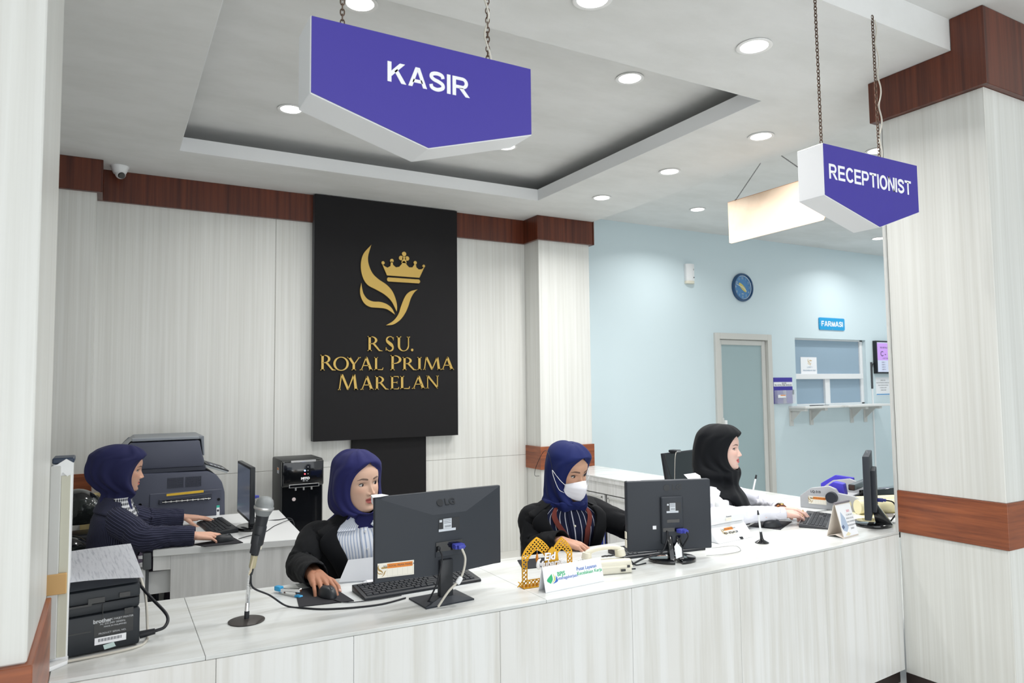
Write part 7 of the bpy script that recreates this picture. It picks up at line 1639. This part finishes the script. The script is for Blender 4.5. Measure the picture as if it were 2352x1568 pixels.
SL = (0.062, 0.064, 0.060, 0.053, 0.046, 0.042)
def tfold(seed, amp=0.004):
    rs = np.random.RandomState(seed); p = rs.rand(5) * 6.28
    return lambda z, az: amp * (np.sin(az * 4 + z * 26 + p[0]) * 0.6 + np.sin(az * 7 - z * 38 + p[1]) * 0.35 + np.sin(z * 70 + np.sin(az * 2 + p[2]) * 1.5) * 0.45) * np.clip((-z - 0.08) / 0.1, 0, 1)

# ------------------------------------------------ middle cashier: black blazer, striped shirt
sk2 = rgb(216, 178, 156)
P2 = dict(id='middle', label='woman in navy headscarf, open black blazer and pale striped shirt, hand on a mouse', s=1.13, neck=(1.030, 3.325, 1.018), pelvis=(1.055, 3.50, 0.50), tyaw=6, head=(1.026, 3.30, 1.160), hyaw=19, hpitch=4, hroll=3,
          face=1.05, jaw=1.10, skin=sk2, handskin=rgb(176, 124, 98), lip=rgb(178, 84, 82), gaze=(-0.30, 1, -0.08), lidopen=0.95,
          arms=[dict(bs=1, side=-1, sh=(0.848, 3.375, 0.912), elbow=(0.752, 3.24, 0.825), wrist=(0.742, 2.945, 0.852), fwd=(0.02, -1, -0.10), up=(-0.05, -0.08, 1), curls=((0.30, 0.45, 0.25), (0.25, 0.42, 0.25), (0.32, 0.5, 0.3), (0.42, 0.55, 0.3)), thumb=(0.75, 0.28, 0.42), spread=0.09),
                dict(bs=-1, side=1, sh=(1.222, 3.41, 0.912), elbow=(1.34, 3.24, 0.83), wrist=(1.27, 2.985, 0.845), fwd=(-0.12, -1, -0.02), up=(0, 0, 1), curls=((0.25, 0.35, 0.2), (0.22, 0.35, 0.2), (0.25, 0.4, 0.2), (0.3, 0.4, 0.2)))])
root, T, H, loc, nails = build_person(P2)
nail_objs(root, nails[0], loc, mat('nail_natural', rgb(206, 160, 146), 0.3))
hijab(root, T, H, loc, P2['s'], [('h', .138, .003, .003, .003, 0), ('h', .1345, .026, .050, .032, 0), ('h', .124, .052, .080, .056, 0), ('h', .108, .073, .102, .074, 0), ('h', .096, .084, .114, .084, 0), ('h', .084, .090, .121, .090, 7), ('h', .060, .094, .128, .096, 33), ('h', .03, .095, .132, .100, 48), ('h', 0, .096, .138, .101, 55), ('h', -.03, .095, .145, .102, 56), ('h', -.06, .095, .149, .102, 51), ('h', -.088, .094, .149, .099, 37), ('h', -.104, .091, .145, .094, 19), ('h', -.113, .084, .138, .088, 0), ('h', -.122, .072, .124, .080, 0), ('o', .000, .018, .006, .6, 0), ('o', -.014, .014, .012, .6, 0), ('o', -.024, .010, .022, .5, 0), ('o', -.034, .003, .028, .5, 0)],
      M_HN, fold_fn(11, 0.0050, (2, 3, 4, 6, 9), 1.6), edge=0.15)
M_SH2 = stripe_mat('blue_striped_shirt', rgb(232, 235, 242), rgb(172, 185, 210), 100, 0.34)
shell('shirt', T, root, loc, M_SH2, -0.55, -0.014, 0.005, lambda z: 0.0, fold=tfold(4, 0.0025))
patch('shirt_collar', T, root, loc, M_SH2, [(0.004, 0.55, 1.5), (-0.02, 0.36, 1.5), (-0.040, 0.14, 1.3), (-0.056, 0.20, 0.8)], lambda t, q: 0.016 + 0.002 * t, 0.003); patch('shirt_collar', T, root, loc, M_SH2, [(0.004, -0.55, -1.5), (-0.02, -0.36, -1.5), (-0.040, -0.14, -1.3), (-0.056, -0.20, -0.8)], lambda t, q: 0.016 + 0.002 * t, 0.003)
patch('placket', T, root, loc, M_SH2, [(-0.05, -0.07, 0.09), (-0.5, -0.07, 0.09)], lambda t, q: 0.0085, 0.002)
for z in (-0.066, -0.135, -0.205, -0.28): q = T.p(0.0, z, 0.012)[0]; button(root, q, T.R @ np.array([0, 1, 0]), 0.0062, M_WHITE, loc)
op2 = lambda z: float(np.interp(-z, [0.02, 0.08, 0.16, 0.30, 0.5], [0.85, 0.56, 0.40, 0.35, 0.38]))
shell('blazer', T, root, loc, M_BLZ, -0.56, -0.024, lambda z, az: 0.014 + 0.006 * np.clip((-z - 0.1) / 0.3, 0, 1), op2, fold=tfold(5, 0.004))
lapels(root, T, loc, M_BLZ, op2, -0.035, -0.34, 0.40, 0.021)
for k, a in enumerate(P2['arms']): sleeve('blazer_sleeve', T, root, loc, M_BLZ, a, P2['s'], SL, 21 + k, 0.0060)
lap(root, T, loc, P2['s'], 6, M_TB, 0.40)

# ------------------------------------------------ masked woman: black blazer, navy striped shirt, lanyard
sk3 = rgb(202, 158, 132)
P3 = dict(id='masked', label='woman in blue headscarf and white face mask, black blazer and brown lanyard', s=1.15, neck=(2.112, 3.20, 1.016), pelvis=(2.22, 3.40, 0.50), tyaw=-6, head=(2.122, 3.165, 1.150), hyaw=10, hpitch=15, hroll=2,
          face=0.99, jaw=0.98, skin=sk3, handskin=rgb(196, 150, 128), lip=rgb(180, 90, 86), gaze=(-0.12, 1, -0.22), lidopen=0.9, lookdown=0.08,
          arms=[dict(bs=1, side=-1, sh=(1.962, 3.275, 0.905), elbow=(1.925, 3.19, 0.785), wrist=(1.958, 2.985, 0.842), fwd=(0.60, -0.50, -0.18), up=(0.15, -0.2, 1), curls=((0.35, 0.45, 0.25), (0.38, 0.5, 0.3), (0.42, 0.55, 0.3), (0.5, 0.55, 0.3)), thumb=(0.6, 0.3, 0.3)),
                dict(bs=-1, side=1, sh=(2.305, 3.245, 0.925), elbow=(2.455, 3.07, 0.840), wrist=(2.41, 2.86, 0.845), fwd=(-0.15, -1, -0.05), up=(0, 0, 1), curls=((0.25, 0.35, 0.2), (0.22, 0.35, 0.2), (0.25, 0.4, 0.2), (0.3, 0.4, 0.2)))])
root, T, H, loc, nails = build_person(P3)
hijab(root, T, H, loc, P3['s'], [('h', .138, .003, .003, .003, 0), ('h', .1345, .032, .050, .036, 0), ('h', .124, .054, .080, .057, 0), ('h', .108, .076, .104, .075, 0), ('h', .096, .088, .116, .085, 0), ('h', .084, .094, .122, .091, 7), ('h', .060, .097, .128, .096, 30), ('h', .03, .098, .131, .098, 42), ('h', 0, .095, .131, .097, 48), ('h', -.03, .094, .126, .094, 49), ('h', -.06, .097, .118, .092, 44), ('h', -.09, .104, .110, .090, 32), ('h', -.110, .108, .106, .090, 17), ('h', -.122, .104, .100, .092, 0), ('t', -.012, .098, .098, .095, 0), ('t', -.034, .097, .094, .094, 0), ('t', -.052, .084, .088, .084, 0)],
      M_HN3, fold_fn(23, 0.0042, (2, 3, 5, 6, 8), 2.4), edge=0.16)
# mask
Rh, Ho = H; sc = P3['s']; V = []; nx, nz = 33, 21
for j in range(nz):
    t = j / (nz - 1)
    for i in range(nx):
        u = -1 + 2 * i / (nx - 1); au = abs(u); zt = -0.008 - 0.022 * au ** 1.4; zb = -0.106 + 0.030 * au ** 1.6; z = zt + (zb - zt) * t
        ym = np.interp(t, [0, 0.28, 0.55, 0.8, 1], [0.096, 0.121, 0.121, 0.112, 0.096]); ys = np.interp(t, [0, 0.3, 0.7, 1], [0.055, 0.053, 0.050, 0.052]); y = ys + (ym - ys) * (1 - au ** 1.55)
        V.append((0.066 * u, y, z))
V = (np.array(V) * sc) @ Rh.T + Ho - loc
mesh_obj('face_mask', V, grid_faces(nz, nx, False), mat('mask_white', rgb(238, 238, 244), 0.75), root, 60, solid=0.0018)
def hp(p): return tuple((np.array(p) * sc) @ Rh.T + Ho - loc)
for s in (1, -1):
    q = MB(); q.tube(spline([hp((s * 0.066, 0.055, -0.034)), hp((s * 0.093, 0.044, -0.010)), hp((s * 0.109, 0.004, 0.024))], 8), 0.0016, 6); q.tube(spline([hp((s * 0.064, 0.055, -0.072)), hp((s * 0.093, 0.044, -0.052)), hp((s * 0.107, 0.014, 0.000)), hp((s * 0.109, 0.004, 0.024))], 8), 0.0016, 6); q.build('mask_strap', M_WHITE, root, 60)
    q = MB(); q.tube(spline([hp((s * 0.109, 0.004, 0.024)), hp((s * 0.110, -0.010, 0.055)), hp((s * 0.104, -0.045, 0.09)), hp((s * 0.09, -0.09, 0.075)), hp((s * 0.098, -0.115, 0.0)), hp((s * 0.09, -0.125, -0.05)), hp((s * 0.085, -0.10, -0.045))], 8), 0.0013, 6); q.build('strap_cord', M_CORD, root, 60)
M_SH3 = stripe_mat('navy_striped_shirt', rgb(27, 31, 58), rgb(206, 208, 218), 48, 0.13)
shell('shirt', T, root, loc, M_SH3, -0.55, -0.02, 0.005, lambda z: 0.0, fold=tfold(8, 0.003))
patch('placket', T, root, loc, M_SH3, [(-0.05, -0.08, 0.09), (-0.5, -0.08, 0.09)], lambda t, q: 0.0085, 0.002)
for z in (-0.12, -0.19, -0.26, -0.33): q = T.p(0.0, z, 0.012)[0]; button(root, q, T.R @ np.array([0, 1, 0]), 0.006, M_CREAM, loc)
M_LAN = cloth('brown_lanyard', rgb(112, 56, 50))
for s in (1, -1): patch('lanyard', T, root, loc, M_LAN, [(-0.035, s * 0.60, s * 0.46), (-0.14, s * 0.34, s * 0.20), (-0.26, s * 0.15 - 0.10, s * 0.01 - 0.10), (-0.40, s * 0.09 - 0.16, -0.04 * s - 0.16)], lambda t, q: 0.013, 0.0015)
op3 = lambda z: float(np.interp(-z, [0.02, 0.08, 0.16, 0.30, 0.5], [0.85, 0.60, 0.44, 0.36, 0.38]))
shell('blazer', T, root, loc, M_BLZ, -0.56, -0.024, lambda z, az: 0.014 + 0.006 * np.clip((-z - 0.1) / 0.3, 0, 1), op3, fold=tfold(9, 0.004))
lapels(root, T, loc, M_BLZ, op3, -0.04, -0.36, 0.42, 0.022, coll_az=1.0)
for k, a in enumerate(P3['arms']): sleeve('blazer_sleeve', T, root, loc, M_BLZ, a, P3['s'], SL, 31 + k, 0.0060)
lap(root, T, loc, P3['s'], -6, M_TB, 0.36)

# ------------------------------------------------ woman in white shirt and black headscarf, typing
sk4 = rgb(228, 192, 178)
P4 = dict(id='typing', label='woman in black headscarf and white shirt typing at the right end of the counter', s=1.08, neck=(3.228, 3.205, 1.030), pelvis=(3.165, 3.345, 0.54), tyaw=46, head=(3.252, 3.170, 1.211), hyaw=32, hpitch=2, hroll=0,
          face=1.0, jaw=1.02, skin=sk4, handskin=rgb(226, 186, 172), lip=rgb(196, 72, 78), gaze=(0.0, 1, -0.28), lidopen=0.75, lookdown=0.12, smile=0.6, brow=rgb(70, 48, 40),
          arms=[dict(bs=1, side=-1, sh=(3.03, 3.09, 0.935), elbow=(3.02, 2.93, 0.866), wrist=(3.355, 2.815, 0.868), fwd=(0.93, -0.12, -0.08), up=(0.0, -0.25, 1), curls=((0.42, 0.55, 0.3), (0.36, 0.52, 0.3), (0.40, 0.55, 0.3), (0.42, 0.55, 0.35)), thumb=(0.45, 0.35, 0.25), spread=0.08),
                dict(bs=-1, side=1, sh=(3.37, 3.33, 0.925), elbow=(3.58, 3.19, 0.862), wrist=(3.475, 2.945, 0.866), fwd=(0.72, -0.55, -0.06), up=(0.0, 0.0, 1), curls=((0.38, 0.5, 0.3), (0.34, 0.5, 0.3), (0.38, 0.5, 0.3), (0.42, 0.5, 0.3)), thumb=(0.5, 0.3, 0.25), spread=0.08)])
root, T, H, loc, nails = build_person(P4)
for nl in nails: nail_objs(root, nl, loc, mat('nail_red', rgb(196, 46, 50), 0.25))
hijab(root, T, H, loc, P4['s'], [('h', .140, .003, .003, .003, 0), ('h', .137, .036, .060, .036, 0), ('h', .126, .062, .098, .062, 0), ('h', .109, .084, .126, .082, 0), ('h', .095, .096, .140, .092, 0), ('h', .083, .100, .148, .098, 8), ('h', .060, .100, .156, .103, 36), ('h', .03, .098, .162, .106, 50), ('h', 0, .095, .166, .107, 57), ('h', -.03, .093, .168, .108, 58), ('h', -.06, .091, .168, .110, 52), ('h', -.088, .089, .168, .113, 37), ('h', -.104, .086, .168, .116, 18), ('h', -.114, .083, .166, .120, 0), ('h', -.132, .084, .162, .128, 0), ('o', -.010, .050, .03, 0.8, .0, .01), ('o', -.038, .056, .08, 0.8, .02, .03), ('o', -.062, .052, .15, 0.72, .05, .055), ('o', -.080, .044, .22, 0.62, .08, .07), ('o', -.093, .036, .29, 0.55, .11, .075)],
      M_HB, fold_fn(37, 0.0050, (2, 3, 5, 7, 10), 1.2, 1.3), edge=0.15, rows=110)
shell('shirt', T, root, loc, M_WS, -0.56, -0.026, 0.010, lambda z: 0.0, fold=tfold(14, 0.005))
for k, a in enumerate(P4['arms']):
    sleeve('shirt_sleeve', T, root, loc, M_WS, a, P4['s'], (0.058, 0.060, 0.055, 0.048, 0.040, 0.034), 41 + k, 0.0075, -0.10)
    e = np.array(a['elbow']); w = np.array(a['wrist']); d = w - e; v, f, u_ = limb([e + d * 0.78, e + d * 0.98], [0.0375 * 1.08, 0.0360 * 1.08], 32, 8, ell=(1, 0.92)); mesh_obj('shirt_cuff', v - loc, f[:-2], M_WS, root, 40, uv=u_, solid=0.004)
a = P4['arms'][1]; w = np.array(a['wrist']); d = w - np.array(a['elbow']); d /= np.linalg.norm(d)
v, f, u_ = limb([w + d * 0.006, w + d * 0.020], [0.0315, 0.0315], 28, 6, ell=(1.05, 0.85)); mesh_obj('wrist_watch', v - loc, f[:-2], mat('watch_brown_gold', rgb(150, 92, 40), 0.35, metal=0.5), root, 40, solid=0.004)
q = MB(); wl = Vector(w + d * 0.013 - loc); q.cyl(wl + Vector((0, 0, 0.0265)), wl + Vector((0, 0, 0.033)), 0.014, None, 20); q.build('watch_face', M_GOLDR, root, 30)
for a, k, t_ in ((P4['arms'][0], 2, 0.5), (P4['arms'][1], 1, 0.5)):
    f_ = np.array(a['fwd']); f_ = f_ / np.linalg.norm(f_); z_ = np.array(a['up'], float); z_ -= f_ * (z_ @ f_); z_ /= np.linalg.norm(z_); x_ = np.cross(f_, z_) * a['side']; b_, ph_, r_ = FING[('index', 'middle', 'ring', 'little')[k]]; an = a['curls'][k][0]
    p = np.array(a['wrist']) + (x_ * b_[0] + f_ * b_[1] + z_ * b_[2] + (f_ * math.cos(an) - z_ * math.sin(an)) * ph_[0] * t_) * 1.127; dd = f_ * math.cos(an) - z_ * math.sin(an)
    v, f, u_ = limb([p - dd * 0.0016, p + dd * 0.0016], [0.0098, 0.0098], 20, 2); mesh_obj('ring', v - loc, f[:-2], M_GOLDR, root, 40, solid=-0.0015)
lap(root, T, loc, P4['s'], 30, M_TB, 0.36)

# ------------------------------------------------ woman in pinstripes at the side desk, profile
sk1 = rgb(208, 164, 142)
P1 = dict(id='pinstripe', label='woman in dark navy headscarf and pinstriped blazer seated in profile at the small side desk', s=1.06, neck=(0.050, 4.68, 0.985), pelvis=(0.01, 4.69, 0.52), tyaw=88, head=(0.080, 4.68, 1.150), hyaw=88, hpitch=9, hroll=0,
          face=0.98, jaw=0.96, skin=sk1, handskin=rgb(218, 172, 150), lip=rgb(196, 98, 92), gaze=(0.0, 1, -0.12), lidopen=0.85, lookdown=0.05,
          arms=[dict(bs=1, side=-1, sh=(0.065, 4.50, 0.880), elbow=(0.185, 4.385, 0.805), wrist=(0.432, 4.345, 0.800), fwd=(1, 0.02, -0.10), up=(0.0, -0.25, 1), curls=((0.22, 0.38, 0.2), (0.30, 0.55, 0.35), (0.48, 0.7, 0.45), (0.55, 0.7, 0.45)), thumb=(0.4, 0.35, 0.2), spread=0.06),
                dict(bs=-1, side=1, sh=(0.070, 4.865, 0.880), elbow=(0.215, 4.985, 0.810), wrist=(0.425, 4.985, 0.805), fwd=(1, -0.03, -0.10), up=(0.0, -0.12, 1), curls=((0.10, 0.22, 0.12), (0.10, 0.22, 0.12), (0.12, 0.25, 0.15), (0.16, 0.25, 0.15)), thumb=(0.85, 0.30, 0.2), spread=0.05)])
root, T, H, loc, nails = build_person(P1)
hijab(root, T, H, loc, P1['s'], [('h', .137, .003, .003, .003, 0), ('h', .134, .036, .052, .034, 0), ('h', .124, .066, .088, .058, 0), ('h', .108, .088, .122, .076, 0), ('h', .092, .099, .146, .086, 0), ('h', .078, .101, .158, .091, 9), ('h', .058, .098, .172, .094, 34), ('h', .03, .095, .173, .096, 47), ('h', 0, .092, .176, .096, 53), ('h', -.03, .090, .172, .094, 54), ('h', -.06, .090, .158, .089, 49), ('h', -.085, .091, .132, .082, 36), ('h', -.104, .090, .108, .074, 18), ('h', -.116, .083, .088, .068, 0), ('h', -.132, .066, .078, .064, 0), ('o', .006, .016, .0, .6, 0), ('o', -.014, .013, .020, .6, 0), ('o', -.028, .010, .040, .55, 0), ('o', -.040, .004, .050, .5, 0)],
      M_HN1, fold_fn(52, 0.0058, (2, 3, 5, 8, 11), 1.4, 0.9), edge=0.15)
M_GH = stripe_mat('gingham_shirt', rgb(226, 228, 232), rgb(30, 32, 44), 46, 0.5, check=True)
shell('shirt', T, root, loc, M_GH, -0.5, -0.02, 0.005, lambda z: 0.0)
for s in (1, -1): patch('shirt_collar', T, root, loc, M_GH, [(0.016, s * 0.12, s * 1.7), (-0.015, s * 0.06, s * 1.65), (-0.05, s * 0.08, s * 1.25), (-0.085, s * 0.16, s * 0.75)], lambda t, q: 0.020 + 0.004 * t, 0.003)
M_PIN = stripe_mat('pinstripe_cloth', rgb(38, 40, 58), rgb(84, 86, 112), 100, 0.14)
op1 = lambda z: float(np.interp(-z, [0.0, 0.03, 0.07, 0.16, 0.26, 0.34, 0.5], [1.45, 1.15, 0.75, 0.40, 0.16, 0.05, 0.05]))
shell('blazer', T, root, loc, M_PIN, -0.56, -0.024, lambda z, az: 0.013 + 0.010 * np.clip((-z - 0.1) / 0.3, 0, 1), op1, fold=tfold(17, 0.0045))
lapels(root, T, loc, M_PIN, op1, -0.03, -0.30, 0.42, 0.020, coll_az=1.30)
for k, a in enumerate(P1['arms']): sleeve('blazer_sleeve', T, root, loc, M_PIN, a, P1['s'], (0.064, 0.070, 0.068, 0.062, 0.052, 0.047), 51 + k, 0.0065)
patch('lanyard', T, root, loc, streak('patterned_ribbon', rgb(60, 64, 70), rgb(206, 208, 206), (160, 160, 160), 0.7, lo=0.45, hi=0.55), [(-0.11, -0.02, 0.24), (-0.30, -0.12, 0.12)], lambda t, q: 0.020, 0.002)
lap(root, T, loc, P1['s'], 88, M_TR, 0.34)
